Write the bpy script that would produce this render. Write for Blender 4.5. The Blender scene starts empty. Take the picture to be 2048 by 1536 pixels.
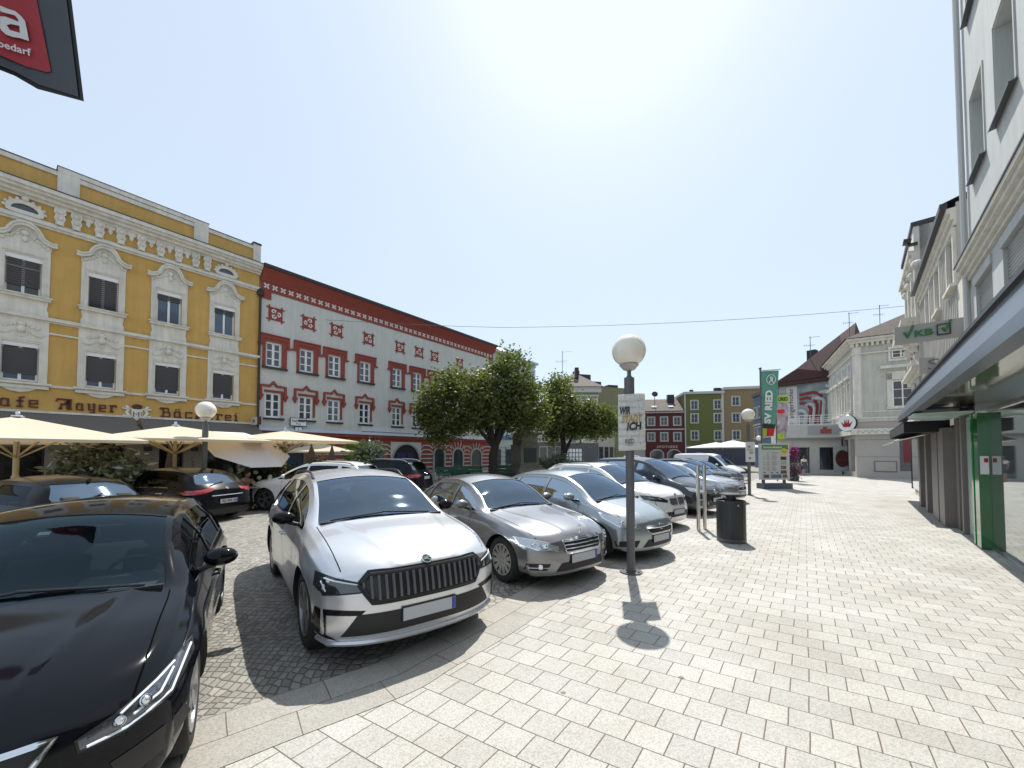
import bpy, bmesh, math, random
from mathutils import Vector, Matrix
from mathutils.bvhtree import BVHTree
R=math.radians
C=bpy.context.scene.collection
sc=bpy.context.scene
# ---------------- camera, sky, sun, exposure ----------------
F=780.0; PITCH=R(1.8); V0=907-F*math.tan(PITCH); CH=1.85
cd=bpy.data.cameras.new('camera'); cam=bpy.data.objects.new('camera',cd); C.objects.link(cam)
cd.sensor_width=36; cd.lens=F/2048*36; cd.shift_y=(V0-768)/2048; cd.clip_start=.05; cd.clip_end=3000
cam.location=(0,0,CH); cam.rotation_euler=(math.pi/2+PITCH,0,0); sc.camera=cam
SUN_EL=R(58); SUN_AZ=R(14)
w=bpy.data.worlds.new('World'); sc.world=w; w.use_nodes=True
nt=w.node_tree; sky=nt.nodes.new('ShaderNodeTexSky'); sky.sky_type='NISHITA'; sky.sun_disc=False
sky.sun_elevation=SUN_EL; sky.sun_rotation=SUN_AZ; sky.altitude=400; sky.air_density=1.0; sky.dust_density=1.6; sky.ozone_density=1.0
# summer haze: the glow round the sun is held down and the blue is paled evenly
vm=nt.nodes.new('ShaderNodeVectorMath'); vm.operation='MINIMUM'; vm.inputs[1].default_value=(7.7,8.3,8.7); nt.links.new(sky.outputs[0],vm.inputs[0])
mxw=nt.nodes.new('ShaderNodeMix'); mxw.data_type='RGBA'; mxw.inputs['Factor'].default_value=.70; mxw.inputs['B'].default_value=(5.2,6.05,7.0,1); nt.links.new(vm.outputs[0],mxw.inputs['A'])
nt.links.new(mxw.outputs['Result'],nt.nodes['Background'].inputs[0]); nt.nodes['Background'].inputs[1].default_value=.13
ld=bpy.data.lights.new('sun','SUN'); ld.energy=5.0; ld.angle=R(.53); ld.color=(1,.96,.9)
sun=bpy.data.objects.new('sun',ld); C.objects.link(sun)
sd=Vector((math.sin(SUN_AZ)*math.cos(SUN_EL),math.cos(SUN_AZ)*math.cos(SUN_EL),math.sin(SUN_EL)))
sun.rotation_euler=sd.to_track_quat('Z','Y').to_euler(); sun.location=(0,0,40)
sc.view_settings.view_transform='Standard'; sc.view_settings.look='None'; sc.view_settings.exposure=.27; sc.view_settings.gamma=1
# ---------------- pixel to world ----------------
def ray(u,v):
    x=(u-1024)/F; z=-(v-V0)/F
    return Vector((x,math.cos(PITCH)-z*math.sin(PITCH),math.sin(PITCH)+z*math.cos(PITCH)))
def gp(u,v):
    r=ray(u,v); r=r*(CH/-r.z); return Vector((r.x,r.y,.006))
def at(u,v,D):
    r=ray(u,v); r=r*(D/r.y); return Vector((r.x,r.y,r.z+CH))
class Fac:
    """vertical plane: x along d, -y out to the street, z up"""
    def __init__(s,P,d):
        d=Vector((d[0],d[1])).normalized(); s.P=Vector((P[0],P[1])); s.d=d; s.n=Vector((-d.y,d.x)); s.rz=math.atan2(d.y,d.x)
    def sz(s,u,v,y=0):
        r=ray(u,v); r2=Vector((r.x,r.y)); P=s.P+s.n*y
        t=P.dot(s.n)/r2.dot(s.n); return ((r2*t-s.P).dot(s.d), r.z*t+CH)
    def s(s_,u,v=900,y=0): return s_.sz(u,v,y)[0]
    def yz(s,u,v,sx):   # on the plane perpendicular to the facade at s=sx -> (y,z)
        r=ray(u,v); r2=Vector((r.x,r.y)); P=s.P+s.d*sx
        t=P.dot(s.d)/r2.dot(s.d); return ((r2*t-s.P).dot(s.n), r.z*t+CH)
    def w(s,x,y,z=0): p=s.P+s.d*x+s.n*y; return Vector((p.x,p.y,z))
# ---------------- materials ----------------
MC={}
def mat(name,col,rough=.6,metal=0,var=0,vs=3,bump=0,bs=60,coat=0,emit=0,spec=.5,trans=0,streak=0):
    if name in MC: return MC[name]
    m=bpy.data.materials.new(name); m.use_nodes=True; n=m.node_tree.nodes; l=m.node_tree.links; b=n['Principled BSDF']
    b.inputs['Base Color'].default_value=(*col,1); b.inputs['Roughness'].default_value=rough; b.inputs['Metallic'].default_value=metal
    b.inputs['Coat Weight'].default_value=coat; b.inputs['Coat Roughness'].default_value=.03; b.inputs['Specular IOR Level'].default_value=spec
    if trans: b.inputs['Transmission Weight'].default_value=trans
    tc=n.new('ShaderNodeTexCoord')
    if var:
        t=n.new('ShaderNodeTexNoise'); t.inputs['Scale'].default_value=vs; t.inputs['Detail'].default_value=6; t.inputs['Roughness'].default_value=.65
        l.new(tc.outputs['Object'],t.inputs['Vector'])
        r=n.new('ShaderNodeValToRGB'); r.color_ramp.elements[0].position=.3; r.color_ramp.elements[1].position=.7
        r.color_ramp.elements[0].color=(*[c*(1-var) for c in col],1); r.color_ramp.elements[1].color=(*[min(1,c*(1+var)) for c in col],1)
        l.new(t.outputs[0],r.inputs[0]); l.new(r.outputs[0],b.inputs['Base Color'])
        if streak: # rain streaks and grime running down the wall
            mp=n.new('ShaderNodeMapping'); mp.inputs['Scale'].default_value=(3.2,3.2,.28); l.new(tc.outputs['Object'],mp.inputs['Vector'])
            t2=n.new('ShaderNodeTexNoise'); t2.inputs['Scale'].default_value=1.6; t2.inputs['Detail'].default_value=7; t2.inputs['Roughness'].default_value=.7; l.new(mp.outputs[0],t2.inputs['Vector'])
            r2=n.new('ShaderNodeValToRGB'); r2.color_ramp.elements[0].position=.40; r2.color_ramp.elements[1].position=.62; r2.color_ramp.elements[0].color=(1-streak,1-streak,1-streak*1.1,1); r2.color_ramp.elements[1].color=(1,1,1,1); l.new(t2.outputs[0],r2.inputs[0])
            mx=n.new('ShaderNodeMix'); mx.data_type='RGBA'; mx.blend_type='MULTIPLY'; mx.inputs['Factor'].default_value=1; l.new(r.outputs[0],mx.inputs['A']); l.new(r2.outputs[0],mx.inputs['B']); l.new(mx.outputs['Result'],b.inputs['Base Color'])
    if bump:
        t=n.new('ShaderNodeTexNoise'); t.inputs['Scale'].default_value=bs; t.inputs['Detail'].default_value=4
        l.new(tc.outputs['Object'],t.inputs['Vector'])
        bp=n.new('ShaderNodeBump'); bp.inputs['Strength'].default_value=bump; bp.inputs['Distance'].default_value=.02
        l.new(t.outputs[0],bp.inputs['Height']); l.new(bp.outputs[0],b.inputs['Normal'])
    if emit: b.inputs['Emission Color'].default_value=(*col,1); b.inputs['Emission Strength'].default_value=emit
    MC[name]=m; return m
def glassmat(name,tint,base=.04,rough=.02,gc=(.95,.97,1)):
    m=bpy.data.materials.new(name); m.use_nodes=True; n=m.node_tree.nodes; l=m.node_tree.links; n.remove(n['Principled BSDF'])
    t=n.new('ShaderNodeBsdfTransparent'); t.inputs[0].default_value=(*tint,1); g=n.new('ShaderNodeBsdfGlossy'); g.inputs['Roughness'].default_value=rough
    g.inputs[0].default_value=(*gc,1)
    fr=n.new('ShaderNodeFresnel'); fr.inputs[0].default_value=1.6; a=n.new('ShaderNodeMath'); a.inputs[1].default_value=base; a.use_clamp=True
    mx=n.new('ShaderNodeMixShader'); l.new(fr.outputs[0],a.inputs[0]); l.new(a.outputs[0],mx.inputs[0]); l.new(t.outputs[0],mx.inputs[1]); l.new(g.outputs[0],mx.inputs[2])
    l.new(mx.outputs[0],n['Material Output'].inputs[0]); return m
# ---------------- mesh builder ----------------
class MB:
    def __init__(s): s.v=[]; s.f=[]; s.m=[]; s.mats=[]; s.cur=0
    def use(s,m):
        if m not in s.mats: s.mats.append(m)
        s.cur=s.mats.index(m); return s
    def add(s,vs,fs):
        k=len(s.v); s.v+= [tuple(p) for p in vs]
        for f in fs: s.f.append([i+k for i in f]); s.m.append(s.cur)
        return s
    def box(s,x0,x1,y0,y1,z0,z1,T=None):
        vs=[Vector((x,y,z)) for z in (z0,z1) for y in (y0,y1) for x in (x0,x1)]
        if T: vs=[T@p for p in vs]
        return s.add(vs,[(0,2,3,1),(4,5,7,6),(0,1,5,4),(2,6,7,3),(0,4,6,2),(1,3,7,5)])
    def quad(s,*p): return s.add(p,[tuple(range(len(p)))])
    def tube(s,pts,r,n=8,cap=True,r2=None):
        pts=[Vector(p) for p in pts]; N=len(pts); vs=[]; fs=[]; up=None
        for i,p in enumerate(pts):
            d=(pts[min(i+1,N-1)]-pts[max(i-1,0)]).normalized()
            a=Vector((0,0,1)) if abs(d.z)<.9 else Vector((1,0,0))
            x=d.cross(a).normalized(); y=d.cross(x)
            if up is not None and x.dot(up)<0: x=-x;y=-y
            up=x
            rr=r[i] if isinstance(r,(list,tuple)) else (r if r2 is None else r+(r2-r)*i/(N-1))
            for k in range(n):
                t=2*math.pi*k/n; vs.append(p+x*rr*math.cos(t)+y*rr*math.sin(t))
        for i in range(N-1):
            for k in range(n):
                fs.append((i*n+k,i*n+(k+1)%n,(i+1)*n+(k+1)%n,(i+1)*n+k))
        if cap: fs.append(tuple(range(n))); fs.append(tuple(reversed(range((N-1)*n,N*n))))
        return s.add(vs,fs)
    def lathe(s,prof,c=(0,0,0),n=24,axis='z',T=None):
        vs=[];fs=[];c=Vector(c)
        for r,z in prof:
            for k in range(n):
                t=2*math.pi*k/n
                p=Vector((r*math.cos(t),r*math.sin(t),z)) if axis=='z' else Vector((r*math.cos(t),z,r*math.sin(t)))
                p=c+p
                vs.append(T@p if T else p)
        for i in range(len(prof)-1):
            for k in range(n): fs.append((i*n+k,i*n+(k+1)%n,(i+1)*n+(k+1)%n,(i+1)*n+k))
        return s.add(vs,fs)
    def ball(s,c,r,n=12,m=8,sc=(1,1,1)):
        prof=[]
        vs=[];fs=[]
        for i in range(m+1):
            a=math.pi*i/m
            for k in range(n):
                t=2*math.pi*k/n; vs.append((c[0]+sc[0]*r*math.sin(a)*math.cos(t),c[1]+sc[1]*r*math.sin(a)*math.sin(t),c[2]-sc[2]*r*math.cos(a)))
        for i in range(m):
            for k in range(n): fs.append((i*n+k,i*n+(k+1)%n,(i+1)*n+(k+1)%n,(i+1)*n+k))
        return s.add(vs,fs)
    def ext(s,poly,y0,y1,plane='xz',T=None):
        """extrude a 2D outline: plane xz -> depth along y, xy -> depth along z, yz -> depth along x"""
        def P(a,b,c):
            p=Vector((a,c,b)) if plane=='xz' else (Vector((a,b,c)) if plane=='xy' else Vector((c,a,b)))
            return T@p if T else p
        n=len(poly); vs=[P(a,b,y0) for a,b in poly]+[P(a,b,y1) for a,b in poly]
        fs=[tuple(range(n)),tuple(reversed(range(n,2*n)))]+[(i,(i+1)%n,n+(i+1)%n,n+i) for i in range(n)]
        return s.add(vs,fs)
    def ribbon(s,pts,wd,y0,y1,closed=False,T=None):
        """outline strip of width wd along a 2D (x,z) line, given depth"""
        n=len(pts); P=[Vector(p) for p in pts]; L=[];Rr=[]
        for i,p in enumerate(P):
            a=P[i-1] if (closed or i>0) else p; b=P[(i+1)%n] if (closed or i<n-1) else p
            d=(b-a).normalized(); q=Vector((-d.y,d.x))*wd/2; L.append(p+q); Rr.append(p-q)
        for i in range(n if closed else n-1):
            j=(i+1)%n; s.ext([L[i],L[j],Rr[j],Rr[i]],y0,y1,T=T)
        return s
    def build(s,name,m=None,parent=None,smooth=False,ang=35):
        me=bpy.data.meshes.new(name); me.from_pydata(s.v,[],s.f)
        for x in ([m] if m else s.mats): me.materials.append(x)
        if not m:
            for p,i in zip(me.polygons,s.m): p.material_index=i
        bm=bmesh.new(); bm.from_mesh(me); bmesh.ops.recalc_face_normals(bm,faces=bm.faces); bm.to_mesh(me); bm.free()
        if smooth:
            for p in me.polygons: p.use_smooth=True
            me.set_sharp_from_angle(angle=R(ang))
        o=bpy.data.objects.new(name,me); C.objects.link(o)
        if parent: o.parent=parent
        return o
def tag(o,label=None,cat=None,group=None,kind=None):
    if label: o['label']=label
    if cat: o['category']=cat
    if group: o['group']=group
    if kind: o['kind']=kind
    return o
def thing(name,label,cat,loc=(0,0,0),rz=0,group=None):
    o=bpy.data.objects.new(name,None); C.objects.link(o); o.location=loc; o.rotation_euler=(0,0,rz); return tag(o,label,cat,group)
def fthing(fac,name,label,cat,x=0,y=0,z=0,group=None):
    return thing(name,label,cat,fac.w(x,y,z),fac.rz,group)
def struct(o): o['kind']='structure'; return o
def textmesh(body,h=None,wd=None,bold=0,shear=0,spacing=1,wonk=0):
    """text as flat polygons: list of (verts2d, faces), fitted to the given height and width, origin at lower left"""
    cu=bpy.data.curves.new('t','FONT'); cu.body=body; cu.size=1; cu.offset=bold; cu.shear=shear; cu.space_character=spacing; cu.resolution_u=3
    o=bpy.data.objects.new('t',cu); C.objects.link(o); dg=bpy.context.evaluated_depsgraph_get()
    me=bpy.data.meshes.new_from_object(o.evaluated_get(dg)); vs=[(v.co.x,v.co.y) for v in me.vertices]; fs=[tuple(p.vertices) for p in me.polygons]
    bpy.data.objects.remove(o); bpy.data.curves.remove(cu); bpy.data.meshes.remove(me)
    if not vs: return [],[]
    x0=min(v[0] for v in vs);x1=max(v[0] for v in vs);y0=min(v[1] for v in vs);y1=max(v[1] for v in vs)
    sy=h/(y1-y0) if h else None; sx=wd/(x1-x0) if wd else None
    if sy is None: sy=sx
    if sx is None: sx=sy
    return [((a-x0)*sx,(b-y0)*sy) for a,b in vs],fs
def put_text(mb,body,fn,h=None,wd=None,**k):
    vs,fs=textmesh(body,h,wd,**k); mb.add([fn(a,b) for a,b in vs],fs); return mb
# shared materials
glass=mat('window_glass',(.035,.045,.055),.04,0,spec=.9,bump=.12,bs=1.3,var=.5,vs=.6)
glassb=mat('window_glass_blue',(.03,.06,.11),.05,0,spec=1,bump=.12,bs=1.3,var=.5,vs=.8)
dark=mat('dark_interior',(.008,.008,.009),.7)
white=mat('white_frame',(.75,.76,.76),.45)
blackm=mat('black_metal',(.015,.015,.017),.4)
greym=mat('grey_post_paint',(.10,.10,.105),.42,var=.08,vs=12)
steel=mat('brushed_steel',(.62,.61,.58),.28,1,bump=.1,bs=200)
chrome=mat('chrome',(.75,.76,.78),.08,1)
leafm=None
# ================= GROUND =================
def groundmat(name,kind):
    m=bpy.data.materials.new(name); m.use_nodes=True; n=m.node_tree.nodes; l=m.node_tree.links; b=n['Principled BSDF']; b.inputs['Roughness'].default_value=.78
    tc=n.new('ShaderNodeTexCoord'); N=n.new
    src=tc.outputs['UV'] if kind=='strip' else tc.outputs['Object']
    def noise(sc_,det=5,rough=.6,vec=None):
        t=N('ShaderNodeTexNoise'); t.inputs['Scale'].default_value=sc_; t.inputs['Detail'].default_value=det; t.inputs['Roughness'].default_value=rough
        l.new(vec or tc.outputs['Object'],t.inputs['Vector']); return t.outputs[0]
    def ramp(i,a,b_,p=.3,q=.7):
        r=N('ShaderNodeValToRGB'); r.color_ramp.elements[0].position=p; r.color_ramp.elements[1].position=q
        r.color_ramp.elements[0].color=(*a,1); r.color_ramp.elements[1].color=(*b_,1); l.new(i,r.inputs[0]); return r.outputs[0]
    def mix(a,b_,fac,mode='MULTIPLY'):
        x=N('ShaderNodeMix'); x.data_type='RGBA'; x.blend_type=mode
        if isinstance(fac,float): x.inputs['Factor'].default_value=fac
        else: l.new(fac,x.inputs['Factor'])
        l.new(a,x.inputs['A']); l.new(b_,x.inputs['B']); return x.outputs['Result']
    bp=N('ShaderNodeBump'); bp.inputs['Distance'].default_value=.012; bp.inputs['Strength'].default_value=.6
    if kind in('slab','strip'):
        mp=N('ShaderNodeMapping'); l.new(src,mp.inputs['Vector'])
        if kind=='slab':  # the courses are laid slightly out of square
            ds=[]
            for vv in((.8047,-.6043,0),(.512,.866,0)): q=N('ShaderNodeVectorMath'); q.operation='DOT_PRODUCT'; q.inputs[1].default_value=vv; l.new(src,q.inputs[0]); ds.append(q.outputs['Value'])
            cx=N('ShaderNodeCombineXYZ'); l.new(ds[0],cx.inputs[0]); l.new(ds[1],cx.inputs[1]); l.new(cx.outputs[0],mp.inputs['Vector'])
        # a slight wander of the joints
        wn=N('ShaderNodeTexNoise'); wn.inputs['Scale'].default_value=1.3; l.new(mp.outputs[0],wn.inputs['Vector'])
        wv=N('ShaderNodeVectorMath'); wv.operation='MULTIPLY_ADD'; l.new(wn.outputs['Color'],wv.inputs[0]); wv.inputs[1].default_value=(.02,.02,0); l.new(mp.outputs[0],wv.inputs[2])
        br=N('ShaderNodeTexBrick'); l.new(wv.outputs[0],br.inputs['Vector']); br.inputs['Scale'].default_value=1
        if kind=='slab':
            br.inputs['Brick Width'].default_value=.2405; br.inputs['Row Height'].default_value=.2365; br.inputs['Mortar Size'].default_value=.0042
            c1,c2=(.45,.438,.41),(.54,.525,.49)
        else:
            br.inputs['Brick Width'].default_value=.62; br.inputs['Row Height'].default_value=.3; br.inputs['Mortar Size'].default_value=.004; br.offset=.37
            c1,c2=(.38,.365,.33),(.46,.445,.40)
        br.inputs['Color1'].default_value=(*c1,1); br.inputs['Color2'].default_value=(*c2,1); br.inputs['Mortar'].default_value=(.15,.12,.085,1); br.inputs['Mortar Smooth'].default_value=.2
        sp=ramp(noise(75,4,.85),(.52,.51,.49),(1.0,1.0,1.0),.34,.58)
        col=mix(br.outputs['Color'],sp,.9)
        col=mix(col,ramp(noise(.9,5),(.80,.78,.74),(1,1,1),.3,.65),1.0)
        # dark chewing gum and oil spots
        vo=N('ShaderNodeTexVoronoi'); vo.inputs['Scale'].default_value=1.9; l.new(tc.outputs['Object'],vo.inputs['Vector'])
        ad=N('ShaderNodeMath'); ad.operation='ADD'; l.new(vo.outputs['Distance'],ad.inputs[0])
        nz=N('ShaderNodeMath'); nz.operation='MULTIPLY'; nz.inputs[1].default_value=.06; l.new(noise(30),nz.inputs[0]); l.new(nz.outputs[0],ad.inputs[1])
        col=mix(col,ramp(ad.outputs[0],(.40,.38,.35),(1,1,1),.07,.082),1.0)
        l.new(col,b.inputs['Base Color'])
        iv=N('ShaderNodeMath'); iv.operation='SUBTRACT'; iv.inputs[0].default_value=1; l.new(br.outputs['Fac'],iv.inputs[1])
        hh=N('ShaderNodeMath'); hh.operation='MULTIPLY_ADD'; l.new(noise(120),hh.inputs[0]); hh.inputs[1].default_value=.18; l.new(iv.outputs[0],hh.inputs[2])
        l.new(hh.outputs[0],bp.inputs['Height'])
    else:
        wn=N('ShaderNodeTexNoise'); wn.inputs['Scale'].default_value=.7; l.new(tc.outputs['Object'],wn.inputs['Vector'])
        wv=N('ShaderNodeVectorMath'); wv.operation='MULTIPLY_ADD'; l.new(wn.outputs['Color'],wv.inputs[0]); wv.inputs[1].default_value=(.8,.8,0); l.new(tc.outputs['Object'],wv.inputs[2])
        vo=N('ShaderNodeTexVoronoi'); vo.feature='DISTANCE_TO_EDGE'; vo.inputs['Scale'].default_value=12.5; vo.inputs['Randomness'].default_value=.30; l.new(wv.outputs[0],vo.inputs['Vector'])
        vc=N('ShaderNodeTexVoronoi'); vc.inputs['Scale'].default_value=12.5; vc.inputs['Randomness'].default_value=.30; l.new(wv.outputs[0],vc.inputs['Vector'])
        sc_=N('ShaderNodeSeparateColor'); l.new(vc.outputs['Color'],sc_.inputs[0])
        st=ramp(sc_.outputs[0],(.25,.24,.215),(.41,.395,.355),0,1)
        st=mix(st,ramp(noise(70,4,.7),(.72,.72,.7),(1,1,1)),.8)
        st=mix(st,ramp(noise(.35,5),(.74,.73,.7),(1,1,1),.3,.65),1.0)
        jn=ramp(vo.outputs['Distance'],(.38,.36,.32),(1,1,1),.02,.10)
        col=mix(st,jn,1.0); l.new(col,b.inputs['Base Color'])
        hr=N('ShaderNodeMath'); hr.operation='MINIMUM'; hr.inputs[1].default_value=.16; l.new(vo.outputs['Distance'],hr.inputs[0])
        hs=N('ShaderNodeMath'); hs.operation='MULTIPLY_ADD'; hs.inputs[1].default_value=5; l.new(hr.outputs[0],hs.inputs[0]); 
        n2=N('ShaderNodeMath'); n2.operation='MULTIPLY'; n2.inputs[1].default_value=.4; l.new(noise(60),n2.inputs[0]); l.new(n2.outputs[0],hs.inputs[2])
        l.new(hs.outputs[0],bp.inputs['Height']); bp.inputs['Distance'].default_value=.02
    l.new(bp.outputs[0],b.inputs['Normal']); return m
g=MB(); g.quad((-900,-60,0),(900,-60,0),(900,1500,0),(-900,1500,0)); struct(g.build('ground',groundmat('cobblestone','cobble')))
KP=[(-9,-6),(-5.2,-1.2),(-2.75,1.45),(-1.62,2.42),(-.8,3.05),(-.5,3.43),(.13,4.25),(1.42,6.2),(3.65,9.3),(7.1,13.8),(10.9,18.6),(16,25.2),(22,33),(30,45),(40,62)]
def smoothline(P,n=6):
    out=[];P=[Vector(p) for p in P]
    for i in range(len(P)-1):
        a=P[max(i-1,0)];b=P[i];c=P[i+1];d=P[min(i+2,len(P)-1)]
        for k in range(n):
            t=k/n; out.append(.5*((2*b)+(c-a)*t+(2*a-5*b+4*c-d)*t*t+(3*b-a-3*c+d)*t**3))
    out.append(P[-1]); return out
KL=smoothline(KP)
g=MB(); g.add([(p.x,p.y,.004) for p in KL]+[(70,62,.004),(70,-6,.004)],[tuple(range(len(KL)+2))]); struct(g.build('pavement',groundmat('granite_slabs','slab')))
me=bpy.data.meshes.new('kerb_strip'); vs=[];fs=[];uv=[];acc=0
for i,p in enumerate(KL):
    d=(KL[min(i+1,len(KL)-1)]-KL[max(i-1,0)]).normalized(); q=Vector((-d.y,d.x))
    if i: acc+=(p-KL[i-1]).length
    a=p+q*.6; vs+=[(p.x,p.y,.008),(a.x,a.y,.008)]; uv+=[(acc,0),(acc,.6)]
    if i: fs.append((2*i-2,2*i,2*i+1,2*i-1))
me.from_pydata(vs,[],fs); me.materials.append(groundmat('granite_strip','strip')); ul=me.uv_layers.new()
for lp in me.loops: ul.data[lp.index].uv=uv[lp.vertex_index]
o=bpy.data.objects.new('kerb_strip',me); C.objects.link(o); struct(o)
# ================= BUILDINGS =================
def wall(mb,s0,s1,z0,z1,holes,rev=.16,y=0):
    """front wall face with rectangular openings and their reveals"""
    S=sorted({s0,s1,*[h[0] for h in holes],*[h[1] for h in holes]}); Z=sorted({z0,z1,*[h[2] for h in holes],*[h[3] for h in holes]})
    S=[a for a in S if s0<=a<=s1]; Z=[a for a in Z if z0<=a<=z1]
    for i in range(len(S)-1):
        for j in range(len(Z)-1):
            cx=(S[i]+S[i+1])/2; cz=(Z[j]+Z[j+1])/2
            if any(h[0]<cx<h[1] and h[2]<cz<h[3] for h in holes): continue
            mb.quad((S[i],y,Z[j]),(S[i+1],y,Z[j]),(S[i+1],y,Z[j+1]),(S[i],y,Z[j+1]))
    for a,b,c,d in holes:
        e=y+rev
        mb.quad((a,y,c),(a,y,d),(a,e,d),(a,e,c)); mb.quad((b,y,c),(b,e,c),(b,e,d),(b,y,d))
        mb.quad((a,y,d),(b,y,d),(b,e,d),(a,e,d)); mb.quad((a,y,c),(a,e,c),(b,e,c),(b,y,c))
def shell(mb,s0,s1,z0,z1,dep):
    mb.quad((s0,0,z0),(s0,0,z1),(s0,dep,z1),(s0,dep,z0)); mb.quad((s1,0,z0),(s1,dep,z0),(s1,dep,z1),(s1,0,z1)); mb.quad((s0,dep,z0),(s0,dep,z1),(s1,dep,z1),(s1,dep,z0))
def window(par,h,cols=2,rows=1,fm=None,gm=None,y=.1,fw=.06,bar=.035,name='window',trans=0):
    a,b,c,d=h; fm=fm or white; gm=gm or glass; m=MB(); e=.003
    m.box(a+e,a+fw,y,y+.05,c+e,d-e); m.box(b-fw,b-e,y,y+.05,c+e,d-e); m.box(a+fw,b-fw,y,y+.05,c+e,c+fw); m.box(a+fw,b-fw,y,y+.05,d-fw,d-e)
    for i in range(1,cols): x=a+(b-a)*i/cols; m.box(x-fw*.6,x+fw*.6,y-.006,y+.05,c+fw,d-fw)
    for j in range(1,rows): z=c+(d-c)*j/rows; m.box(a+fw,b-fw,y+.008,y+.045,z-bar/2,z+bar/2)
    if trans: z=d-(d-c)*trans; m.box(a+fw,b-fw,y-.003,y+.05,z-.03,z+.03)
    f=m.build(name,fm,par); p=MB(); p.quad((a,y+.035,c),(b,y+.035,c),(b,y+.035,d),(a,y+.035,d)); p.build('pane',gm,f); return f
def roof_gable(mb,s0,s1,z0,zr,dep,ov=.4,hip=0):
    a=s0-.1;b=s1+.1; mb.quad((a,-ov,z0),(b,-ov,z0),(b-hip,dep/2,zr),(a+hip,dep/2,zr)); mb.quad((a,dep+ov,z0),(a+hip,dep/2,zr),(b-hip,dep/2,zr),(b,dep+ov,z0))
    if hip: mb.quad((a,-ov,z0),(a+hip,dep/2,zr),(a,dep+ov,z0)); mb.quad((b,-ov,z0),(b,dep+ov,z0),(b-hip,dep/2,zr))
    mb.quad((a,-ov,z0-.12),(b,-ov,z0-.12),(b,-ov,z0),(a,-ov,z0))
    mb.quad((a,-ov,z0-.12),(b,-ov,z0-.12),(b,0,z0-.12),(a,0,z0-.12))
# ---------- yellow cafe house ----------
LF=Fac((-12.3306,18.8213),(.596,.803))
yel=mat('yellow_plaster',(.56,.345,.10),.85,var=.09,vs=1.2,bump=.25,bs=90,streak=.10)
cream=mat('cream_stucco',(.68,.65,.58),.8,var=.10,vs=2.5,bump=.15,bs=40,streak=.16)
darkroof=mat('dark_sheet',(.03,.03,.034),.5)
YH=fthing(LF,'cafe_house','tall yellow house with white stucco scrolls over its windows and brown cafe lettering','house')
S0,S1=-9.8,-.02
SC=[-7.165,-5.27,-3.355,-1.41]; ups=[(c-.4,c+.4,7.27,8.6) for c in SC]; los=[(c-.4,c+.4,4.31,5.62) for c in SC]
shops=[(-9.2,-6.55,.25,2.75),(-5.55,-4.55,.25,2.75),(-3.55,-2.75,.05,2.75),(-2.1,-.75,.05,2.6)]
m=MB(); m.use(yel); wall(m,S0,S1,3.02,10.7,ups+los); m.use(mat('taupe_plaster',(.27,.235,.19),.8,var=.08)); wall(m,S0,S1,0,3.02,shops,rev=.25)
m.use(yel); shell(m,S0,S1,0,10.7,9); m.box(S0,S1-.05,.02,.5,10.7,11.82); m.build('wall',None,YH)
m=MB(); m.box(S0,S1,.3,.4,0.02,2.9); m.build('shop_glass',mat('cafe_glass',(.012,.013,.014),.07,spec=.8),YH)
m=MB()
for a,b,c,d in shops:
    m.box(a,a+.05,.18,.24,c,d);m.box(b-.05,b,.18,.24,c,d);m.box(a,b,.17,.25,d-.06,d)
m.build('shop_frame',blackm,YH)
m=MB() # cornices
def step_cornice(m,s0,s1,z,prof):
    for o_,a,b in prof: m.box(s0,s1,-o_,.0,z+a,z+b)
step_cornice(m,S0,S1+.02,0,[(.07,9.72,9.80),(.13,9.80,9.88),(.08,9.88,9.95),(.10,10.55,10.64),(.22,10.64,10.76),(.34,10.76,10.86),(.42,10.86,11.0)])
step_cornice(m,S0,S1+.02,0,[(.06,6.42,6.47),(.16,6.47,6.58),(.05,6.02,6.08),(.05,4.16,4.24)])
m.box(S0,S1-.03,-.04,.52,11.74,11.9); m.box(S0,S1,.0,.03,11.0,11.2)
for a,b in[(-6.5,-5.96),(-2.61,-2.1),(-.32,0)]: m.box(a,b,-.06,.5,11.0,12.06 if a<-1 else 12.0)
m.box(-6.5,-2.1,-.07,.5,11.92,12.08)
m.build('cornice',cream,YH)
m=MB(); m.box(S0,S1+.03,-.44,.1,11.0,11.03); m.box(S0,-6.5,-.06,.6,11.9,11.93);m.box(-2.1,-.3,-.06,.6,11.9,11.93);m.box(-6.52,-2.08,-.09,.5,12.08,12.10);m.box(-.34,.02,-.08,.5,12.0,12.09); m.build('roof_edge',darkroof,YH)
for u in (119,152,198,241,282,320,356,390,413):
    s=LF.s(u,425+.35*(u-50)); m=MB(); m.ext([(-.13,10.55),(.13,10.55),(.15,10.4),(.1,10.32),(.14,10.2),(.1,10.08),(.1,9.95),(-.1,9.95),(-.1,10.08),(-.14,10.2),(-.1,10.32),(-.15,10.4)],-.12,0,T=Matrix.Translation((s,0,0)))
    m.ball((s,-.12,10.42),.09,8,6); m.ball((s,-.12,10.18),.07,8,6); m.box(s-.07,s+.07,-.15,0,9.95,10.1); m.build('console',cream,YH,True)
for u0,u1 in((152,198),(198,241),(241,282),(282,320),(320,356),(356,390)):
    a=LF.s(u0,425+.35*(u0-50));b=LF.s(u1,425+.35*(u1-50));c=(a+b)/2; w_=(b-a)/2-.15
    m=MB(); m.ext([(c-w_,10.56),(c+w_,10.56),(c+w_,10.46),(c+w_*.6,10.38),(c+w_*.4,10.44),(c+.06,10.3),(c,10.2),(c-.06,10.3),(c-w_*.4,10.44),(c-w_*.6,10.38),(c-w_,10.46)],-.06,0); m.build('festoon',cream,YH)
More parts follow.
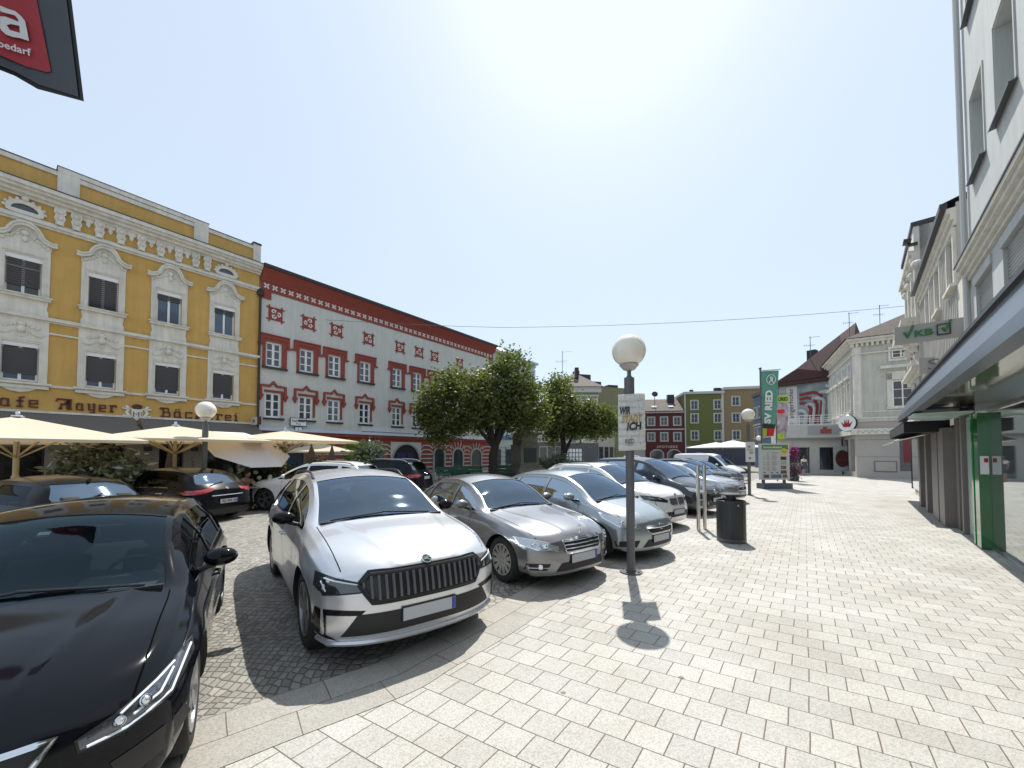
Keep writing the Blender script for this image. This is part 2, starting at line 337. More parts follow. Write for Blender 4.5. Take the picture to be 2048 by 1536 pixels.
for s in (LF.s(50,415),LF.s(452,545)):
    m=MB(); m.ribbon([(s+.36*math.cos(t*math.pi/10),10.12+.26*max(math.sin(t*math.pi/10),-.35)) for t in range(20)],.13,-.09,0,True)
    for k in range(9): a=math.pi*k/8; m.ball((s+.44*math.cos(a),-.06,10.14+.33*math.sin(a)),.055,6,5)
    m.ball((s,-.1,10.5),.09,8,6); o=m.build('oval_surround',cream,YH,True)
    m=MB(); m.ext([(s+.3*math.cos(t*math.pi/10),10.12+.21*max(math.sin(t*math.pi/10),-.35)) for t in range(20)],-.012,-.002); m.build('oval_window',glass,YH)
blind=mat('window_blind',(.085,.088,.098),.45)
rnd=random.Random(3)
def blindm(par,h,frac,tilt=.018,gap=.052):
    a,b,c,d=h; m=MB(); z=d-.1; zb=d-.1-(d-.1-c)*frac
    while z>zb: m.ext([(.052,z),(.052,z+.006),(.085,z+.006-tilt-.012),(.085,z-tilt-.012)],a+.03,b-.03,'yz'); z-=gap
    m.box(a+.03,b-.03,.05,.09,zb-.02,zb); m.build('blind',blind,par)
for i,(c,h) in enumerate(zip(SC,ups)):
    a,b,z0,z1=h; f=window(YH,h,2,1,y=.1,gm=glassb if i>1 else glass,trans=.3 if i<1 else 0)
    m=MB(); m.box(a,b,-.0,.09,z1-.16,z1); m.build('blind_box',white,f); blindm(f,(a,b,z0,z1-.1),[.72,.97,.12,.12][i],gap=.075,tilt=.034)
    m=MB() # surround
    for x0,x1 in((c-.58,c-.4),(c+.4,c+.58)): m.box(x0,x1,-.05,0,z0-.02,z1+.32)
    m.box(c-.4,c+.4,-.05,0,z1,z1+.32); m.ribbon([(c-.47,z0),(c-.47,z1+.06),(c+.47,z1+.06),(c+.47,z0)],.04,-.075,-.05)
    m.ext([(c-.62,z0-.15),(c+.62,z0-.15),(c+.62,z0-.02),(c-.62,z0-.02)],-.16,0); m.box(c-.66,c+.66,-.2,0,z0-.06,z0-.02)
    m.ext([(c-.57,6.6),(c+.57,6.6),(c+.57,6.75),(c+.53,6.85),(c+.57,7.12),(c-.57,7.12),(c-.53,6.85),(c-.57,6.75)],-.06,0)
    m.build('surround',cream,f)
    pk=[(-.72,.54),(-.6,.52),(-.46,.58),(-.38,.66),(-.33,.8),(-.25,.93),(-.13,1.01),(0,1.04),(.13,1.01),(.25,.93),(.33,.8),(.38,.66),(.46,.58),(.6,.52),(.72,.54)]
    m=MB(); m.ribbon([(c+x,z1+z) for x,z in pk],.13,-.17,0); m.ribbon([(c+x,z1+z+.055) for x,z in pk],.05,-.21,0)
    m.ext([(c+x,z1+z) for x,z in pk[1:-1]]+[(c+.6,z1+.32),(c-.6,z1+.32)],-.055,0); m.build('pediment',cream,f)
    m=MB(); m.ribbon([(c+.2*math.cos(t*math.pi/8),z1+.62+.26*math.sin(t*math.pi/8)) for t in range(9)],.035,-.085,-.05)
    m.ball((c,-.07,z1+.74),.1,8,6,(1,.7,1)); m.ball((c,-.07,z1+.54),.11,8,6,(.7,.6,1))
    for sg in(-1,1):
        for k in range(11): t=k/10; m.ball((c+sg*(.14+.4*t)+rnd.uniform(-.02,.02),-.06,z1+.66-.26*t+rnd.uniform(-.04,.04)),.045+.015*rnd.random(),6,5)
    m.build('ornament',cream,f,True)
for i,(c,h) in enumerate(zip(SC,los)):
    a,b,z0,z1=h; f=window(YH,h,2,1,y=.1,gm=glassb)
    m=MB(); m.box(a,b,0,.09,z1-.15,z1); m.build('blind_box',white,f); blindm(f,(a,b,z0,z1-.1),[.76,.76,.8,.76][i],gap=.066,tilt=.05)
    m=MB()
    for x0,x1 in((c-.6,c-.4),(c+.4,c+.6)): m.box(x0,x1,-.055,0,4.24,6.47)
    m.box(c-.4,c+.4,-.055,0,z1,6.47); m.box(c-.7,c+.7,-.13,0,4.2,4.27); m.box(c-.64,c+.64,-.09,0,4.06,4.16)
    m.ext([(c-.64,4.06),(c-.38,4.06),(c-.2,3.96),(c,3.92),(c+.2,3.96),(c+.38,4.06),(c+.64,4.06),(c+.64,4.16),(c-.64,4.16)],-.06,0)
    m.ribbon([(c-.46,4.26),(c-.46,z1+.07),(c+.46,z1+.07),(c+.46,4.26)],.03,-.07,-.055); m.build('surround',cream,f)
    m=MB(); m.ball((c,-.08,6.06),.12,10,8,(.85,.8,1.1)); m.ball((c,-.08,6.24),.1,8,6); m.ribbon([(c-.12,6.1),(c-.1,5.88),(c,5.8),(c+.1,5.88),(c+.12,6.1)],.03,-.08,-.05)
    for sg in(-1,1):
        for k in range(8): m.ball((c+sg*(.14+.035*k),-.065,6.2-.012*k+.03*math.sin(k*2)),.04,6,5)
        m.tube([(c+sg*.16,-.07,6.0),(c+sg*.3,-.07,5.88),(c+sg*.44,-.07,5.86),(c+sg*.5,-.07,5.95)],.018,6)
    m.build('ornament',cream,f,True)
# lettering drawn as strokes on a 4x6 grid
LT={'C':(4.6,[[(4.4,4.3),(4.4,6),(.3,6),(0,5.4),(0,.6),(.3,0),(4.4,0),(4.4,1.6)]]),'a':(3.6,[[(.5,4),(2.6,4),(2.6,0),(3.4,0)],[(2.6,0),(.4,0),(.4,3.9)]]),
'f':(3,[[(3,5.6),(1.5,5.6),(1.5,0)],[(.3,3.3),(2.7,3.3)],[(.4,0),(2.6,0)]]),'e':(3.6,[[(.4,2),(3,2),(3,4),(.4,4),(.4,0),(3.3,0)]]),
'M':(6.6,[[(0,4.6),(.2,6),(6.2,6)],[(.8,0),(2.4,0)],[(1.6,0),(2,3.4),(3.1,2.6)],[(5.2,5.8),(5,0)],[(4.1,0),(6.2,0)],[(4.4,5.6),(3.2,2.8)],[(4.6,5.6),(4.3,.4)],[(5.6,5.6),(5.5,.2)],[(5,5.8),(3.8,3)],[(5,5),(4.2,2.6)]]),
'y':(3.6,[[(0,4.2),(.7,4.2),(.7,.4),(2.9,.4)],[(2.2,4.2),(3.4,4.2)],[(2.9,4.2),(2.9,-1.4),(1,-1.4)]]),'r':(3.2,[[(0,4.1),(.9,4.1),(.9,0)],[(.1,0),(1.9,0)],[(.9,3.2),(1.6,4.2),(3,4.2),(3,3)]]),
'B':(4.4,[[(.2,6),(3.4,6),(3.4,3.2),(1.3,3.2)],[(1.3,6),(1.3,0),(4,0),(4,3.1),(3.4,3.2)],[(.3,0),(1.3,0)],[(.2,6),(.2,5)]]),'c':(3.2,[[(3,3.1),(3,4),(.4,4),(.4,0),(3,0),(3,.9)]]),
'k':(3.6,[[(0,5.8),(.8,5.8),(.8,0)],[(0,0),(1.5,0)],[(3,4.2),(1.2,2.2),(3.2,0)]]),'i':(1.9,[[(0,4.1),(.8,4.1),(.8,0)],[(0,0),(1.7,0)],[(.55,5.7),(1.1,5.7)]]),' ':(2.4,[])}
LT['ä']=(3.6,LT['a'][1]+[[(.7,5.7),(1.2,5.7)],[(2,5.7),(2.5,5.7)]])
brown=mat('brown_lettering',(.10,.022,.014),.6)
def sign_strokes(txt,s0,s1,zb,h):
    m=MB(); tot=sum(LT[c][0]+1.3 for c in txt)-1.3; k=(s1-s0)/tot; kz=h/6; x=s0
    for c in txt:
        for st in LT[c][1]:
            m.ribbon([(x+px*k,zb+pz*kz) for px,pz in st],.055,-.05,-.0)
        x+=(LT[c][0]+1.3)*k
    return m
sign_strokes('Cafe',-7.93,-6.72,3.44,.34).build('cafe_lettering',brown,YH); sign_strokes('Mayer',-6.33,-4.83,3.44,.34).build('mayer_lettering',brown,YH)
sign_strokes('Bäckerei',-3.56,-.8,3.38,.34).build('bakery_lettering',brown,YH)
m=MB(); cx=-4.25
m.use(mat('crest_white',(.72,.70,.66),.7)); m.ext([(cx-.16,3.6),(cx+.16,3.6),(cx+.15,3.3),(cx,3.14),(cx-.15,3.3)],-.05,0)
for sg in(-1,1):
    m.ribbon([(cx+sg*.3,3.18),(cx+sg*.2,3.3),(cx+sg*.3,3.45),(cx+sg*.24,3.6),(cx+sg*.32,3.72)],.09,-.05,0)
    for a,b in((.42,3.62),(.4,3.35),(.12,3.2),(.14,3.62)): m.ribbon([(cx+sg*.26,b-.03),(cx+sg*a,b)],.045,-.05,0)
m.use(brown); m.ribbon([(cx+.13*math.cos(t*.6),3.7+.07*math.sin(t*.6)) for t in range(11)],.05,-.07,0,True); m.ribbon([(cx-.09,3.66),(cx,3.73),(cx+.09,3.66)],.03,-.07,0)
m.ribbon([(cx-.1,3.3),(cx-.1,3.5),(cx-.02,3.38),(cx+.05,3.5),(cx+.05,3.3)],.03,-.06,-.05); m.ribbon([(cx+.12,3.3),(cx+.12,3.5)],.02,-.06,-.05); m.build('crest',None,YH)
# cafe awnings
aw=mat('awning_grey',(.13,.118,.105),.85,bump=.05)
for a,b in((-9.8,-4.42),(-4.2,-.15)):
    m=MB(); d=1.5; m.add([(a,-.1,3.25),(b,-.1,3.25),(b+.25,-d,2.42),(a,-d,2.42),(a,-.1,3.23),(b,-.1,3.23),(b+.25,-d,2.40),(a,-d,2.40)],[(0,1,2,3),(4,7,6,5),(0,4,5,1),(1,5,6,2),(2,6,7,3),(3,7,4,0)])
    m.box(a,b+.25,-d-.03,-d,2.36,2.46); o=m.build('awning',aw,YH); m=MB(); m.box(a,b,-.16,0,3.24,3.32); m.tube([(b+.2,-d,2.44),(b-.02,-.1,2.9)],.02); m.build('awning_case',cream,o)
m=MB()
for s in (-3.9,-2.4): m.box(s-.12,s+.12,-.08,0,1.95,2.12)
m.build('wall_lamp',blackm,YH)
m=MB(); put_text(m,'CAFE',lambda a,b:(-2.5+b,-.004,1.7-a),.1,.5); m.build('wall_lettering',brown,YH)
# projecting sign of the cafe
o=fthing(LF,'hanging_sign','small cream and brown box sign jutting from the corner of the yellow cafe house','sign',-.25,0,3.2)
m=MB(); m.use(cream); m.box(-.04,.04,-.85,-.05,.0,.36); m.use(brown); m.box(-.06,.06,-1.0,-.85,-.01,.37); m.build('sign_box',None,o)
m=MB()
for k,(t,wd) in enumerate((('Bäckerei',.3),('Kuchen',.26),('Cafe',.18))): put_text(m,t,lambda a,b,k=k:(-.043,-.10-a,.25-.1*k+b),.05,wd)
m.lathe([(.0,0),(.08,0)],(0,0,0),12,T=Matrix.Translation((-.044,-.45,.18))@Matrix.Rotation(math.pi/2,4,'Y')); m.build('lettering',brown,o)
# rain pipe
m=MB(); m.tube([(0,0,0),(0,0,9.5),(0,0,9.9)],.055); m.box(-.12,.12,-.1,.1,9.55,9.85); o=m.build('rain_pipe',mat('pipe_brown',(.03,.022,.018),.5)); o.location=LF.w(.0,-.1); tag(o,'dark rain pipe between the yellow house and the red and white house','pipe')
# ---------- red and white house ----------
redm=mat('red_stucco',(.255,.052,.036),.8,var=.10,vs=3,bump=.1); wht=mat('white_roughcast',(.58,.575,.54),.9,var=.05,vs=1.5,bump=.5,bs=35,streak=.10)
RH=fthing(LF,'old_town_house','long white roughcast house with red window surrounds, red cornice of white crosses and striped arches','house')
L1=17.85; uppx=[(531,563.5),(598.5,627.5),(656,682),(719,741.7),(784.4,804),(824.7,844)]
cen=[(LF.s(a,700)+LF.s(b,700))/2 for a,b in uppx]+[LF.s(869,720),LF.s(919,730),LF.s(955,740)]
uph=[(c-.37,c+.37,6.17,7.40) for c in cen]; loh=[(c-.37,c+.37,3.63,4.88) for c in cen]
archs=[(LF.s(573),LF.s(607),2.15),(LF.s(722),LF.s(752),2.1),(LF.s(785),LF.s(838),2.45),(LF.s(868),LF.s(888),2.25),(LF.s(906),LF.s(925),2.2),(LF.s(942),LF.s(962),2.2)]
m=MB(); m.use(wht); wall(m,0.02,L1,2.85,10.2,uph+loh); shell(m,0.02,L1,0,10.9,10)
m.use(redm); wall(m,.02,L1,0.0,2.85,[(a,b,.0,t-(b-a)/2) for a,b,t in archs],rev=.35); 
m.build('wall',None,RH)
# the arched heads are recessed discs in front of the wall face with a stone rim
for a,b,t in archs:
    c=(a+b)/2; r=(b-a)/2; z=t-r; n=14
    m=MB(); P=[(c+r*math.cos(math.pi*k/n),z+r*math.sin(math.pi*k/n)) for k in range(n+1)]
    m.ribbon([(a-.05,0)]+[(c-(r+.05)*math.cos(math.pi*k/n),z+(r+.05)*math.sin(math.pi*k/n)) for k in range(n+1)]+[(b+.05,0)],.13,-.07,.0); f=m.build('arch_rim',mat('grey_stone',(.36,.35,.33),.85,var=.1),RH)
    m=MB(); m.ext(P+[(a,0.02),(b,0.02)][::1],-.012,-.004); 
    big=r>.8
    m.build('arch_opening',dark if big else mat('shop_film_blue',(.03,.075,.17),.25,var=.5,vs=1.5) if a<3 else mat('arch_glass',(.03,.045,.05),.06,spec=.8),f)
    if big:
        m=MB(); m.box(a+.3,c-.05,-.02,-.014,.3,1.9); m.box(c+.1,c+.5,-.02,-.014,.3,1.9); m.build('door_leaf',mat('blue_door',(.02,.025,.12),.3),f)
        m=MB(); m.ext([(a-.15,.0),(a-.15,2.6),(b+.15,2.6),(b+.15,0)]+[(b+.1,0),(b+.1,z)]+[(c+(r+.1)*math.cos(math.pi*k/n),z+(r+.1)*math.sin(math.pi*k/n)) for k in range(n+1)]+[(a-.1,0)],-.05,-.003); m.build('portal_spandrel',wht,f)
m=MB() # white bands of the striped base
def nearby(s): return min(range(len(archs)),key=lambda i:abs(s-(archs[i][0]+archs[i][1])/2))
edges=[.05]+[e for a,b,t in archs for e in(a-.12,b+.12)]+[L1]
for i in range(0,len(edges),2):
    a,b=edges[i],edges[i+1]
    if b-a<.1: continue
    for z in (.62,.92,1.22,1.5,1.8): m.box(a,b,-.025,0,z-.04,z+.04)
    for z in (2.12,):
        c1=(a+b)/2; m.ribbon([(a,1.95),(a+min(.3,(b-a)*.3),2.12),(b-min(.3,(b-a)*.3),2.12),(b,1.95)],.075,-.026,0)
        if b-a>.6: m.ribbon([(a,2.22),(a+min(.3,(b-a)*.3),2.42),(b-min(.3,(b-a)*.3),2.42),(b,2.22)],.075,-.026,0)
for a,b,t in archs:
    if b-a>1.6: continue
    c=(a+b)/2; r=(b-a)/2; z=t-r
    for k in(-2,-1,0,1,2): an=math.pi/2-k*.36; m.ribbon([(c+(r+.14)*math.cos(an),z+(r+.14)*math.sin(an)),(c+(r+.14)*math.cos(an)+.4*math.cos(an),min(2.74,z+(r+.14)*math.sin(an)+.42*math.sin(an)))],.06,-.024,0)
m.box(.05,L1,-.03,0,0,.5); m.build('white_bands',mat('band_white',(.5,.49,.47),.85,var=.1),RH)
m=MB(); m.box(.02,L1,-.1,0,2.80,2.98); m.build('red_ledge',redm,RH)
m=MB(); m.add([(.02,-.16,2.98),(L1,-.16,2.98),(L1,0,3.2),(.02,0,3.2),(.02,0,2.98),(L1,0,2.98)],[(0,1,2,3),(0,4,5,1),(0,3,4),(1,5,2)]); m.build('sheet_ledge',mat('zinc_sheet',(.42,.45,.49),.45,.3),RH)
m=MB(); a,b=LF.s(722,868),LF.s(850,885); m.box(a,b,-.06,0,3.2,3.5); m.build('sign_panel',mat('panel_white',(.62,.64,.66),.6),RH)
m=MB(); m.use(redm); m.box(0.03,L1,-.05,0,9.88,10.35); m.box(0.03,L1,-.09,0,10.35,10.42)
m.add([(0.03,-.09,10.42),(L1+.1,-.09,10.42),(L1+.1,-.45,10.9),(.03,-.45,10.9),(.03,.0,10.9),(L1+.1,0,10.9),(.03,0,10.42),(L1+.1,0,10.42)],[(0,1,2,3),(3,2,5,4),(0,3,4,6),(1,7,5,2)])
m.box(.03,.5,-.07,0,9.5,9.9); m.box(L1-.45,L1,-.07,0,9.5,9.9); m.build('cornice',redm,RH)
m=MB(); n=46
for k in range(n):
    x=.28+(L1-.55)*k/(n-1); z=10.13; r=.15
    for an in (45,135): 
        dx=r*math.cos(R(an)); dz=r*math.sin(R(an)); m.ribbon([(x-dx,z-dz),(x-dx*.15,z-dz*.15)],.075,-.062,-.05); m.ribbon([(x+dx*.15,z+dz*.15),(x+dx,z+dz)],.075,-.062,-.05)
tag(m.build('cross_frieze',mat('cross_white',(.62,.60,.56),.8),RH),kind='stuff')
m=MB(); m.box(.0,L1+.15,-.52,-.4,10.9,11.06); m.quad((0,-.5,11.02),(L1+.15,-.5,11.02),(L1+.15,5,11.3),(0,5,11.3)); m.quad((0,10,11.02),(L1+.15,10,11.02),(L1+.15,5,11.3),(0,5,11.3)); m.build('roof',mat('roof_dark_brown',(.025,.02,.02),.6),RH)
sill=mat('dark_sill',(.03,.028,.027),.5)
for k,h in enumerate(uph):
    a,b,c,d=h; f=window(RH,h,2,3,y=.07,fw=.09,bar=.05)
    x=(a+b)/2; m=MB(); m.box(a-.14,a,-.05,0,c,d+.14); m.box(b,b+.24,-.05,0,c,d+.14); m.box(a,b,-.05,0,d,d+.14)
    m.box(a-.3,b+.36,-.08,0,d+.14,d+.36); m.box(a-.3,a-.14,-.08,0,d-.15,d+.14); m.box(b+.24,b+.36,-.08,0,d-.2,d+.14)
    m.box(a-.38,a-.14,-.1,0,d-.2,d-.12);m.box(b+.24,b+.46,-.1,0,d-.24,d-.16); m.ribbon([(a-.3,d+.34),(b+.36,d+.34)],.05,-.12,0); m.build('surround',redm,f)
    m=MB(); m.box(a-.15,b+.26,-.14,0.05,c-.12,c-.02); m.build('sill',sill,f)
for k,h in enumerate(loh):
    a,b,c,d=h; f=window(RH,h,2,3,y=.07,fw=.09,bar=.05); x=(a+b)/2
    m=MB(); m.box(a-.03,b,-.03,0,d,d+.12); m.box(b,b+.12,-.03,0,c+.15,d+.12)
    T=.12
    m.ribbon([(a-.2,d-.18),(a-.2,d+.32),(x-.16,d+.32),(x,d+.52),(x+.16,d+.32),(b+.2,d+.32),(b+.2,d-.18)],T,-.09,0)
    for q in(a-.2,b+.2): m.box(q-.11,q+.11,-.11,0,d-.24,d-.1); m.ext([(q-.09,d-.24),(q+.09,d-.24),(q,d-.42)],-.1,0)
    m.build('surround',redm,f); m=MB(); m.box(a-.05,b+.15,-.12,.05,c-.1,c-.01); m.build('sill',sill,f)
for k,u in enumerate((551,617,673,737,800,838,869,919)):
    s=LF.s(u,629+.3*(u-551)); z=8.84; m=MB(); m.box(s-.3,s+.3,-.02,0,z-.3,z+.3)
    for q in(-.29,.29): m.box(s+q-.03,s+q+.03,-.035,0,z-.42,z+.42); m.box(s-.42,s+.42,-.034,0,z+q-.03,z+q+.03)
    o=m.build('emblem_panel',redm,RH); m=MB()
    for j in range(3):
        an=j*2.094+k*1.1; p=[(s+r_*math.cos(an+t_),z+r_*math.sin(an+t_)) for r_,t_ in((.08,0),(.18,-.5),(.24,-.1),(.22,.4),(.12,.8))]; m.ribbon(p,.07,-.034,-.02)
    m.build('leaf_emblem',mat('cross_white',(.62,.60,.56),.8),o)
# street sign on its own little pole above the parasol
o=fthing(LF,'street_name_sign','white street name sign with black blackletter writing on the red and white house','sign',1.9,-.05,3.28)
m=MB(); m.use(blackm); m.box(-.42,.42,-.04,0,-.01,.42); m.use(white); m.box(-.39,.39,-.05,-.03,.02,.39); m.use(blackm); m.box(-.2,.2,-.04,0,-.3,-.04); m.use(white); m.box(-.17,.17,-.05,-.03,-.27,-.07); m.build('board',None,o)
m=MB(); put_text(m,'Stelzhamer',lambda a,b:(-.33+a,-.052,.2+b),.13,.66,bold=.02); put_text(m,'Platz',lambda a,b:(-.12+a,-.052,.07+b),.08,.24,bold=.01); put_text(m,'5',lambda a,b:(-.04+a,-.052,-.22+b),.11); m.build('lettering',blackm,o)
# ---------- pale blue house next to it ----------
pb=mat('pale_blue_plaster',(.47,.51,.55),.85,var=.06); bb=mat('blue_band',(.08,.17,.35),.7)
PB=fthing(LF,'corner_house','pale blue house with grey gable roof behind the big linden','house')
m=MB(); m.use(pb); m.box(17.98,24.6,0,8,3.4,10.6); m.use(mat('pale_green_shop',(.42,.47,.45),.8)); m.box(17.98,24.6,0.02,8,0,3.1); m.use(bb); m.box(17.98,24.6,-.05,8,3.1,3.4); m.build('wall',None,PB)
m=MB(); m.box(17.98,24.7,-.3,8.2,10.6,10.8); m.add([(18.2,0,10.8),(23,0,10.8),(22,2.5,12.2),(19.2,2.5,12.2),(18.2,8,10.8),(23,8,10.8)],[(0,1,2,3),(1,5,2),(0,3,4),(3,2,5,4)]); m.build('roof',mat('zinc_sheet',(.42,.45,.49),.45,.3),PB)
for s in(18.6,20.2,21.9,23.5):
    for z in(4.3,7.1): window(PB,(s-.4,s+.4,z,z+1.4),2,2,y=-.045)
    m=MB(); m.box(s-.45,s+.45,-.03,-.0,.3,2.4); m.build('shop_window',glass,PB)
m=MB(); 
for z in(.4,.8,1.2,1.6,2.0,2.4): m.box(17.99,24.6,-.012,0.02,z-.02,z+.02)
m.build('rustication',mat('groove_grey',(.2,.22,.21),.8),PB)
# ---------- generic far houses ----------
def house(name,label,P,d,W,H,dep,wm,roof,rm,rows,cols,wz,ws,gf=None,gh=3.2,mats_w=None,sur=None,cat='house',hz=0):
    f=Fac(P,d); o=fthing(f,name,label,cat); m=MB(); m.use(wm)
    hs=[]
    for r_ in range(rows):
        for c_ in range(cols): cx=W*(c_+.5)/cols if not isinstance(ws,list) else ws[c_]; hs.append((cx-.5,cx+.5,wz[r_],wz[r_]+(1.5 if hz==0 else hz)))
    wall(m,0,W,gh,H,hs,rev=.15); 
    if gf: m.use(gf)
    wall(m,0,W,0,gh,[]); m.use(wm); shell(m,0,W,0,H,dep); m.quad((0,0,H),(W,0,H),(W,dep,H),(0,dep,H)); m.build('wall',None,o)
    for h in hs:
        x=window(o,h,2,2,y=.06,fw=.08,fm=farw,gm=farg)
        if sur: m=MB(); a,b,c,e=h; m.box(a-.16,a,-.04,0,c-.05,e+.14); m.box(b,b+.16,-.04,0,c-.05,e+.14); m.box(a,b,-.04,0,e,e+.14); m.box(a-.18,b+.18,-.1,0,c-.14,c-.02); m.build('surround',sur,x)
    if roof=='gable': m=MB(); roof_gable(m,0,W,H+.15,H+roof_h,dep); m.build('roof',rm,o)
    elif roof=='hip': m=MB(); roof_gable(m,0,W,H+.15,H+roof_h,dep,hip=W*.35); m.build('roof',rm,o)
    elif roof=='flat': m=MB(); m.box(-.08,W+.08,-.22,dep,H,H+.4); m.build('parapet',rm,o)
    return f,o
tile=mat('roof_tiles_brown',(.10,.078,.065),.85,var=.35,vs=6,bump=.8,bs=14); tiled=mat('roof_tiles_dark_red',(.055,.02,.018),.8,var=.3,vs=8,bump=.8,bs=20)
surm=mat('pale_trim',(.46,.45,.42),.8); farw=mat('far_frame',(.42,.42,.41),.6); farg=mat('far_glass',(.05,.06,.075),.25,spec=.8)
D=64; a=at(1290,907,D+1); b=at(1369,907,D)
roof_h=2.7; f,AP=house('pharmacy','dark red three storey pharmacy with brown tiled roof across the square','x' and (a.x,a.y),(b.x-a.x,b.y-a.y),(b-a).length-.05,8.75,9,mat('dark_red_plaster',(.105,.022,.021),.85,var=.08),'gable',tile,2,3,[3.95,6.55],None,sur=surm,cat='pharmacy',hz=1.3)
W=(b-a).length; m=MB(); m.box(0,W-.05,-.1,0,5.75,5.95); m.build('string_course',surm,AP); m=MB(); m.box(0,W-.05,-.25,0,8.55,8.8); m.build('cornice',surm,AP)
for c in(1.9,4.6): m=MB(); m.ribbon([(c-1.05,0),(c-1.05,1.9),(c-.6,2.4),(c,2.5),(c+.6,2.4),(c+1.05,1.9),(c+1.05,0)],.14,-.06,0); m.build('arch_trim',surm,AP)
m=MB()
for c in(1.9,4.6): m.ext([(c-1.0,.5),(c-1.0,1.9),(c-.6,2.35),(c,2.45),(c+.6,2.35),(c+1,1.9),(c+1,.5)],-.05,-.002)
m.build('shop_window',glass,AP); m=MB(); put_text(m,'APOTHEKE',lambda x,y:(1.85+x,-.05,2.75+y),.42,3.3,spacing=1.15,bold=.01); m.build('lettering',mat('pale_letters',(.55,.5,.46),.6),AP)
m=MB(); m.use(mat('skylight',(.55,.6,.65),.1,spec=1))
for c in(1.7,4.4): T=Matrix.Translation((c,.95,9.75)); m.box(-.4,.4,-.3,.3,-.02,.05,T@Matrix.Rotation(R(31),4,'X'))
m.build('skylight',None,AP)
m=MB(); m.use(blackm); m.box(4.3,5.4,2.8,3.6,10.4,12.0); m.build('chimney',None,AP); m=MB(); m.lathe([(0,-.06),(.45,-.02),(.5,.05)],(0,0,0),16,T=Matrix.Translation((1.9,1.2,11.9))@Matrix.Rotation(R(70),4,'X')); m.tube([(1.9,1.3,10),(1.9,1.3,11.9)],.05); m.build('satellite_dish',blackm,AP)
a=at(1370,907,D); b=at(1450,907,D-1); W=(b-a).length
f,OG=house('town_house','olive green flat topped house with a dark arched shop front','' or (a.x,a.y),(b.x-a.x,b.y-a.y),W-.05,11.6,9,mat('olive_plaster',(.125,.13,.035),.85,var=.08),'flat',surm,3,2,[4.1,6.9,9.1],[1.55,5.1],gf=mat('slate_front',(.06,.06,.085),.7),gh=3.0,sur=surm,hz=1.4)
m=MB(); m.box(0,W-.06,-.1,0,2.95,3.1); m.box(W-.4,W-.06,-.05,0,3.1,11.6); m.box(0,.2,-.05,0,0,11.6); m.ribbon([(.7+1.5+1.45*math.cos(math.pi*k/10),.9+1.05*math.sin(math.pi*k/10)) for k in range(11)],.16,-.06,0); m.build('trim',surm,OG)
m=MB(); m.ext([(2.2+1.35*math.cos(math.pi*k/10),.9+.97*math.sin(math.pi*k/10)) for k in range(11)]+[(.85,0),(3.55,0)],-.04,-.003); m.build('arch_opening',dark,OG)
m=MB(); put_text(m,'LAGOM',lambda x,y:(4.1+x,-.03,2.25+y),.4,2.2); m.build('lettering',mat('faint_letters',(.12,.12,.17),.6),OG)
m=MB(); m.box(1.2,1.7,1,1.5,12,12.5); m.box(5,6,1,1.6,12,12.7); m.build('chimney',blackm,OG)
a=at(1450,907,D-1); b=at(1535,907,D-2.5); W=(b-a).length
f,TN=house('town_house','tan flat topped house right of the olive green one','' or (a.x,a.y),(b.x-a.x,b.y-a.y),W,12.2,9,mat('tan_plaster',(.235,.165,.085),.85,var=.08),'flat',surm,3,2,[4.1,6.9,9.6],[1.7,5.2],gf=mat('slate_front',(.06,.06,.085),.7),gh=3.0,sur=surm,hz=1.4)
# blue house, gable roof, facade runs towards us on the right side
a=at(1509,907,52); b=at(1562,907,43); W=(b-a).length
roof_h=3.2; f,BH=house('town_house','blue house with tiled roof behind the green banner','' or (a.x,a.y),(b.x-a.x,b.y-a.y),W,9.3,9,mat('blue_plaster',(.11,.17,.23),.85,var=.08),'flat',tile,2,6,[3.9,6.5],None,gh=3.2,sur=surm,hz=1.3)
m=MB(); m.box(0,W,-.08,0,5.5,5.7); m.build('string_course',surm,BH)
# mural house
a=at(1560,907,43); b=at(1700,907,38)
mf=Fac((a.x,a.y),(b.x-a.x,b.y-a.y)); W=(b-a).length
MH=fthing(mf,'mural_house','house with steep dark red roof and a large mural of steel and red pipes','shop house')
m=MB(); m.use(mat('grey_plaster',(.35,.37,.38),.85)); m.box(0,W,0,10,0,9.4); m.build('wall',None,MH)
m=MB(); m.add([(-.3,-.5,9.6),(W+.3,-.5,9.6),(W*.72,4,14.6),(W*.95,4,15.6),(-.3,9,9.6),(W+.3,9,9.6),(W*.3,-.2,10.9),(W*.62,1.8,13.2)],[(0,1,7,6),(1,3,2,7),(0,6,7,2,4),(2,3,5,4),(1,5,3)]); m.box(-.3,W+.3,-.55,0,9.2,9.55); m.build('roof',tiled,MH)
m=MB(); m.box(W*.36,W*.36+.8,1.5,2.3,11.5,13); m.build('chimney',blackm,MH)
m=MB(); m.use(mat('mural_grey',(.22,.26,.27),.5,var=.5,vs=.8)); m.box(.7,W-.1,-.05,0,4.4,9.1)
z0=4.4
def pipes(m,col,x0,z1,xs,r,rad,slope=.25):
    m.use(col); xc=xs
    m.tube([(x0,-.06,z1-slope*(xs-x0)*.3),(xs-rad,-.06,z1),(xs-rad*.3,-.06,z1-rad*.25),(xs,-.06,z1-rad),(xs-.25,-.06,z0+.05)],r,6)
for k in range(5): pipes(m,mat('mural_pale',(.42,.45,.45),.5,var=.3,vs=2),1.9+k*.6,6.4+k*.6,2.6+k*.75,.2,.5)
for k in range(3): pipes(m,mat('mural_red',(.20,.02,.03),.4,var=.3,vs=3),2.0,8.2-k*.5,W*.66-k*.5,.17,.8)
m.use(mat('mural_white',(.5,.51,.52),.6)); m.box(.75,1.75,-.06,0,4.45,9.05); m.use(mat('mural_dark',(.02,.05,.05),.6)); 
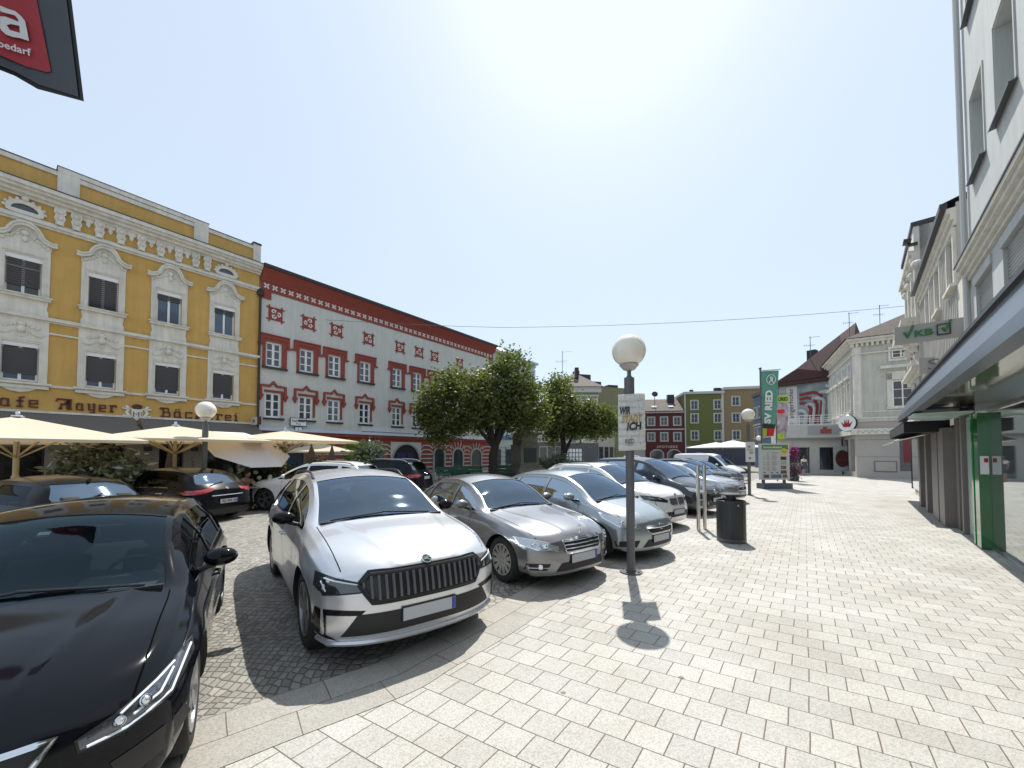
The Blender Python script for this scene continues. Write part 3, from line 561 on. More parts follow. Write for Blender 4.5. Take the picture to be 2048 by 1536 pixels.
o=m.build('mural',None,MH)
m=MB(); m.use(mat('dark_red_letters',(.16,.015,.02),.5)); put_text(m,'angerhofer',lambda x,y:(1.55-y,-.07,5.6+x),.62,3.3,bold=.01); m.ribbon([(1.2,4.6),(.98,4.85),(1.2,5.3),(1.42,4.85)],.07,-.07,-.06,True); m.use(blackm); m.ext([(1.12,4.62),(1.2,4.85),(1.28,4.62)],-.07,-.06); m.build('mural_lettering',None,MH)
# ground floor shop with terrace in front of it
a=at(1556,907,36); b=at(1655,907,34.5); sf=Fac((a.x,a.y),(b.x-a.x,b.y-a.y)); W=(b-a).length
SH=fthing(sf,'shop','low white shop with a railed terrace on its flat roof, below the pipe mural','shop')
pw=mat('pale_wall',(.50,.50,.47),.8,var=.08); m=MB(); m.use(pw); wall(m,0,W+1,0,4.5,[(1.1,2.4,.1,2.4),(3.1,5.3,.4,2.4)],.3); shell(m,0,W+1,0,4.5,3); m.quad((0,0,4.5),(W+1,0,4.5),(W+1,3,4.5),(0,3,4.5)); m.box(-.2,W+1,-.35,0,3.25,4.4); m.use(mat('grey_trim',(.2,.2,.2),.6)); m.box(-.2,W+1,-.36,-.02,3.1,3.26); m.build('wall',None,SH)
m=MB(); m.quad((.5,.28,0),(W,.28,0),(W,.28,2.6),(.5,.28,2.6)); m.build('shop_window',glass,SH)
m=MB(); 
for z in(4.7,4.85,5.0,5.25): m.tube([(0,-.3,z),(W+1,-.3,z)],.025,6)
for k in range(6): m.tube([(k*W/4.6,-.3,4.4),(k*W/4.6,-.3,5.25)],.03,6)
m.build('railing',white,SH)
m=MB(); m.box(2.2,4.6,-.38,-.3,3.5,4.3); m.build('sign_panel',mat('sign_grey',(.33,.35,.36),.6),SH)
m=MB(); put_text(m,'MODE',lambda x,y:(3.0+x,-.4,3.65+y),.4,.9,bold=.02); 
bpy.data.meshes  # (writing too worn to read in the photograph: only a red smudge is built)
m=MB(); m.box(3.1,3.9,-.4,-.38,3.6,4.0); m.box(3.3,3.6,-.4,-.38,4.0,4.2); m.build('worn_red_lettering',mat('worn_red',(.28,.07,.06),.8,var=.5,vs=8),SH)
m=MB(); m.use(pw); m.box(5.55,W+.4,-.03,0,.3,2.5); m.build('window_film',mat('pale_film',(.42,.47,.46),.5),SH); m=MB(); cx=(5.55+W)/2+.1; m.lathe([(0,0),(.5,0)],(0,0,0),24,T=Matrix.Translation((cx,-.04,1.4))@Matrix.Scale(1.5,4,(0,0,1))@Matrix.Rotation(math.pi/2,4,'X')); m.build('oval_poster',mat('poster_red',(.10,.025,.02),.4,var=.6,vs=3),SH)
# corner house: street facade and the side facing us
cA=gp(1714,955); cB=gp(1657,943); cf=Fac((cB.x,cB.y),(cA.x-cB.x,cA.y-cB.y)); W=(cA-cB).length
cr=mat('cream_plaster',(.50,.495,.43),.85,var=.07,vs=1.5,bump=.1,streak=.15); 
CHs=fthing(cf,'corner_shop_house','cream corner house with dentil cornice above a crown sign','house')
zt=cf.sz(1714,672)[1]; L=W+3; x0=-3
m=MB(); m.use(cr); m.box(x0,W,0,9,4.3,zt); m.use(mat('pinkish_stone',(.40,.37,.34),.8,var=.06,vs=1)); wall(m,x0,W,0,4.3,[(W-4.6,W-2.6,.4,3.0),(W-1.9,W-.5,.4,3.0)],.3); m.quad((W,0,0),(W,9,0),(W,9,4.3),(W,0,4.3))
m.build('wall',None,CHs)
m=MB(); m.quad((x0,.25,.2),(W-.1,.25,.2),(W-.1,.25,3.1),(x0,.25,3.1)); m.box(W-.02,W+.012,2.45,3.05,.55,3.2); m.box(W-.02,W+.012,3.3,4.3,.55,3.2); m.build('shop_window',glass,CHs)
m=MB()
for o_,a,b in((.12,zt-1.2,zt-1.1),(.3,zt-.35,zt-.15),(.5,zt-.15,zt)): m.box(x0,W+o_,-o_,9,a,b)
for k in range(36): s=W+.1-.28*k; m.box(s-.08,s+.06,-.22,0,zt-.6,zt-.35)
for k in range(30): s=.1+.3*k; m.box(W,W+.22,s,s+.14,zt-.6,zt-.35)
for a,b,c in((.1,4.3,4.5),(.25,4.5,4.6),(.06,5.0,5.08)): m.box(x0,W+a,-a,9,b,c)
m.box(x0,W+.3,-.3,9,3.3,3.75); m.box(W-.3,W+.05,-.05,.4,4.6,zt-.6)
m.build('cornice',cream,CHs)
m=MB()
for k in range(24):
    y=k*.36; m.ribbon([(y,3.42),(y+.18,3.62),(y+.36,3.42)],.03,W+.30,W+.315,T=Matrix(((0,1,0,0),(1,0,0,0),(0,0,1,0),(0,0,0,1))))
m.build('lattice_band',mat('groove_grey',(.2,.22,.21),.8),CHs)
for k in range(5):
    s=W-1.3-2.05*k; 
    window(CHs,(s-.5,s+.5,5.3,7.6),2,3,y=-.06); window(CHs,(s-.45,s+.45,zt-3.1,zt-1.6),2,2,y=-.06)
    m=MB(); m.box(s-.75,s+.75,-.3,0,7.85,8.0); m.box(s-.65,s-.52,-.15,0,5.2,7.85); m.box(s+.52,s+.65,-.15,0,5.2,7.85); m.box(s-.75,s+.75,-.2,0,5.05,5.2); m.build('surround',cream,CHs)
# windows on the side that faces the camera, built in a frame turned 90 degrees
sfc=Fac((cf.w(W,0).x,cf.w(W,0).y),(cf.n.x,cf.n.y)); 
def sidewin(h,**k):
    f=window(CHs,h,**k)
    for q in [f]+list(f.children): q.data.transform(Matrix.Translation((W,0,0))@Matrix.Rotation(math.pi/2,4,'Z'))
    return f
a,z1=sfc.sz(1784,762); b,z0=sfc.sz(1826,812); sidewin((a,b,z0,z1),cols=2,rows=3,y=-.05)
m=MB(); m.box(a-.35,b+.35,-.12,-.0,z0-.15,z0); m.box(a-.3,a,-.06,0,z0,z1+.6); m.box(b,b+.3,-.06,0,z0,z1+.6); m.box(a-.3,b+.3,-.06,0,z1+.1,z1+.7); m.box(a-.7,b+.7,-.35,0,z1+.95,z1+1.15)
c,z3=sfc.sz(1783,700); d,z2=sfc.sz(1820,713); m.ribbon([(c-.15,z2-.15),(c-.15,z3+.15),(d+.15,z3+.15),(d+.15,z2-.15)],.2,-.08,0,True)
for o_ in[m.build('surround',cream,CHs)]: o_.data.transform(Matrix.Translation((W,0,0))@Matrix.Rotation(math.pi/2,4,'Z'))
sidewin((c,d,z2,z3),cols=2,rows=2,y=-.05,gm=mat('brown_shutter',(.12,.08,.06),.6))
m=MB(); T=Matrix.Translation((W,0,0))@Matrix.Rotation(math.pi/2,4,'Z')
e,z5=sfc.sz(1835,885); f_,z4=sfc.sz(1805,935); m.box(e-.75,e+.6,-.03,-.02,1.2,2.9); o=m.build('red_poster',mat('poster_dark_red',(.17,.012,.015),.35),CHs); o.data.transform(T)
m=MB(); put_text(m,'S',lambda x,y:(e-.25+x,-.035,2.0+y),.6,.5); o=m.build('poster_lettering',white,CHs); o.data.transform(T)
for z in(1.6,2.9): 
    m=MB(); m.box(.1,3.3,-.008,0,z-.02,z+.02); o=m.build('stone_joint',mat('groove_grey',(.2,.22,.21),.8),CHs); o.data.transform(T)
m=MB(); m.box(1.0,2.3,-.02,0,.45,1.3); o=m.build('wall_plaque',mat('plaque_frame',(.18,.16,.15),.5),CHs); o.data.transform(T)
m=MB(); m.box(1.08,2.22,-.03,-.0,.53,1.22); o=m.build('plaque_face',mat('pinkish_stone',(.40,.37,.34),.8,var=.06,vs=1),CHs); o.data.transform(T)
m=MB(); m.quad((x0-.5,-.6,zt+.02),(W+.6,-.6,zt+.02),(W-3,4.5,zt+2.6),(x0,4.5,zt+2.6)); m.quad((W+.6,-.6,zt+.02),(W+.6,9.5,zt+.02),(W-3,4.5,zt+2.6)); m.quad((W+.6,9.5,zt+.02),(x0-.5,9.5,zt+.02),(x0,4.5,zt+2.6),(W-3,4.5,zt+2.6)); m.build('roof',tile,CHs)
o=thing('crown_sign','round white shop sign with a red crown on the cream corner house','sign',cf.w(W-.2,-.35,0),cf.rz); z=cf.sz(1714,845)[1]
m=MB(); T=Matrix.Translation((.1,-.1,z))@Matrix.Rotation(R(48),4,'Z'); m.use(blackm); m.lathe([(0,.1),(.62,.1),(.66,.05),(.66,-.05),(.62,-.1)],(0,0,0),28,axis='y',T=T); m.use(white); m.lathe([(.62,-.1),(0,-.1)],(0,0,0),28,axis='y',T=T); m.build('disc',None,o)
m=MB(); m.use(mat('sign_red',(.30,.01,.02),.4)); m.ext([(-.22,-.3),(.22,-.3),(.4,.12),(.18,-.1),(.14,.28),(.02,-.08),(0,.34),(-.02,-.08),(-.14,.28),(-.18,-.1),(-.4,.12)],-.13,-.1,T=T); m.build('crown',None,o)
# fill behind, beyond the corner house: background block closing the street
# ---------- green corner house and modern block in the middle ----------
def simple_block(name,label,P,d,W,H,dep,wm,cat='house'):
    f=Fac(P,d); o=fthing(f,name,label,cat); m=MB(); m.use(wm); m.box(0,W,0,dep,0,H); m.build('wall',None,o); return f,o
a=at(1128,907,50); b=at(1197,907,50); W=(b-a).length; gr=mat('sage_plaster',(.19,.23,.155),.85,var=.08)
f,GH=simple_block('corner_house','sage green corner house with hipped tile roof behind the small linden',(a.x,a.y),(b.x-a.x,b.y-a.y+.0),W,10.3,9,gr)
m=MB(); m.use(surm); m.box(-.1,W+.35,-.35,9,9.7,10.4); m.box(0,W+.02,-.08,9,6.6,6.9); m.box(0,W+.02,-.06,9,3.2,3.6); m.build('cornice',None,GH)
m=MB(); m.add([(-.4,-.6,10.4),(W+.6,-.6,10.4),(W+.6,9,10.4),(-.4,9,10.4),(1.6,4,12.9),(2.4,4,12.9)],[(0,1,5,4),(1,2,5),(2,3,4,5),(3,0,4)]); m.build('roof',tile,GH)
for s in(.9,2.6,3.9):
    for z in(4.1,7.3): 
        x=window(GH,(s-.38,s+.38,z,z+1.6),2,2,y=-.045,fw=.1); m=MB(); m.box(s-.6,s+.6,-.1,0,z+1.9,z+2.1); m.box(s-.5,s-.38,-.05,0,z-.1,z+1.9);m.box(s+.38,s+.5,-.05,0,z-.1,z+1.9); m.build('surround',surm,x)
m=MB(); m.box(1.8,2.3,2,2.6,12,13.4); m.build('chimney',blackm,GH)
m=MB(); m.box(0,W+.01,-.05,9,0,3.1); m.build('shop_base',mat('slate_front2',(.09,.09,.10),.6),GH)
m=MB()
for k in range(5):
    for j in range(3): m.box(.25+k*.42,.58+k*.42,-.07,-.05,.9+j*.55,1.35+j*.55)
m.build('notice_sheets',white,GH)
a=at(1150,907,58); b=at(1235,907,60); W=(b-a).length
f,MBk=simple_block('apartment_block','modern olive block with black roof boxes behind the sage green house',(a.x,a.y),(b.x-a.x,b.y-a.y),W+1.6,12.0,12,mat('khaki_plaster',(.20,.19,.10),.85))
m=MB(); m.box(.5,3.2,1,5,12,14.0); m.box(.6,1.3,1,2,14,14.5); m.box(3.2,5,1,5,12,13); m.box(W-.3,W+1.4,2,6,9,12.8); m.build('roof_boxes',blackm,MBk)
a=at(1062,907,54); b=at(1129,907,53)
f,FC=simple_block('shop','low pale shop row seen between the two linden trunks',(a.x,a.y),(b.x-a.x,b.y-a.y),(b-a).length,6.4,8,mat('cream_wall2',(.42,.39,.32),.85),'shop')
for s in(.6,1.7,2.8,3.9): m=MB(); m.box(s-.45,s+.45,-.05,0,.3,2.7); m.build('shop_window',glass,FC)
m=MB(); m.box(0,4.6,-.12,0,2.9,3.4); m.build('fascia',mat('slate_front2',(.09,.09,.10),.6),FC)
# shop fronts right of the small linden, filling the gap to the pharmacy
a=at(1197,907,54); b=at(1240,907,62)
f,FB=simple_block('shop','low cream building with shop fronts behind the flags',(a.x,a.y),(b.x-a.x,b.y-a.y),(b-a).length,6.0,8,mat('cream_wall2',(.42,.39,.32),.85),'shop')
for s in(1,3.2,5.4,7.6): m=MB(); m.box(s-.8,s+.8,-.05,0,.2,2.8); m.build('shop_window',glass,FB)
a=at(1235,907,63); b=at(1291,907,65)
f,FB2=simple_block('town_house','grey fronted house half hidden by the lamp post poster',(a.x,a.y),(b.x-a.x,b.y-a.y),(b-a).length-.05,8.2,8,mat('cream_wall2',(.42,.39,.32),.85))
for s in(.9,2.6):
    for z in(1,4.2): window(FB2,(s-.5,s+.5,z,z+1.6),2,2,y=-.05)
# ---------- right row ----------
RF=Fac((10.75,9.26),(-.663,-.749)); wp=mat('white_plaster',(.50,.52,.51),.8,var=.06,vs=.8,bump=.12,bs=50,streak=.12)
BK=fthing(RF,'bank_building','tall white bank building with grey canopy and green entrance pillars at the right edge','bank')
bh=[(1.85,2.85,7.5,9.15),(3.7,4.75,7.5,9.15),(5.7,6.7,7.5,9.15),(1.85,2.85,10.9,12.6),(3.7,4.75,10.9,12.6),(1.7,3.0,3.9,5.5),(3.7,5.5,3.9,5.5)]
m=MB(); m.use(wp); wall(m,1.2,14,3.0,14.5,bh,.38); m.quad((1.2,0,0),(1.2,9,0),(1.2,9,14.5),(1.2,0,14.5)); m.quad((1.2,0,14.5),(14,0,14.5),(14,9,14.5),(1.2,9,14.5)); m.build('wall',None,BK)
for h in bh[:5]: 
    window(BK,h,2,1,y=.3,trans=.3); a,b,c,d=h; m=MB(); m.ribbon([(a-.05,c),(a-.05,d+.05),(b+.05,d+.05),(b+.05,c)],.06,-.02,0); m.build('surround',wp,BK)
    m=MB(); m.add([(a-.1,-.1,c-.06),(b+.1,-.1,c-.06),(b+.1,.3,c+.01),(a-.1,.3,c+.01),(a-.1,-.1,c-.09),(b+.1,-.1,c-.09)],[(0,1,2,3),(0,4,5,1)]); m.build('sill',mat('zinc_dark',(.12,.12,.13),.5,.4),BK)
silv=mat('silver_blind',(.38,.40,.41),.4,.3)
for h in bh[5:]:
    f=window(BK,h,1,1,y=.3); a,b,c,d=h; m=MB(); z=d-.16
    while z>c: m.ext([(.04,z),(.04,z+.008),(.09,z-.02),(.09,z-.028)],a+.02,b-.02,'yz'); z-=.062
    m.build('blind',silv,f); m=MB(); m.box(a-.04,b+.04,-.03,.12,d-.18,d); m.build('blind_box',wp,f)
m=MB()
for o_,a,b in((.05,5.58,5.66),(.10,5.66,5.76),(.16,5.76,5.86),(.21,5.86,5.94)): m.box(1.12,14,-o_,0,a,b)
m.box(-.05,1.2,-.02,.4,3.0,5.9); m.build('cornice',cream,BK)
m=MB(); m.box(1.1,14,-.23,0,5.94,5.97); m.build('cornice_flashing',mat('zinc_dark',(.12,.12,.13),.5,.4),BK)
m=MB(); m.tube([(1.25,-.07,3.2),(1.25,-.07,14.4)],.05); m.build('rain_pipe',mat('pipe_pale',(.5,.51,.5),.5),BK)
m=MB(); m.box(-.4,1.15,-.02,.3,0,2.9); m.box(-.45,-.1,-.1,-.0,0,2.9); m.box(.35,.5,-.12,-.02,0,2.9); m.build('stone_pier',mat('brown_stone',(.17,.155,.14),.5,var=.1),BK)
grn=mat('green_glass_panel',(.01,.22,.03),.12,spec=.8,var=.15,vs=.8)
m=MB(); m.box(1.80,1.90,-.16,.10,0,2.66); m.build('entrance_pillar',grn,BK); m=MB(); m.box(2.06,2.40,-.16,-.01,0,2.64); m.build('entrance_pillar',mat('green_glass_dark',(.02,.13,.04),.1,spec=.8),BK)
m=MB(); m.box(.6,1.62,-.05,-.02,.03,2.66); m.build('frosted_panel',mat('frosted_green',(.30,.40,.36),.25,spec=.6),BK)
m=MB(); put_text(m,'VKB',lambda x,y:(.95+x,-.06,2.3+y),.13,.5); m.build('panel_lettering',mat('sign_green',(.02,.16,.04),.4),BK)
m=MB(); m.box(1.91,2.03,-.10,.05,0,2.7); m.box(2.42,14,-.04,.03,2.64,2.72); m.box(2.42,14,-.05,0,0,.05); m.box(5.2,5.26,-.03,.03,.05,2.64); m.build('door_frame',steel,BK)
m=MB(); m.box(2.42,14,-.01,.01,.05,2.64); m.build('shop_glass',mat('mirror_glass',(.30,.34,.34),.03,.85),BK)
m=MB(); m.box(2.405,2.415,-.14,-.03,1.45,1.80); m.build('notice',white,BK); m=MB(); m.box(2.416,2.42,-.09,-.04,1.68,1.76); m.build('notice_mark',mat('sign_red',(.30,.01,.02),.4),BK)
m=MB(); m.box(.5,14,-.9,.6,2.92,2.945); m.build('soffit',mat('mirror_soffit',(.40,.39,.29),.08,.85,bump=.15,bs=2.5),BK)
m=MB(); m.box(.3,1.55,-.95,-.06,2.72,2.75); m.box(.3,.34,-.95,-.06,2.68,2.8); m.build('glass_shelf',mat('frosted_green2',(.45,.56,.52),.2,spec=.7),BK)
can=mat('canopy_blue_grey',(.085,.105,.125),.35,.3,var=.08,vs=2)
m=MB(); a,b=-2.5,14; m.add([(a,-.98,2.78),(b,-.98,2.78),(b,-.98,2.92),(a,-.98,2.92),(a+1.3,-.86,3.26),(b,-.86,3.26),(a,-.8,2.80),(b,-.8,2.80)],[(0,1,2,3),(3,2,5,4),(0,6,7,1),(0,3,4,6)])
m.box(-1.1,14,-.86,0,3.24,3.3); m.box(-2.45,.5,-.85,-.1,2.9,2.95); m.build('canopy',can,BK)
m=MB(); m.box(-1.2,14,-.9,-.7,3.30,3.345); m.build('canopy_edge',mat('dark_sheet',(.03,.03,.034),.5),BK)
# hanging bank sign
SX=.6; y0,z0=RF.yz(1789,690,SX); y1,z1=RF.yz(1789,657,SX); yr=RF.yz(1935,655,SX)[0]
o=fthing(RF,'bank_sign','grey hanging sign with green VKB letters and ticked box above the canopy','sign',SX,0,0)
zb=z0+.0; zt_=z1
m=MB(); m.box(-.09,.09,y0,yr,zb,zt_); m.build('sign_box',mat('sign_grey2',(.33,.33,.31),.5),o)
m=MB(); m.tube([(0,yr,zb+.12),(0,0,zb+.12)],.03); m.tube([(0,yr,zt_-.1),(0,0,zt_-.1)],.03); m.build('bracket',greym,o)
Wd=yr-y0; h=zt_-zb; fn=lambda a,b:(-.11,yr-a if False else y0+a,zb+b)
m=MB(); m.use(mat('sign_green',(.02,.16,.04),.4))
def rb(pts,w): 
    T=Matrix(((0,1,0,0),(1,0,0,0),(0,0,1,0),(0,0,0,1)))
    m.ribbon([(y0+(.14+(x-.75)*.262)*Wd,zb+z*h) for x,z in pts],w*h,.09,.12,T=T)
rb([(.75,.62),(.9,.28),(1.25,.95)],.1)
put_text(m,'KB',lambda a,b:(.115,y0+.285*Wd+a,zb+.26*h+b),.38*h,.26*Wd,bold=.04)
rb([(2.75,.58),(2.88,.34),(3.2,.98)],.1); m.use(blackm); rb([(2.5,.2),(2.5,.78),(3.15,.78),(3.15,.2)],.05); rb([(2.5,.2),(3.15,.2)],.05); m.build('sign_lettering',None,o)
# second hanging sign
SX2=-3.2; ya,za=RF.yz(1838,748,SX2); yb,zb2=RF.yz(1838,718,SX2)
o=fthing(RF,'shop_sign','small grey hanging sign with a raised letter S behind the canopy tip','sign',SX2,0,0)
m=MB(); m.box(-.08,.08,ya,-.1,za,zb2); m.build('sign_box',mat('sign_grey2',(.33,.33,.31),.5),o); m=MB(); put_text(m,'S',lambda a,b:(.1,ya+.18+a,za+.08+b),(zb2-za)*.7,.3); put_text(m,'W',lambda a,b:(.1,ya+.55+a,za+.08+b),(zb2-za)*.7,.35); m.build('lettering',mat('letter_grey',(.15,.15,.15),.5),o)
# ribbed second building
rbm=mat('ribbed_plaster',(.50,.485,.45),.85,var=.08,vs=2,streak=.2)
RB=fthing(RF,'town_house','narrow pale house with vertical ribs and dark gutter beside the bank','house')
hs=[(-1.0,-.2,6.0,7.25),(-3.1,-2.3,6.0,7.25),(-5.2,-4.4,6.0,7.25)]
m=MB(); m.use(rbm); wall(m,-7,-.02,0,7.95,hs+[(-5.4,-4.2,.2,2.45),(-3.7,-2.6,.2,2.45)],.25); shell(m,-7,-.02,0,7.95,9); m.quad((-7,0,7.95),(0,0,7.95),(0,9,7.95),(-7,9,7.95)); m.build('wall',None,RB)
for h in hs: f=window(RB,h,2,1,y=.15); a,b,c,d=h; m=MB(); m.ribbon([(a-.08,c),(a-.08,d+.08),(b+.08,d+.08),(b+.08,c)],.14,-.07,0); m.box(a-.15,b+.15,-.14,0,c-.08,c); m.build('surround',cream,f)
m=MB()
for k in range(30): s=-6.9+.235*k; m.box(s-.035,s+.035,-.045,0,3.4,7.4 if not any(h[0]-.2<s<h[1]+.2 for h in hs) else 5.8)
m.build('ribs',rbm,RB); m=MB()
for o_,a,b in((.05,7.4,7.55),(.1,7.55,7.7),(.16,7.7,7.84)): m.box(-7,-.02,-o_,0,a,b)
m.box(-7,-.02,-.12,0,3.2,3.35); m.build('cornice',cream,RB); m=MB(); m.box(-7.1,.0,-.27,-.14,7.84,7.99); m.quad((-7.1,-.26,7.98),(0,-.26,7.98),(0,5,9.6),(-7.1,5,9.6)); m.build('roof',mat('dark_sheet',(.03,.03,.034),.5),RB)
st=mat('brown_stone',(.17,.155,.14),.5,var=.1)
for a,b in((-5.9,-5.45),(-4.15,-3.75),(-2.55,-1.5),(-1.3,-.5)):
    m=MB(); m.box(a,b,-.3,.0,0,2.5); m.build('pier',st,RB)
m=MB(); m.quad((-6.5,.2,.1),(-.6,.2,.1),(-.6,.2,2.6),(-6.5,.2,2.6)); m.build('shop_glass',glass,RB)
m=MB(); m.use(mat('awning_black',(.012,.012,.013),.8)); m.box(-7.2,-1.0,-.95,-.1,2.42,2.72); m.add([(-9,-1.1,2.2),(-1.5,-1.1,2.2),(-1.5,-.3,2.5),(-9,-.3,2.5)],[(0,1,2,3)]); m.build('awning',None,RB)
m=MB(); m.tube([(-8.8,-1.1,2.2),(-2,-1.1,2.2)],.03); m.tube([(-3.5,-1.0,2.25),(-3.2,-.1,2.5)],.025); m.build('awning_rail',steel,RB)
# ornate third building
OB=fthing(RF,'ornate_house','pale ornate house end with scrolled brackets and dark roof edge beyond the ribbed house','house')
m=MB(); m.use(rbm); m.box(-11.4,-7.05,0.02,9,0,10.5); m.use(cream)
for o_,a,b in((.1,9.1,9.25),(.2,9.25,9.45),(.3,9.45,9.6),(.14,9.6,10.5),(.12,4.9,5.1),(.3,5.1,5.2),(.2,6.75,6.9),(.55,6.9,7.05),(.15,3.2,3.4)): m.box(-11.4-o_,-7.05,-o_,.3,a,b)
for k in range(4):
    s=-11.1+k*1.3
    for z,q in((8.7,.26),(5.0,.22),(7.1,.15)): m.ext([(0,z),(-q,z+.5),(-q,z+.62),(0,z+.62)],s-.12,s+.12,'yz')
    m.ball((s+.5,-.1,8.9),.18,8,6); m.ball((s+.5,-.1,6.3),.2,8,6)
    m.box(s-.2,s+.05,-.14,0,6.0,9.2)
m.build('wall',None,OB)
for s in(-10.3,-8.6):
    for z in(3.8,6.5): window(OB,(s-.4,s+.4,z,z+1.5),2,2,y=-.05)
m=MB(); m.box(-11.6,-7.03,-.2,4,10.5,10.68); m.build('roof_edge',mat('dark_sheet',(.03,.03,.034),.5),OB)
m=MB(); m.box(-11.6,-7.1,-.03,0.01,.3,2.5); m.build('shop_glass',glassmat('pale_glass',(.7,.75,.75),.2),OB)
m=MB(); m.box(-12.4,-12.38,-.02,5,.2,2.6); m.build('glass_side',mat('arch_glass',(.03,.045,.05),.06,spec=.8),OB)
o=fthing(RF,'flood_lamp','black flood lamp on a bracket high on the ornate pale house','lamp',-6.85,-.05,9.7); m=MB(); m.box(-.06,.06,-.28,-.0,.0,.10); m.build('bracket',blackm,o); m=MB(); m.box(-.13,.13,-.42,-.2,.06,.22,Matrix.Rotation(R(-10),4,'X')); m.build('lamp_head',blackm,o)
# ================= CARS =================
def pch(P):
    xs=[p[0] for p in P]; ys=[p[1] for p in P]; n=len(P); d=[(ys[i+1]-ys[i])/(xs[i+1]-xs[i]) for i in range(n-1)]
    m=[d[0]]+[0 if d[i-1]*d[i]<=0 else 2*d[i-1]*d[i]/(d[i-1]+d[i]) for i in range(1,n-1)]+[d[-1]]
    def f(x):
        if x<=xs[0]: return ys[0]
        if x>=xs[-1]: return ys[-1]
        i=0
        while xs[i+1]<x: i+=1
        h=xs[i+1]-xs[i]; t=(x-xs[i])/h
        return (2*t**3-3*t*t+1)*ys[i]+(t**3-2*t*t+t)*h*m[i]+(-2*t**3+3*t*t)*ys[i+1]+(t**3-t*t)*h*m[i+1]
    return f
PRE={'suv':dict(top=[(0,.52),(.02,.57),(.1,.625),(.26,.69),(.36,.85),(.46,.965),(.58,1),(.74,.99),(.87,.93),(.93,.80),(.975,.66),(1,.6)],ws=(.265,.455),rw=(.885,.965),win=[(.27,.50,.50),(.515,.745,.735),(.765,.90,.84)],hz=.69,belt=[(0,.46),(.1,.53),(.27,.605),(.7,.635),(1,.60)]),
'hatch':dict(top=[(0,.46),(.02,.52),(.1,.59),(.26,.67),(.36,.84),(.46,.96),(.57,1),(.74,.985),(.87,.91),(.93,.79),(.98,.66),(1,.6)],ws=(.265,.455),rw=(.88,.965),win=[(.27,.51,.51),(.525,.76,.745),(.775,.885,.83)],hz=.67,belt=[(0,.42),(.1,.50),(.27,.60),(.7,.64),(1,.60)]),
'sedan':dict(top=[(0,.46),(.02,.52),(.1,.585),(.29,.665),(.38,.84),(.465,.955),(.55,1),(.66,.985),(.75,.88),(.84,.745),(.9,.715),(.97,.70),(1,.64)],ws=(.295,.46),rw=(.675,.825),win=[(.29,.50,.50),(.515,.70,.69),(.71,.79,.755)],hz=.665,belt=[(0,.42),(.1,.50),(.29,.605),(.7,.635),(1,.62)]),
'mpv':dict(top=[(0,.43),(.02,.48),(.08,.54),(.2,.625),(.31,.81),(.43,.96),(.55,1),(.78,.985),(.9,.92),(.95,.8),(.985,.62),(1,.56)],ws=(.21,.425),rw=(.905,.975),win=[(.24,.47,.46),(.485,.71,.71),(.73,.90,.86)],hz=.62,belt=[(0,.38),(.1,.46),(.22,.55),(.7,.575),(1,.56)]),
'van':dict(top=[(0,.42),(.02,.47),(.07,.53),(.17,.60),(.26,.78),(.35,.94),(.45,1),(.8,1),(.95,.98),(.98,.9),(.995,.6),(1,.55)],ws=(.18,.345),rw=(.0,.0),win=[(.2,.42,.41)],hz=.6,belt=[(0,.38),(.1,.46),(.2,.54),(.7,.56),(1,.55)])}
blackp=mat('black_plastic',(.012,.012,.013),.55)
rubber=mat('tyre_rubber',(.018,.018,.018),.85,bump=.2,bs=80)
carglass=glassmat('car_glass',(.50,.58,.62),.10,.03,(.62,.80,1.0))
tintglass=glassmat('car_glass_tinted',(.16,.17,.17),.0,.02,(.36,.42,.48)); darkscreen=glassmat('car_glass_dark',(.62,.74,.76),.0,.03,(.42,.58,.66)); rearglass=glassmat('car_glass_rear',(.16,.17,.17),.0,.02,(.17,.22,.28))
lens=mat('lamp_lens',(.55,.58,.6),.05,.6,coat=1); lensd=mat('lamp_lens_dark',(.03,.035,.04),.05,.2,coat=1,spec=.9)
redlens=mat('tail_lamp_red',(.35,.01,.015),.08,0,coat=1,var=.3,vs=20)
interior=mat('car_interior',(.045,.047,.05),.8)
seatm=mat('seat_fabric',(.06,.06,.065),.85)
platem=mat('plate_white',(.45,.47,.5),.4); eub=mat('plate_blue',(.03,.07,.35),.4)
def paint(name,col,metal=.5,rough=.28):
    m=mat(name,col,rough,metal,coat=.8 if max(col)>.1 else (.6 if max(col)>.03 else .09),var=.03,vs=1.5,spec=.5 if max(col)>.1 else .18); return m
def boolean(o,cut):
    def info(me):
        bm=bmesh.new(); bm.from_mesh(me); r=(sum(1 for e in bm.edges if not e.is_manifold),bm.calc_volume(),len(bm.faces)); bm.free(); return r
    _,v0,f0=info(o.data); rn=random.Random(1); base=cut.data.copy(); big=len(base.vertices)>1000
    for k in range(14):
        if k:
            cut.data=base.copy(); e=.0007*k; cut.data.transform(Matrix.Translation((rn.uniform(-e,e),rn.uniform(-e,e)*.3,rn.uniform(-e,e)))@Matrix.Rotation(rn.uniform(-e,e)*.6,4,'Z')@Matrix.Rotation(rn.uniform(-e,e)*.6,4,'Y'))
        md=o.modifiers.new('b','BOOLEAN'); md.object=cut; md.operation='DIFFERENCE'; md.solver='EXACT'
        try: md.material_mode='INDEX'
        except Exception: pass
        dg=bpy.context.evaluated_depsgraph_get(); me=bpy.data.meshes.new_from_object(o.evaluated_get(dg)); o.modifiers.clear()
        n,v,f=info(me); print('BOOL',k,n,round(v,2),round(v0,2),f,f0) if k==0 else 0; ok=n==0 and (big or v0-v<.9) and v<v0 and f>f0*.6
        if ok or k==13: break
        bpy.data.meshes.remove(me)
    if not ok: print('BOOLEAN FAILED',o.name)
    o.data=me; bpy.data.objects.remove(cut)
WHEELS={}
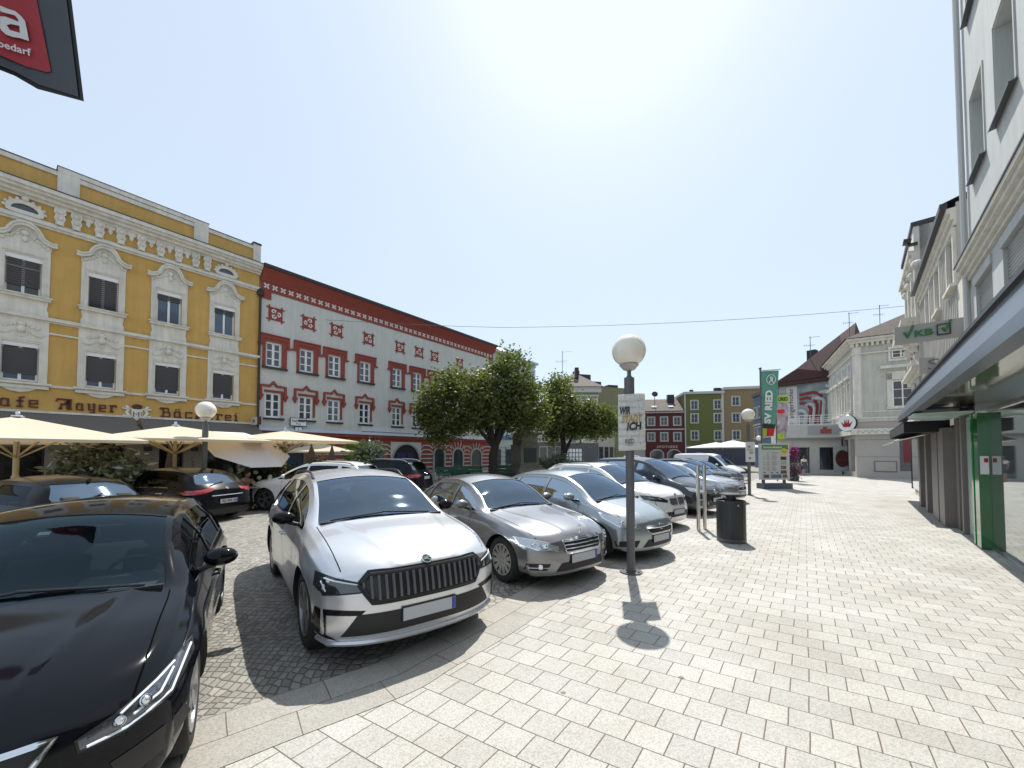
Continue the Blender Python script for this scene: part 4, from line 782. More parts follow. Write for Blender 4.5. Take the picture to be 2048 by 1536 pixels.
def wheelmesh(R_,wd,style,rimm):
    k=(round(R_,3),style,rimm.name)
    if k in WHEELS: return WHEELS[k]
    a=wd/2; ri=R_*.70
    m=MB(); m.lathe([(ri,-a*.8),(ri+.01,-a*.95),(R_*.9,-a),(R_*.97,-a*.85),(R_,-a*.6),(R_,a*.6),(R_*.97,a*.85),(R_*.9,a),(ri+.01,a*.95),(ri,a*.8)],n=40,axis='y'); t=m.build('wheel',rubber,None,True,50)
    m=MB(); m.use(mat('brake_dark',(.01,.01,.011),.7)); m.lathe([(ri,a*.1),(0,a*.1)],n=30,axis='y')
    m.use(rimm); m.lathe([(ri,a*.75),(ri-.004,a*.97),(ri-.022,a*.95),(ri-.03,a*.5),(ri-.03,0)],n=40,axis='y')
    n=style[0]; w0,w1=style[1],style[2]
    for i in range(n):
        A=2*math.pi*i/n
        for sg in ((-1,1) if style[3] else (0,)):
            T=Matrix.Rotation(A+sg*style[3]*.5,4,'Y'); sk=sg*style[3]
            m.add([T@Vector(p) for p in((-w0,a*.86,.04),(w0,a*.86,.04),(w1,a*.9,ri-.02),(-w1,a*.9,ri-.02),(-w0,a*.45,.04),(w0,a*.45,.04),(w1,a*.4,ri-.02),(-w1,a*.4,ri-.02))],[(0,1,2,3),(0,4,5,1),(1,5,6,2),(3,2,6,7),(0,3,7,4)])
    m.lathe([(.0,a*.9),(.035,a*.9),(.06,a*.84),(.065,a*.4)],n=20,axis='y'); r=m.build('rim',None,None,False)
    for q in(t,r): C.objects.unlink(q)
    WHEELS[k]=(t.data,r.data); bpy.data.objects.remove(t); bpy.data.objects.remove(r); return WHEELS[k]
class Car:
    def __init__(s,name,label,nose,head,typ,L,Wd,H,Rw,axles,pm,group,zb=.19,nst=84,over=None,nosez=None,planf=.38,planr=.22,rear=False,roofw=.655,loc_rear=False,glassm=None,clad=0,cat='car'):
        s.L,s.w,s.H,s.R=L,Wd/2,H,Rw; s.ax=axles; P=dict(PRE[typ]); 
        if over: P.update(over)
        s.P=P; s.top=pch([(a*L,b*H) for a,b in P['top']]); s.belt=pch([(a*L,b*H) for a,b in P['belt']]); s.zb=zb; s.roofw=roofw; s.pm=pm
        s.nosef=pch([(0,.10),(.28,.02),(.42,0),(.55,.01),(.62,.035),(.72,.07),(.95,.14)] if not nosez else nosez); s.tailf=pch([(0,.14),(.3,.03),(.45,0),(.6,.03),(.9,.08),(1.2,.16)])
        s.planf,s.planr=planf,planr; s.hz=P['hz']*H; s.typ=typ; s.rearview=rear
        h=Vector(head).normalized(); n=Vector(nose); c=n-h*(L/2) if not loc_rear else n+h*(L/2)
        s.root=thing(name,label,cat,(c.x,c.y,.008 if False else 0.006),math.atan2(h.y,h.x),group)
        s.build(nst,clad,glassm or tintglass)
    def X(s,t): return s.L/2-t
    def g(s,t): return max(0,min(1,(s.top(t)-s.hz)/(s.H-s.hz)))
    def wt(s,t): 
        return s.w*(.82+(s.roofw-.82)*s.g(t)**.85)*(1-.10*max(0,(.5-t)/.5)**2)
    def ww(s,t): return s.w*(1-.07*max(0,(.7-t)/.7)**2-.07*max(0,(t-s.L+.8)/.8)**2)
    def cr(s,t): return .05+.02*s.g(t)
    def zF(s,t): return s.top(t)-s.cr(t)
    def section(s,t,SN=22):
        w=s.ww(t); zs=s.belt(t); zF=s.zF(t); wt=s.wt(t); g=s.g(t); zb=s.zb
        zs=min(zs,zF-.03)
        K=[(w*.90,zb),(w*.975,zb+.07),(w*.995,zb+.2),(w,zs*.72),(w*.985,zs*.9),(w*.955,zs),((w*.955+wt)/2+.035*g,(zs+zF)/2+.02*(1-g)),(wt+.012,zF-.035*g-.004),(wt,zF)]
        cnt=[2,2,3,4,3,5,4,1]; out=[]
        for i,c in enumerate(cnt):
            a=K[i];b=K[i+1]
            for k in range(c): u=k/c; out.append((a[0]+(b[0]-a[0])*u,a[1]+(b[1]-a[1])*u))
        out.append(K[-1]); return out
    def warp(s,t,y,z,cabin=False):
        k=min(1,abs(y)/s.w); dn=s.nosef(z)+s.planf*k**3.2; dr=s.tailf(z)+s.planr*k**3.5
        f=max(0,1-t/1.1); r=max(0,1-(s.L-t)/.9); return t+dn*f*f*(1.0)-dr*r*r
    def flare(s,t,y,z):
        e=0
        for a in s.ax:
            d=math.hypot(t-a,z-s.R); e+=.022*math.exp(-((d-s.R*1.14)/.07)**2)
        if s.zb+.12<z<s.belt(t)*.7 and s.ax[0]+.5<t<s.ax[1]-.5: e-=.025*math.sin(math.pi*(t-s.ax[0]-.5)/(s.ax[1]-s.ax[0]-1.0))*math.sin(math.pi*(z-s.zb-.12)/(s.belt(t)*.7-s.zb-.12))
        zc=s.belt(t)*.86; e+=.012*math.exp(-((z-zc)/.05)**2)
        return y+(e if y>0 else -e) if abs(y)>.6*s.w else y
    def skin(s,nst,M=18,shrink=None):
        L=s.L; M=40 if (nst>=90 and not shrink) else M; SN=24; vs=[];fs=[]
        if shrink: t0,t1,floor=shrink; ts=[t0+(t1-t0)*i/nst for i in range(nst+1)]
        else: ts=[0,.012,.03,.06]+[.1+(L-.2)*i/(nst-8) for i in range(nst-7)]+[L-.06,L-.03,L-.012,L]
        ring=2*SN+2*M
        for t in ts:
            S=s.section(t); crn=s.cr(t)
            if shrink:
                zt=min(s.zF(t-.08),s.zF(t+.08),s.zF(t)); dz=s.zF(t)-zt+.055
                S=[(max(.1,y-.07),max(floor,z-dz if z>s.belt(t) else z)) for y,z in S]; yb=s.w*.8
                S[0]=(min(S[0][0],yb),floor)
            top=[]; wt_,zF=S[-1]; 
            for k in range(1,M): y=wt_*(1-2*k/M); top.append((y,zF+crn*(1-(y/wt_)**2)))
            bot=[(-S[0][0]+2*S[0][0]*k/M,S[0][1]) for k in range(1,M)]
            P=S+top+[(-y,z) for y,z in reversed(S)]+bot
            for y,z in P:
                if shrink: vs.append((s.X(s.warp(t,y,z)),y,z))
                else: 
                    y=s.flare(t,y,z)
                    yc=s.w*(.30+.28*min(1,t/ (s.P['ws'][0]*L)))
                    if t<s.P['ws'][0]*L and z>=S[-1][1]-.002: z+=.013*math.exp(-((abs(y)-yc)/.028)**2)
                    vs.append((s.X(s.warp(t,y,z)),y,z))
        n=len(ts); NR=len(P); NS=len(S)
        for i in range(n-1):
            for k in range(NR): fs.append((i*NR+k,i*NR+(k+1)%NR,(i+1)*NR+(k+1)%NR,(i+1)*NR+k))
        def cap(i,fl):
            t=ts[i]; S=s.section(t); base=i*NR; grid=[]
            left=[base+j for j in range(NS)]; topi=[base+NS+k for k in range(M-1)]; right=[base+NS+M-1+(NS-1-j) for j in range(NS)]; boti=[base+2*NS+M-1+k for k in range(M-1)]
            for j in range(NS):
                if j==NS-1: row=[left[j]]+topi+[right[j]]
                elif j==0: row=[left[j]]+list(reversed(boti))+[right[j]]
                else:
                    row=[left[j]]; vl=Vector(vs[left[j]]); y0=vl.y; z0=vl.z
                    for k in range(1,M):
                        y=y0*(1-2*k/M); z=z0+s.cr(t)*(1-(y/y0)**2)*(j/(NS-1))**4; vs.append((s.X(s.warp(t,y,z)),y,z) if not shrink else (vl.x,y,z)); row.append(len(vs)-1)
                    row.append(right[j])
                grid.append(row)
            for j in range(NS-1):
                for k in range(M):
                    q=(grid[j][k],grid[j][k+1],grid[j+1][k+1],grid[j+1][k]); fs.append(q if fl else q[::-1])
        cap(0,True); cap(n-1,False); return vs,fs
    def mk(s,vs,fs,name='tmp',smooth=0):
        me=bpy.data.meshes.new(name); me.from_pydata(vs,[],fs); bm=bmesh.new(); bm.from_mesh(me); bmesh.ops.remove_doubles(bm,verts=bm.verts,dist=.0004)
        for _ in range(smooth): bmesh.ops.smooth_vert(bm,verts=bm.verts,factor=.5,use_axis_x=True,use_axis_y=True,use_axis_z=True)
        bmesh.ops.recalc_face_normals(bm,faces=bm.faces); bm.to_mesh(me); bm.free()
        for mm in(s.pm,blackp,interior): me.materials.append(mm)
        o=bpy.data.objects.new(name,me); C.objects.link(o); return o
    def winpoly(s,a,b,bt,first,last):
        L=s.L; t0,t1,tt=a*L,b*L,bt*L; lo=[];hi=[]; n=14
        zl=lambda t: s.belt(t)+.035; zh=lambda t: s.zF(t)-.075
        for k in range(n+1): t=t0+(t1-t0)*k/n; lo.append((t,zl(t)))
        for k in range(n+1):
            t=t0+(tt-t0)*k/n
            if zh(t)>zl(t)+.03: hi.append((t,zh(t)))
        lo=[p for p in lo if first is False or p[0]>=hi[0][0]-.12]
        return lo+hi[::-1]
    def zpoly(s,f0,f1,m0,m1,n=8,inset=.045,bow=0.0):
        """windscreen outline seen from above: (x, y)"""
        L=s.L; pts=[]
        ts=[f0*L+(f1-f0)*L*k/n for k in range(n+1)]
        def Y(t): return s.wt(t)-inset
        A=[]
        for t in ts: A.append((t,Y(t)))
        # rounded front edge: straight in t; the skin itself is bowed by the section crown
        lowf=[(ts[0]-bow*(1-(y/A[0][1])**2),y) for y in [A[0][1]*(1-2*k/10) for k in range(1,10)]]
        top=[(ts[-1],A[-1][1]*(-1+2*k/10)) for k in range(1,10)]
        return A+[(t,-y) for t,y in top][::1][:0]+[(ts[-1],y) for y in [A[-1][1]*(1-2*k/10) for k in range(1,10)]]+[(t,-y) for t,y in reversed(A)]+lowf[::-1]
    def prism(s,m,poly,ax):
        if ax=='y': m.ext([(s.X(t),z) for t,z in poly],-2,2)
        else: m.ext([(s.X(t),y) for t,y in poly],max(.80,s.belt(poly[0][0])-.25),2.6,'xy')
    def build(s,nst,clad,gm):
        L=s.L; body=s.mk(*s.skin(nst),name='body',smooth=1); P=s.P
        dg=bpy.context.evaluated_depsgraph_get(); bm=bmesh.new(); bm.from_mesh(body.data); s.bvh=BVHTree.FromBMesh(bm); bm.free(); s.gm=gm
        for p in body.data.polygons:
            if p.center.z<s.zb+.035+clad and abs(p.center.x)<L/2-.3: p.material_index=1
            if p.center.z<s.zb+.01: p.material_index=1
        tc0=P['ws'][0]*L+.0; tc1=(P['rw'][1] if P['rw'][1] else .95)*L+.02
        cav=s.mk(*s.skin(30,shrink=(tc0-.05,min(tc1,L-.12),.34)),name='cav'); 
        for p in cav.data.polygons: p.material_index=2
        boolean(body,cav)
        m=MB(); s.wins=[]
        for i,wn in enumerate(P['win']): s.wins.append(s.winpoly(*wn,first=(i==0) or False,last=i==len(P['win'])-1)); s.prism(m,s.wins[-1],'y')
        for a in s.ax:
            for sg in(-1,1): m.ext([(s.X(a)+s.R*1.12*math.cos(2*math.pi*k/32),s.R+s.R*1.12*math.sin(2*math.pi*k/32)) for k in range(32)],sg*(s.w-.30),sg*(s.w+.3))
        c=m.build('c'); 
        for mm in(s.pm,blackp,interior): c.data.materials.append(mm)
        for p in c.data.polygons: p.material_index=1
        boolean(body,c)
        s.wsp=s.zpoly(P['ws'][0],P['ws'][1],0,0,bow=.05)
        if P['rw'][1]: s.rwp=s.zpoly(P['rw'][0],P['rw'][1],0,0,inset=.09)
        steep=s.typ in('suv','mpv','hatch')
        if steep: w,H=s.w,s.H; s.rwp=[(-w*.73,H*.705),(w*.73,H*.705),(w*.74,H*.74),(w*.60,H*.895),(w*.55,H*.905),(-w*.55,H*.905),(-w*.60,H*.895),(-w*.74,H*.74)]
        for pl in([s.wsp,s.rwp] if P['rw'][1] else [s.wsp]):
            m=MB()
            if steep and pl is s.rwp: m.ext(pl,s.X(.80*L),s.X(L+.3),'yz')
            else: s.prism(m,pl,'z')
            c=m.build('c')
            for mm in(s.pm,blackp,interior): c.data.materials.append(mm)
            for p in c.data.polygons: p.material_index=1
            boolean(body,c)
        for p in body.data.polygons: p.use_smooth=True
        body.data.set_sharp_from_angle(angle=R(38)); body.parent=s.root; s.body=body
        # glass
        s.patch(s.wsp,'z',-.006,'windscreen',getattr(s,'wsm_',carglass)); 
        if P['rw'][1]: s.patch(s.rwp,'-x' if steep else 'z',-.006,'rear_window',rearglass)
        for wp_ in s.wins:
            for sg in(-1,1): s.patch(wp_,'y' if sg>0 else '-y',-.008,'side_window',gm)
        # wheels
        tm,rm=wheelmesh(s.R,.225,s.wstyle(),s.rimm())
        for a in s.ax:
            for sg in(-1,1):
                o=bpy.data.objects.new('wheel',tm); C.objects.link(o); o.parent=s.root; o.location=(s.X(a),sg*(s.w-.13),s.R); o.rotation_euler=(0,.3*a,0 if sg>0 else math.pi)
                r=bpy.data.objects.new('rim',rm); C.objects.link(r); r.parent=o
        # cabin
        tw=P['ws'][0]*L; hc=s.top(tw)
        m=MB(); m.ext([(s.X(tw)+.02,hc-.10),(s.X(tw+.5),hc-.13),(s.X(tw+.72),hc-.2),(s.X(tw+.75),.5),(s.X(tw)+.02,.5)],-s.w*.76,s.w*.76); m.ext([(s.X(tw+.42),hc-.13),(s.X(tw+.5),hc-.06),(s.X(tw+.74),hc-.08),(s.X(tw+.76),hc-.2)],.12,.62); m.build('dashboard',interior,s.root)
        m=MB(); T=Matrix.Translation((s.X(tw+.85),.37,hc-.13))@Matrix.Rotation(R(-65),4,'Y'); pts=[T@Vector((.185*math.cos(k*math.pi/12),.185*math.sin(k*math.pi/12),0)) for k in range(25)]; m.tube(pts,.016,8,False); m.tube([T@Vector((-.18,0,0)),T@Vector((.18,0,0))],.02,6); m.tube([T@Vector((0,0,0)),T@Vector((0,0,-.2))],.05,8); m.build('steering_wheel',mat('wheel_leather',(.03,.03,.03),.4),s.root,True)
        def seat(x,y,wd,hgt):
            m=MB(); a=wd/2
            m.ext([(x-.05,.45),(x+.48,.48),(x+.5,.6),(x+.02,.62),(x-.22,hgt-.28),(x-.30,hgt-.24),(x-.36,hgt-.28),(x-.18,.5)],y-a,y+a)
            for q in([y] if wd<.7 else [y-.4,y+.4]): m.ext([(x-.27,hgt-.22),(x-.24,hgt-.02),(x-.33,hgt-.0),(x-.38,hgt-.2)],q-.13,q+.13)
            return m
        for y in(-.37,.37): o=seat(s.X(tw+1.45),y,.5,s.H-.28).build('front_seat',seatm,s.root); bev(o)
        if s.typ!='van': o=seat(s.X(tw+2.3),0,1.15,s.H-.34).build('rear_seat',seatm,s.root); bev(o)
        # shoulder seams, sills, mirrors
        for sg in(-1,1):
            ax='y' if sg>0 else '-y'
            tm_=tw+.42; zm=s.belt(tm_)+.13; y=s.w*.97
            T=Matrix.Translation((s.X(tm_),sg*(y+.09),zm))@Matrix.Rotation(sg*R(8),4,'Z')
            m=MB(); m.ball((0,0,0),1,14,10,(.072,.115,.07)); 
            m.v=[tuple(T@(Vector(p) if p[0]>-.045 else Vector((-.045,p[1],p[2])))) for p in m.v]
            mo=m.build('mirror',s.mirm(),s.root,True); m=MB(); m.tube([(s.X(tm_),sg*(y-.06),zm-.09),(s.X(tm_),sg*(y+.05),zm-.05)],.022,8); m.build('mirror_arm',blackp,mo,True)
            m=MB(); m.lathe([(0,0),(.058,0)],n=16,T=Matrix.Translation((s.X(tm_)-.047,sg*(y+.10),zm))@Matrix.Rotation(math.pi/2,4,'Y')@Matrix.Scale(1.6,4,(0,1,0))); m.build('mirror_glass',chrome,mo)
        s.seams=MB()
        for b in s.doors():
            P_=[(b,s.zb+.09),(b-.02,s.belt(b)*.6),(b,s.belt(b)+.03)]
            for ax in('y','-y'): s.strip(s.seams,[(b+dx,z) for z,dx in [(s.zb+.1+(s.belt(b)-.1-s.zb)*k/6,0) for k in range(7)]],ax,.0045,.0015)
        hood=[(t,s.wt(t)*.97) for t in [.12+(tw-.16)*k/8 for k in range(9)]]
        for sg in(-1,1): s.strip(s.seams,[(t,sg*y) for t,y in hood],'z',.004,.0015)
        s.seams.build('panel_seam',mat('seam_black',(.004,.004,.004),1,spec=0),s.root)
        for b in s.handles():
            for sg in(-1,1):
                p=s.hit((b,s.belt(b)*.86),'y' if sg>0 else '-y')
                if p: m=MB(); q=p[0]; m.tube([q+Vector((.09,sg*-.01,0)),q+Vector((.07,sg*.025,0)),q+Vector((-.07,sg*.025,0)),q+Vector((-.09,sg*-.01,0))],.013,8); m.build('door_handle',s.trimm(),s.root,True)
        m=MB(); p=s.hit((tw+.015,.55),'z'); q=s.hit((tw+.05,-.02),'z'); q2=s.hit((tw+.03,-.6),'z'); 
        if p and q and q2: up=Vector((0,0,.012)); m.tube([p[0]+up,q[0]+up*1.6],.009,6); m.tube([q[0]+up*1.2,q2[0]+up],.009,6)
        m.box(s.X(tw+.02),s.X(tw-.02),-s.wt(tw)*.92,s.wt(tw)*.92,s.top(tw)-.055,s.top(tw)-.02); m.build('wiper',blackp,s.root)
    def wstyle(s): return getattr(s,'ws_',(10,.014,.028,0))
    def rimm(s): return getattr(s,'rm_',mat('rim_silver',(.45,.46,.47),.3,.9))
    def mirm(s): return getattr(s,'mm_',s.pm)
    def trimm(s): return getattr(s,'tm_',s.pm)
    def doors(s): tw=s.P['ws'][0]*s.L; L=s.L; b=s.P['win'][0][1]*L+.03; return [tw+.28,b,min(b+1.02,s.ax[1]-.1)] if s.typ!='van' else [tw+.2,b]
    def handles(s): b=s.P['win'][0][1]*s.L; return [b-.12,b+.85] if s.typ!='van' else [b-.12]
    def hit(s,p,ax):
        a,b=p; 
        if ax=='x': o,d=Vector((5,a,b)),Vector((-1,0,0))
        elif ax=='-x': o,d=Vector((-5,a,b)),Vector((1,0,0))
        elif ax=='y': o,d=Vector((s.X(a),3,b)),Vector((0,-1,0))
        elif ax=='-y': o,d=Vector((s.X(a),-3,b)),Vector((0,1,0))
        else: o,d=Vector((s.X(a),b,5)),Vector((0,0,-1))
        h=s.bvh.ray_cast(o,d)
        if h[0] is None: return None
        n=h[1]; 
        if n.dot(d)>0: n=-n
        return h[0],n
    def patch(s,poly,ax,off,name,m,parent=None,res=.04,mb=None):
        bm=bmesh.new(); f=bm.faces.new([bm.verts.new((a,b,0)) for a,b in poly]); 
        for k in(0,1):
            lo=min(p[k] for p in poly); hi=max(p[k] for p in poly); n=max(1,min(40,int((hi-lo)/res)))
            for i in range(1,n):
                c=lo+(hi-lo)*i/n; no=(1,0,0) if k==0 else (0,1,0); co=(c,0,0) if k==0 else (0,c,0)
                bmesh.ops.bisect_plane(bm,geom=bm.verts[:]+bm.edges[:]+bm.faces[:],plane_co=co,plane_no=no)
        bad=[]
        for v in bm.verts:
            h=s.hit((v.co.x,v.co.y),ax)
            if h: v.co=h[0]+h[1]*off
            else: bad.append(v)
        if bad: bmesh.ops.delete(bm,geom=bad,context='VERTS')
        if mb is not None:
            bm.verts.index_update(); mb.add([v.co.copy() for v in bm.verts],[[v.index for v in f.verts] for f in bm.faces]); bm.free(); return
        me=bpy.data.meshes.new(name); bm.to_mesh(me); bm.free(); me.materials.append(m)
        for p in me.polygons: p.use_smooth=True
        o=bpy.data.objects.new(name,me); C.objects.link(o); o.parent=parent or s.root; return o
    def strip(s,mb,pts,ax,wd,off,closed=False):
        """flat ribbon of half width wd laid on the skin"""
        P=[]; n=len(pts); 
        for i in range(n if closed else n-1):
            a=Vector(pts[i]);b=Vector(pts[(i+1)%n]); k=max(1,int((b-a).length/.05)); 
            for j in range(k): P.append(a+(b-a)*j/k)
        if not closed: P.append(Vector(pts[-1]))
        vs=[];n=len(P); ok=[]
        for i,p in enumerate(P):
            a=P[i-1] if (closed or i>0) else p; b=P[(i+1)%n] if (closed or i<n-1) else p
            d=(b-a).normalized(); q=Vector((-d.y,d.x))*wd; h1=s.hit(p+q,ax);h2=s.hit(p-q,ax); ok.append(bool(h1 and h2)); 
            vs+=[h1[0]+h1[1]*off if h1 else (0,0,0),h2[0]+h2[1]*off if h2 else (0,0,0)]
        fs=[(2*i,2*i+1,2*((i+1)%n)+1,2*((i+1)%n)) for i in range(n if closed else n-1) if ok[i] and ok[(i+1)%n] and (Vector(vs[2*i])-Vector(vs[2*((i+1)%n)])).length<.3]
        mb.add(vs,fs)
    def bar(s,mb,pts,ax,r,off,n=6):
        P=[]
        for i in range(len(pts)-1):
            a=Vector(pts[i]);b=Vector(pts[i+1]); k=max(1,int((b-a).length/.05))
            for j in range(k): P.append(a+(b-a)*j/k)
        P.append(Vector(pts[-1])); Q=[]
        for p in P:
            h=s.hit(p,ax)
            if h: Q.append(h[0]+h[1]*off)
        if len(Q)>1: mb.tube(Q,r,n)
    def mirrorpoly(s,p): return [(-a,b) for a,b in reversed(p)]
    # ---- details shared by all fronts and tails ----
    def lamp_front(s,poly,m=None,inner=None,name='headlight',ring=None):
        for sg in(1,-1):
            P=poly if sg>0 else s.mirrorpoly(poly); o=s.patch(P,'x',.004,name,m or lensd,res=.03)
            mb=MB(); s.strip(mb,P,'x',.006,.006,True); mb.build('lamp_rim',chrome if m is lens else blackp,o)
            if inner:
                mb=MB()
                for q in inner: s.bar(mb,[(sg*a,b) for a,b in q],'x',.006,.010)
                mb.build('lamp_light_strip',mat('lamp_white',(.7,.75,.8),.2),o)
            if ring:
                for (cy,cz,r) in ring:
                    h=s.hit((sg*cy,cz),'x')
                    if h: mb=MB(); T=Matrix.Translation(h[0]+h[1]*.004)@h[1].to_track_quat('Z','Y').to_matrix().to_4x4(); mb.lathe([(r,.006),(r*.9,.012),(r*.78,.004),(r*.5,.014),(0,.02)],n=20,T=T); mb.build('lamp_bulb',chrome,o,True)
    def grille(s,poly,n=0,vert=True,mframe=None,mbar=None,base=None,name='grille',fw=.014,barr=.006,off=.012):
        o=s.patch(poly,'x',.005,name,base or blackp,res=.03)
        if mframe: mb=MB(); s.strip(mb,poly,'x',fw,.014,True); s.bar(mb,poly+[poly[0]],'x',fw*.6,.010); mb.build('grille_frame',mframe,o,True)
        if n:
            mb=MB(); lo=min(p[0 if vert else 1] for p in poly); hi=max(p[0 if vert else 1] for p in poly)
            for i in range(n):
                c=lo+(hi-lo)*(i+.5)/n; X=[]
                for k in range(len(poly)):
                    a=poly[k];b=poly[(k+1)%len(poly)]; u,v=(0,1) if vert else (1,0)
                    if (a[u]-c)*(b[u]-c)<0: X.append(a[v]+(b[v]-a[v])*(c-a[u])/(b[u]-a[u]))
                if len(X)>=2: e=.012; X.sort(); s.bar(mb,[(c,X[0]+e),(c,X[-1]-e)] if vert else [(X[0]+e,c),(X[-1]-e,c)],'x',barr,off)
            mb.build('grille_bars',mbar or chrome,o,True)
        return o
    def plate(s,z,ax='x',text=None,wd=.52,bare=False):
        h=s.hit((0,z),ax)
        if not h: return
        sg=1 if ax=='x' else -1; x=h[0].x+sg*.012; m=MB(); m.use(platem); m.box(x-.006,x+.006,-wd/2,wd/2,z-.055,z+.055); m.use(eub); m.box(x+sg*.0062-.001,x+sg*.0062+.001,(-wd/2+.002) if sg<0 else (wd/2-.042),(-wd/2+.042) if sg<0 else (wd/2-.002),z-.053,z+.053)
        m.use(blackp); m.box(min(x-sg*.008,x+sg*.002),max(x-sg*.008,x+sg*.002),-wd/2-.01,wd/2+.01,z-.065,z+.065)
        o=m.build('number_plate',None,s.root)
        if text: m=MB(); put_text(m,text,lambda a,b:(x+sg*.0085,(-wd/2+.06+a) if sg<0 else (wd/2-.06-a),z-.035+b),.07,wd-.1,bold=.02); m.build('plate_lettering',blackm,o)
        return o
    def emblem(s,y,z,r,kind,ax='x',nrm=None):
        h=s.hit((y,z),ax)
        if not h: return
        n=h[1]; T=Matrix.Translation(h[0]+n*.008)@n.to_track_quat('Z','Y').to_matrix().to_4x4()
        up=T.to_3x3()@Vector((0,1,0)); 
        if abs((T.to_3x3()@Vector((1,0,0))).z)>abs(up.z): T=T@Matrix.Rotation(math.pi/2,4,'Z')
        if (T.to_3x3()@Vector((0,1,0))).z<0: T=T@Matrix.Rotation(math.pi,4,'Z')
        m=MB(); m.use(chrome)
        def ring(cx,r,t=.1): m.tube([T@Vector((cx+r*math.cos(k*math.pi/12),r*math.sin(k*math.pi/12),.004)) for k in range(25)],r*t,6,False)
        if kind=='rings':
            for k in range(4): ring((k-1.5)*r*.75,r*.5,.14)
        else:
            ring(0,r,.13)
            if kind=='star':
                for a in(90,210,330): m.tube([T@Vector((0,0,.006)),T@Vector((r*math.cos(R(a)),r*math.sin(R(a)),.004))],r*.14,5,r2=r*.03)
            elif kind=='bolt': m.ribbon([(-r*1.25,-.02*r),(-.1*r,.12*r),(.1*r,-.12*r),(r*1.25,.02*r)],r*.22,.002,.012,T=T@Matrix.Rotation(math.pi/2,4,'X')@Matrix.Scale(-1,4,(0,1,0)))
            elif kind=='round':
                m.use(blackp); m.lathe([(r,.002),(0,.006)],n=20,T=T); m.use(mat('badge_blue',(.02,.12,.4),.3))
                for a in(0,180):
                    m.add([T@Vector((0,0,.009))]+[T@Vector((.55*r*math.cos(R(a+k*22.5)),.55*r*math.sin(R(a+k*22.5)),.009)) for k in range(5)],[(0,1,2,3,4,5)])
            elif kind=='vv':
                for P_ in ([(-.35,.8),(0,.15),(.35,.8)],[(-.8,.4),(-.4,-.75),(0,.0),(.4,-.75),(.8,.4)]): m.tube([T@Vector((a*r,b*r,.006)) for a,b in P_],r*.09,5)
            elif kind=='wing':
                m.use(mat('badge_green',(.02,.08,.05),.3)); m.lathe([(r,.001),(0,.003)],n=20,T=T); m.use(chrome)
                for P_ in ([(-.7,-.2),(0,.0),(.75,.3)],[(-.2,-.05),(.3,-.35),(.6,-.3)],[(-.1,.0),(.3,.5),(.7,.45)]): m.tube([T@Vector((a*r,b*r,.008)) for a,b in P_],r*.12,5)
            elif kind=='upright': pass
        return m.build('emblem',None,s.root,True)
    def tail(s,poly,name='tail_lamp',m=None):
        for sg in(1,-1): s.patch(poly if sg>0 else s.mirrorpoly(poly),'-x',.005,name,m or redlens,res=.03)
    def rails(s,m):
        L=s.L; a,b=s.P['ws'][1]*L+.15,(s.P['rw'][0] if s.P['rw'][1] else .9)*L-.15
        for sg in(1,-1):
            mb=MB(); pts=[(a+(b-a)*k/10,sg*(s.roofw*s.w-.02)) for k in range(11)]; Q=[]
            for i,p in enumerate(pts):
                h=s.hit(p,'z'); e=.045 if 0<i<10 else .0
                if h: Q.append(h[0]+Vector((0,0,e)))
            mb.tube(Q,.016,6); mb.build('roof_rail',m,s.root,True)
    def fin(s):
        t=(s.P['rw'][0] if s.P['rw'][1] else .9)*s.L-.12; h=s.hit((t,0),'z'); m=MB(); x,z=h[0].x,h[0].z; m.ext([(x+.07,z-.01),(x-.06,z-.01),(x-.07,z+.06),(x-.04,z+.06)],-.012,.012); m.build('aerial',blackp,s.root)
    def generic_rear(s,text=None,kind=None):
        H=s.H; w=s.w; s.tail([(w*.99,.60*H),(w*.62,.59*H),(w*.60,.53*H),(w*.99,.50*H)]); s.plate(.42*H if s.typ!='sedan' else .5*H,'-x',text)
        s.patch([(w*.85,s.zb+.01),(-w*.85,s.zb+.01),(-w*.85,s.zb+.11),(w*.85,s.zb+.11)],'-x',.004,'rear_apron',blackp)
        if kind: s.emblem(0,.545*H,.045,kind,'-x')
def bev(o,w_=.03):
    md=o.modifiers.new('bevel','BEVEL'); md.width=w_; md.segments=2
    for p in o.data.polygons: p.use_smooth=True
GK='cars parked side by side along the granite kerb'; GF='cars parked facing the cafe terrace'
silver=paint('silver_paint',(.66,.67,.69),.7,.3); HD=(.61,-.79)
KW=dict
class Enyaq(Car):
    ws_=(5,.03,.045,.22); rm_=mat('rim_dark',(.26,.26,.27),.3,.85); mm_=paint('gloss_black',(.008,.008,.009),0,.15)
c=Enyaq('parked_car','silver SUV with black hexagonal grille, nearest car facing the lamp post','' or (-.76,3.66),(.60,-.80),'suv',4.62,1.88,1.62,.36,(.84,3.60),silver,GK,zb=.2,nst=110,nosez=[(0,.10),(.2,.05),(.35,0),(.55,.0),(.75,.04),(.9,.1)],planf=.34,clad=.0,
 over=dict(top=[(0,.515),(.015,.555),(.06,.60),(.14,.64),(.27,.695),(.36,.84),(.46,.955),(.58,1),(.74,.985),(.87,.90),(.93,.78),(.975,.66),(1,.6)]))
c.lamp_front([(.50,.70),(.88,.80),(.90,.70),(.86,.64),(.52,.655)],lensd,[[(.56,.705),(.84,.765)],[(.84,.67),(.86,.74)]])
c.grille([(-.52,.79),(.52,.79),(.60,.72),(.50,.57),(-.50,.57),(-.60,.72)],20,True,blackp,mat('grille_grey',(.22,.22,.23),.35,.6),mat('grille_dark',(.02,.02,.021),.3),fw=.03,barr=.013,off=.016)
c.patch([(-.62,.47),(.62,.47),(.74,.29),(-.74,.29)],'x',.005,'air_intake',blackp)
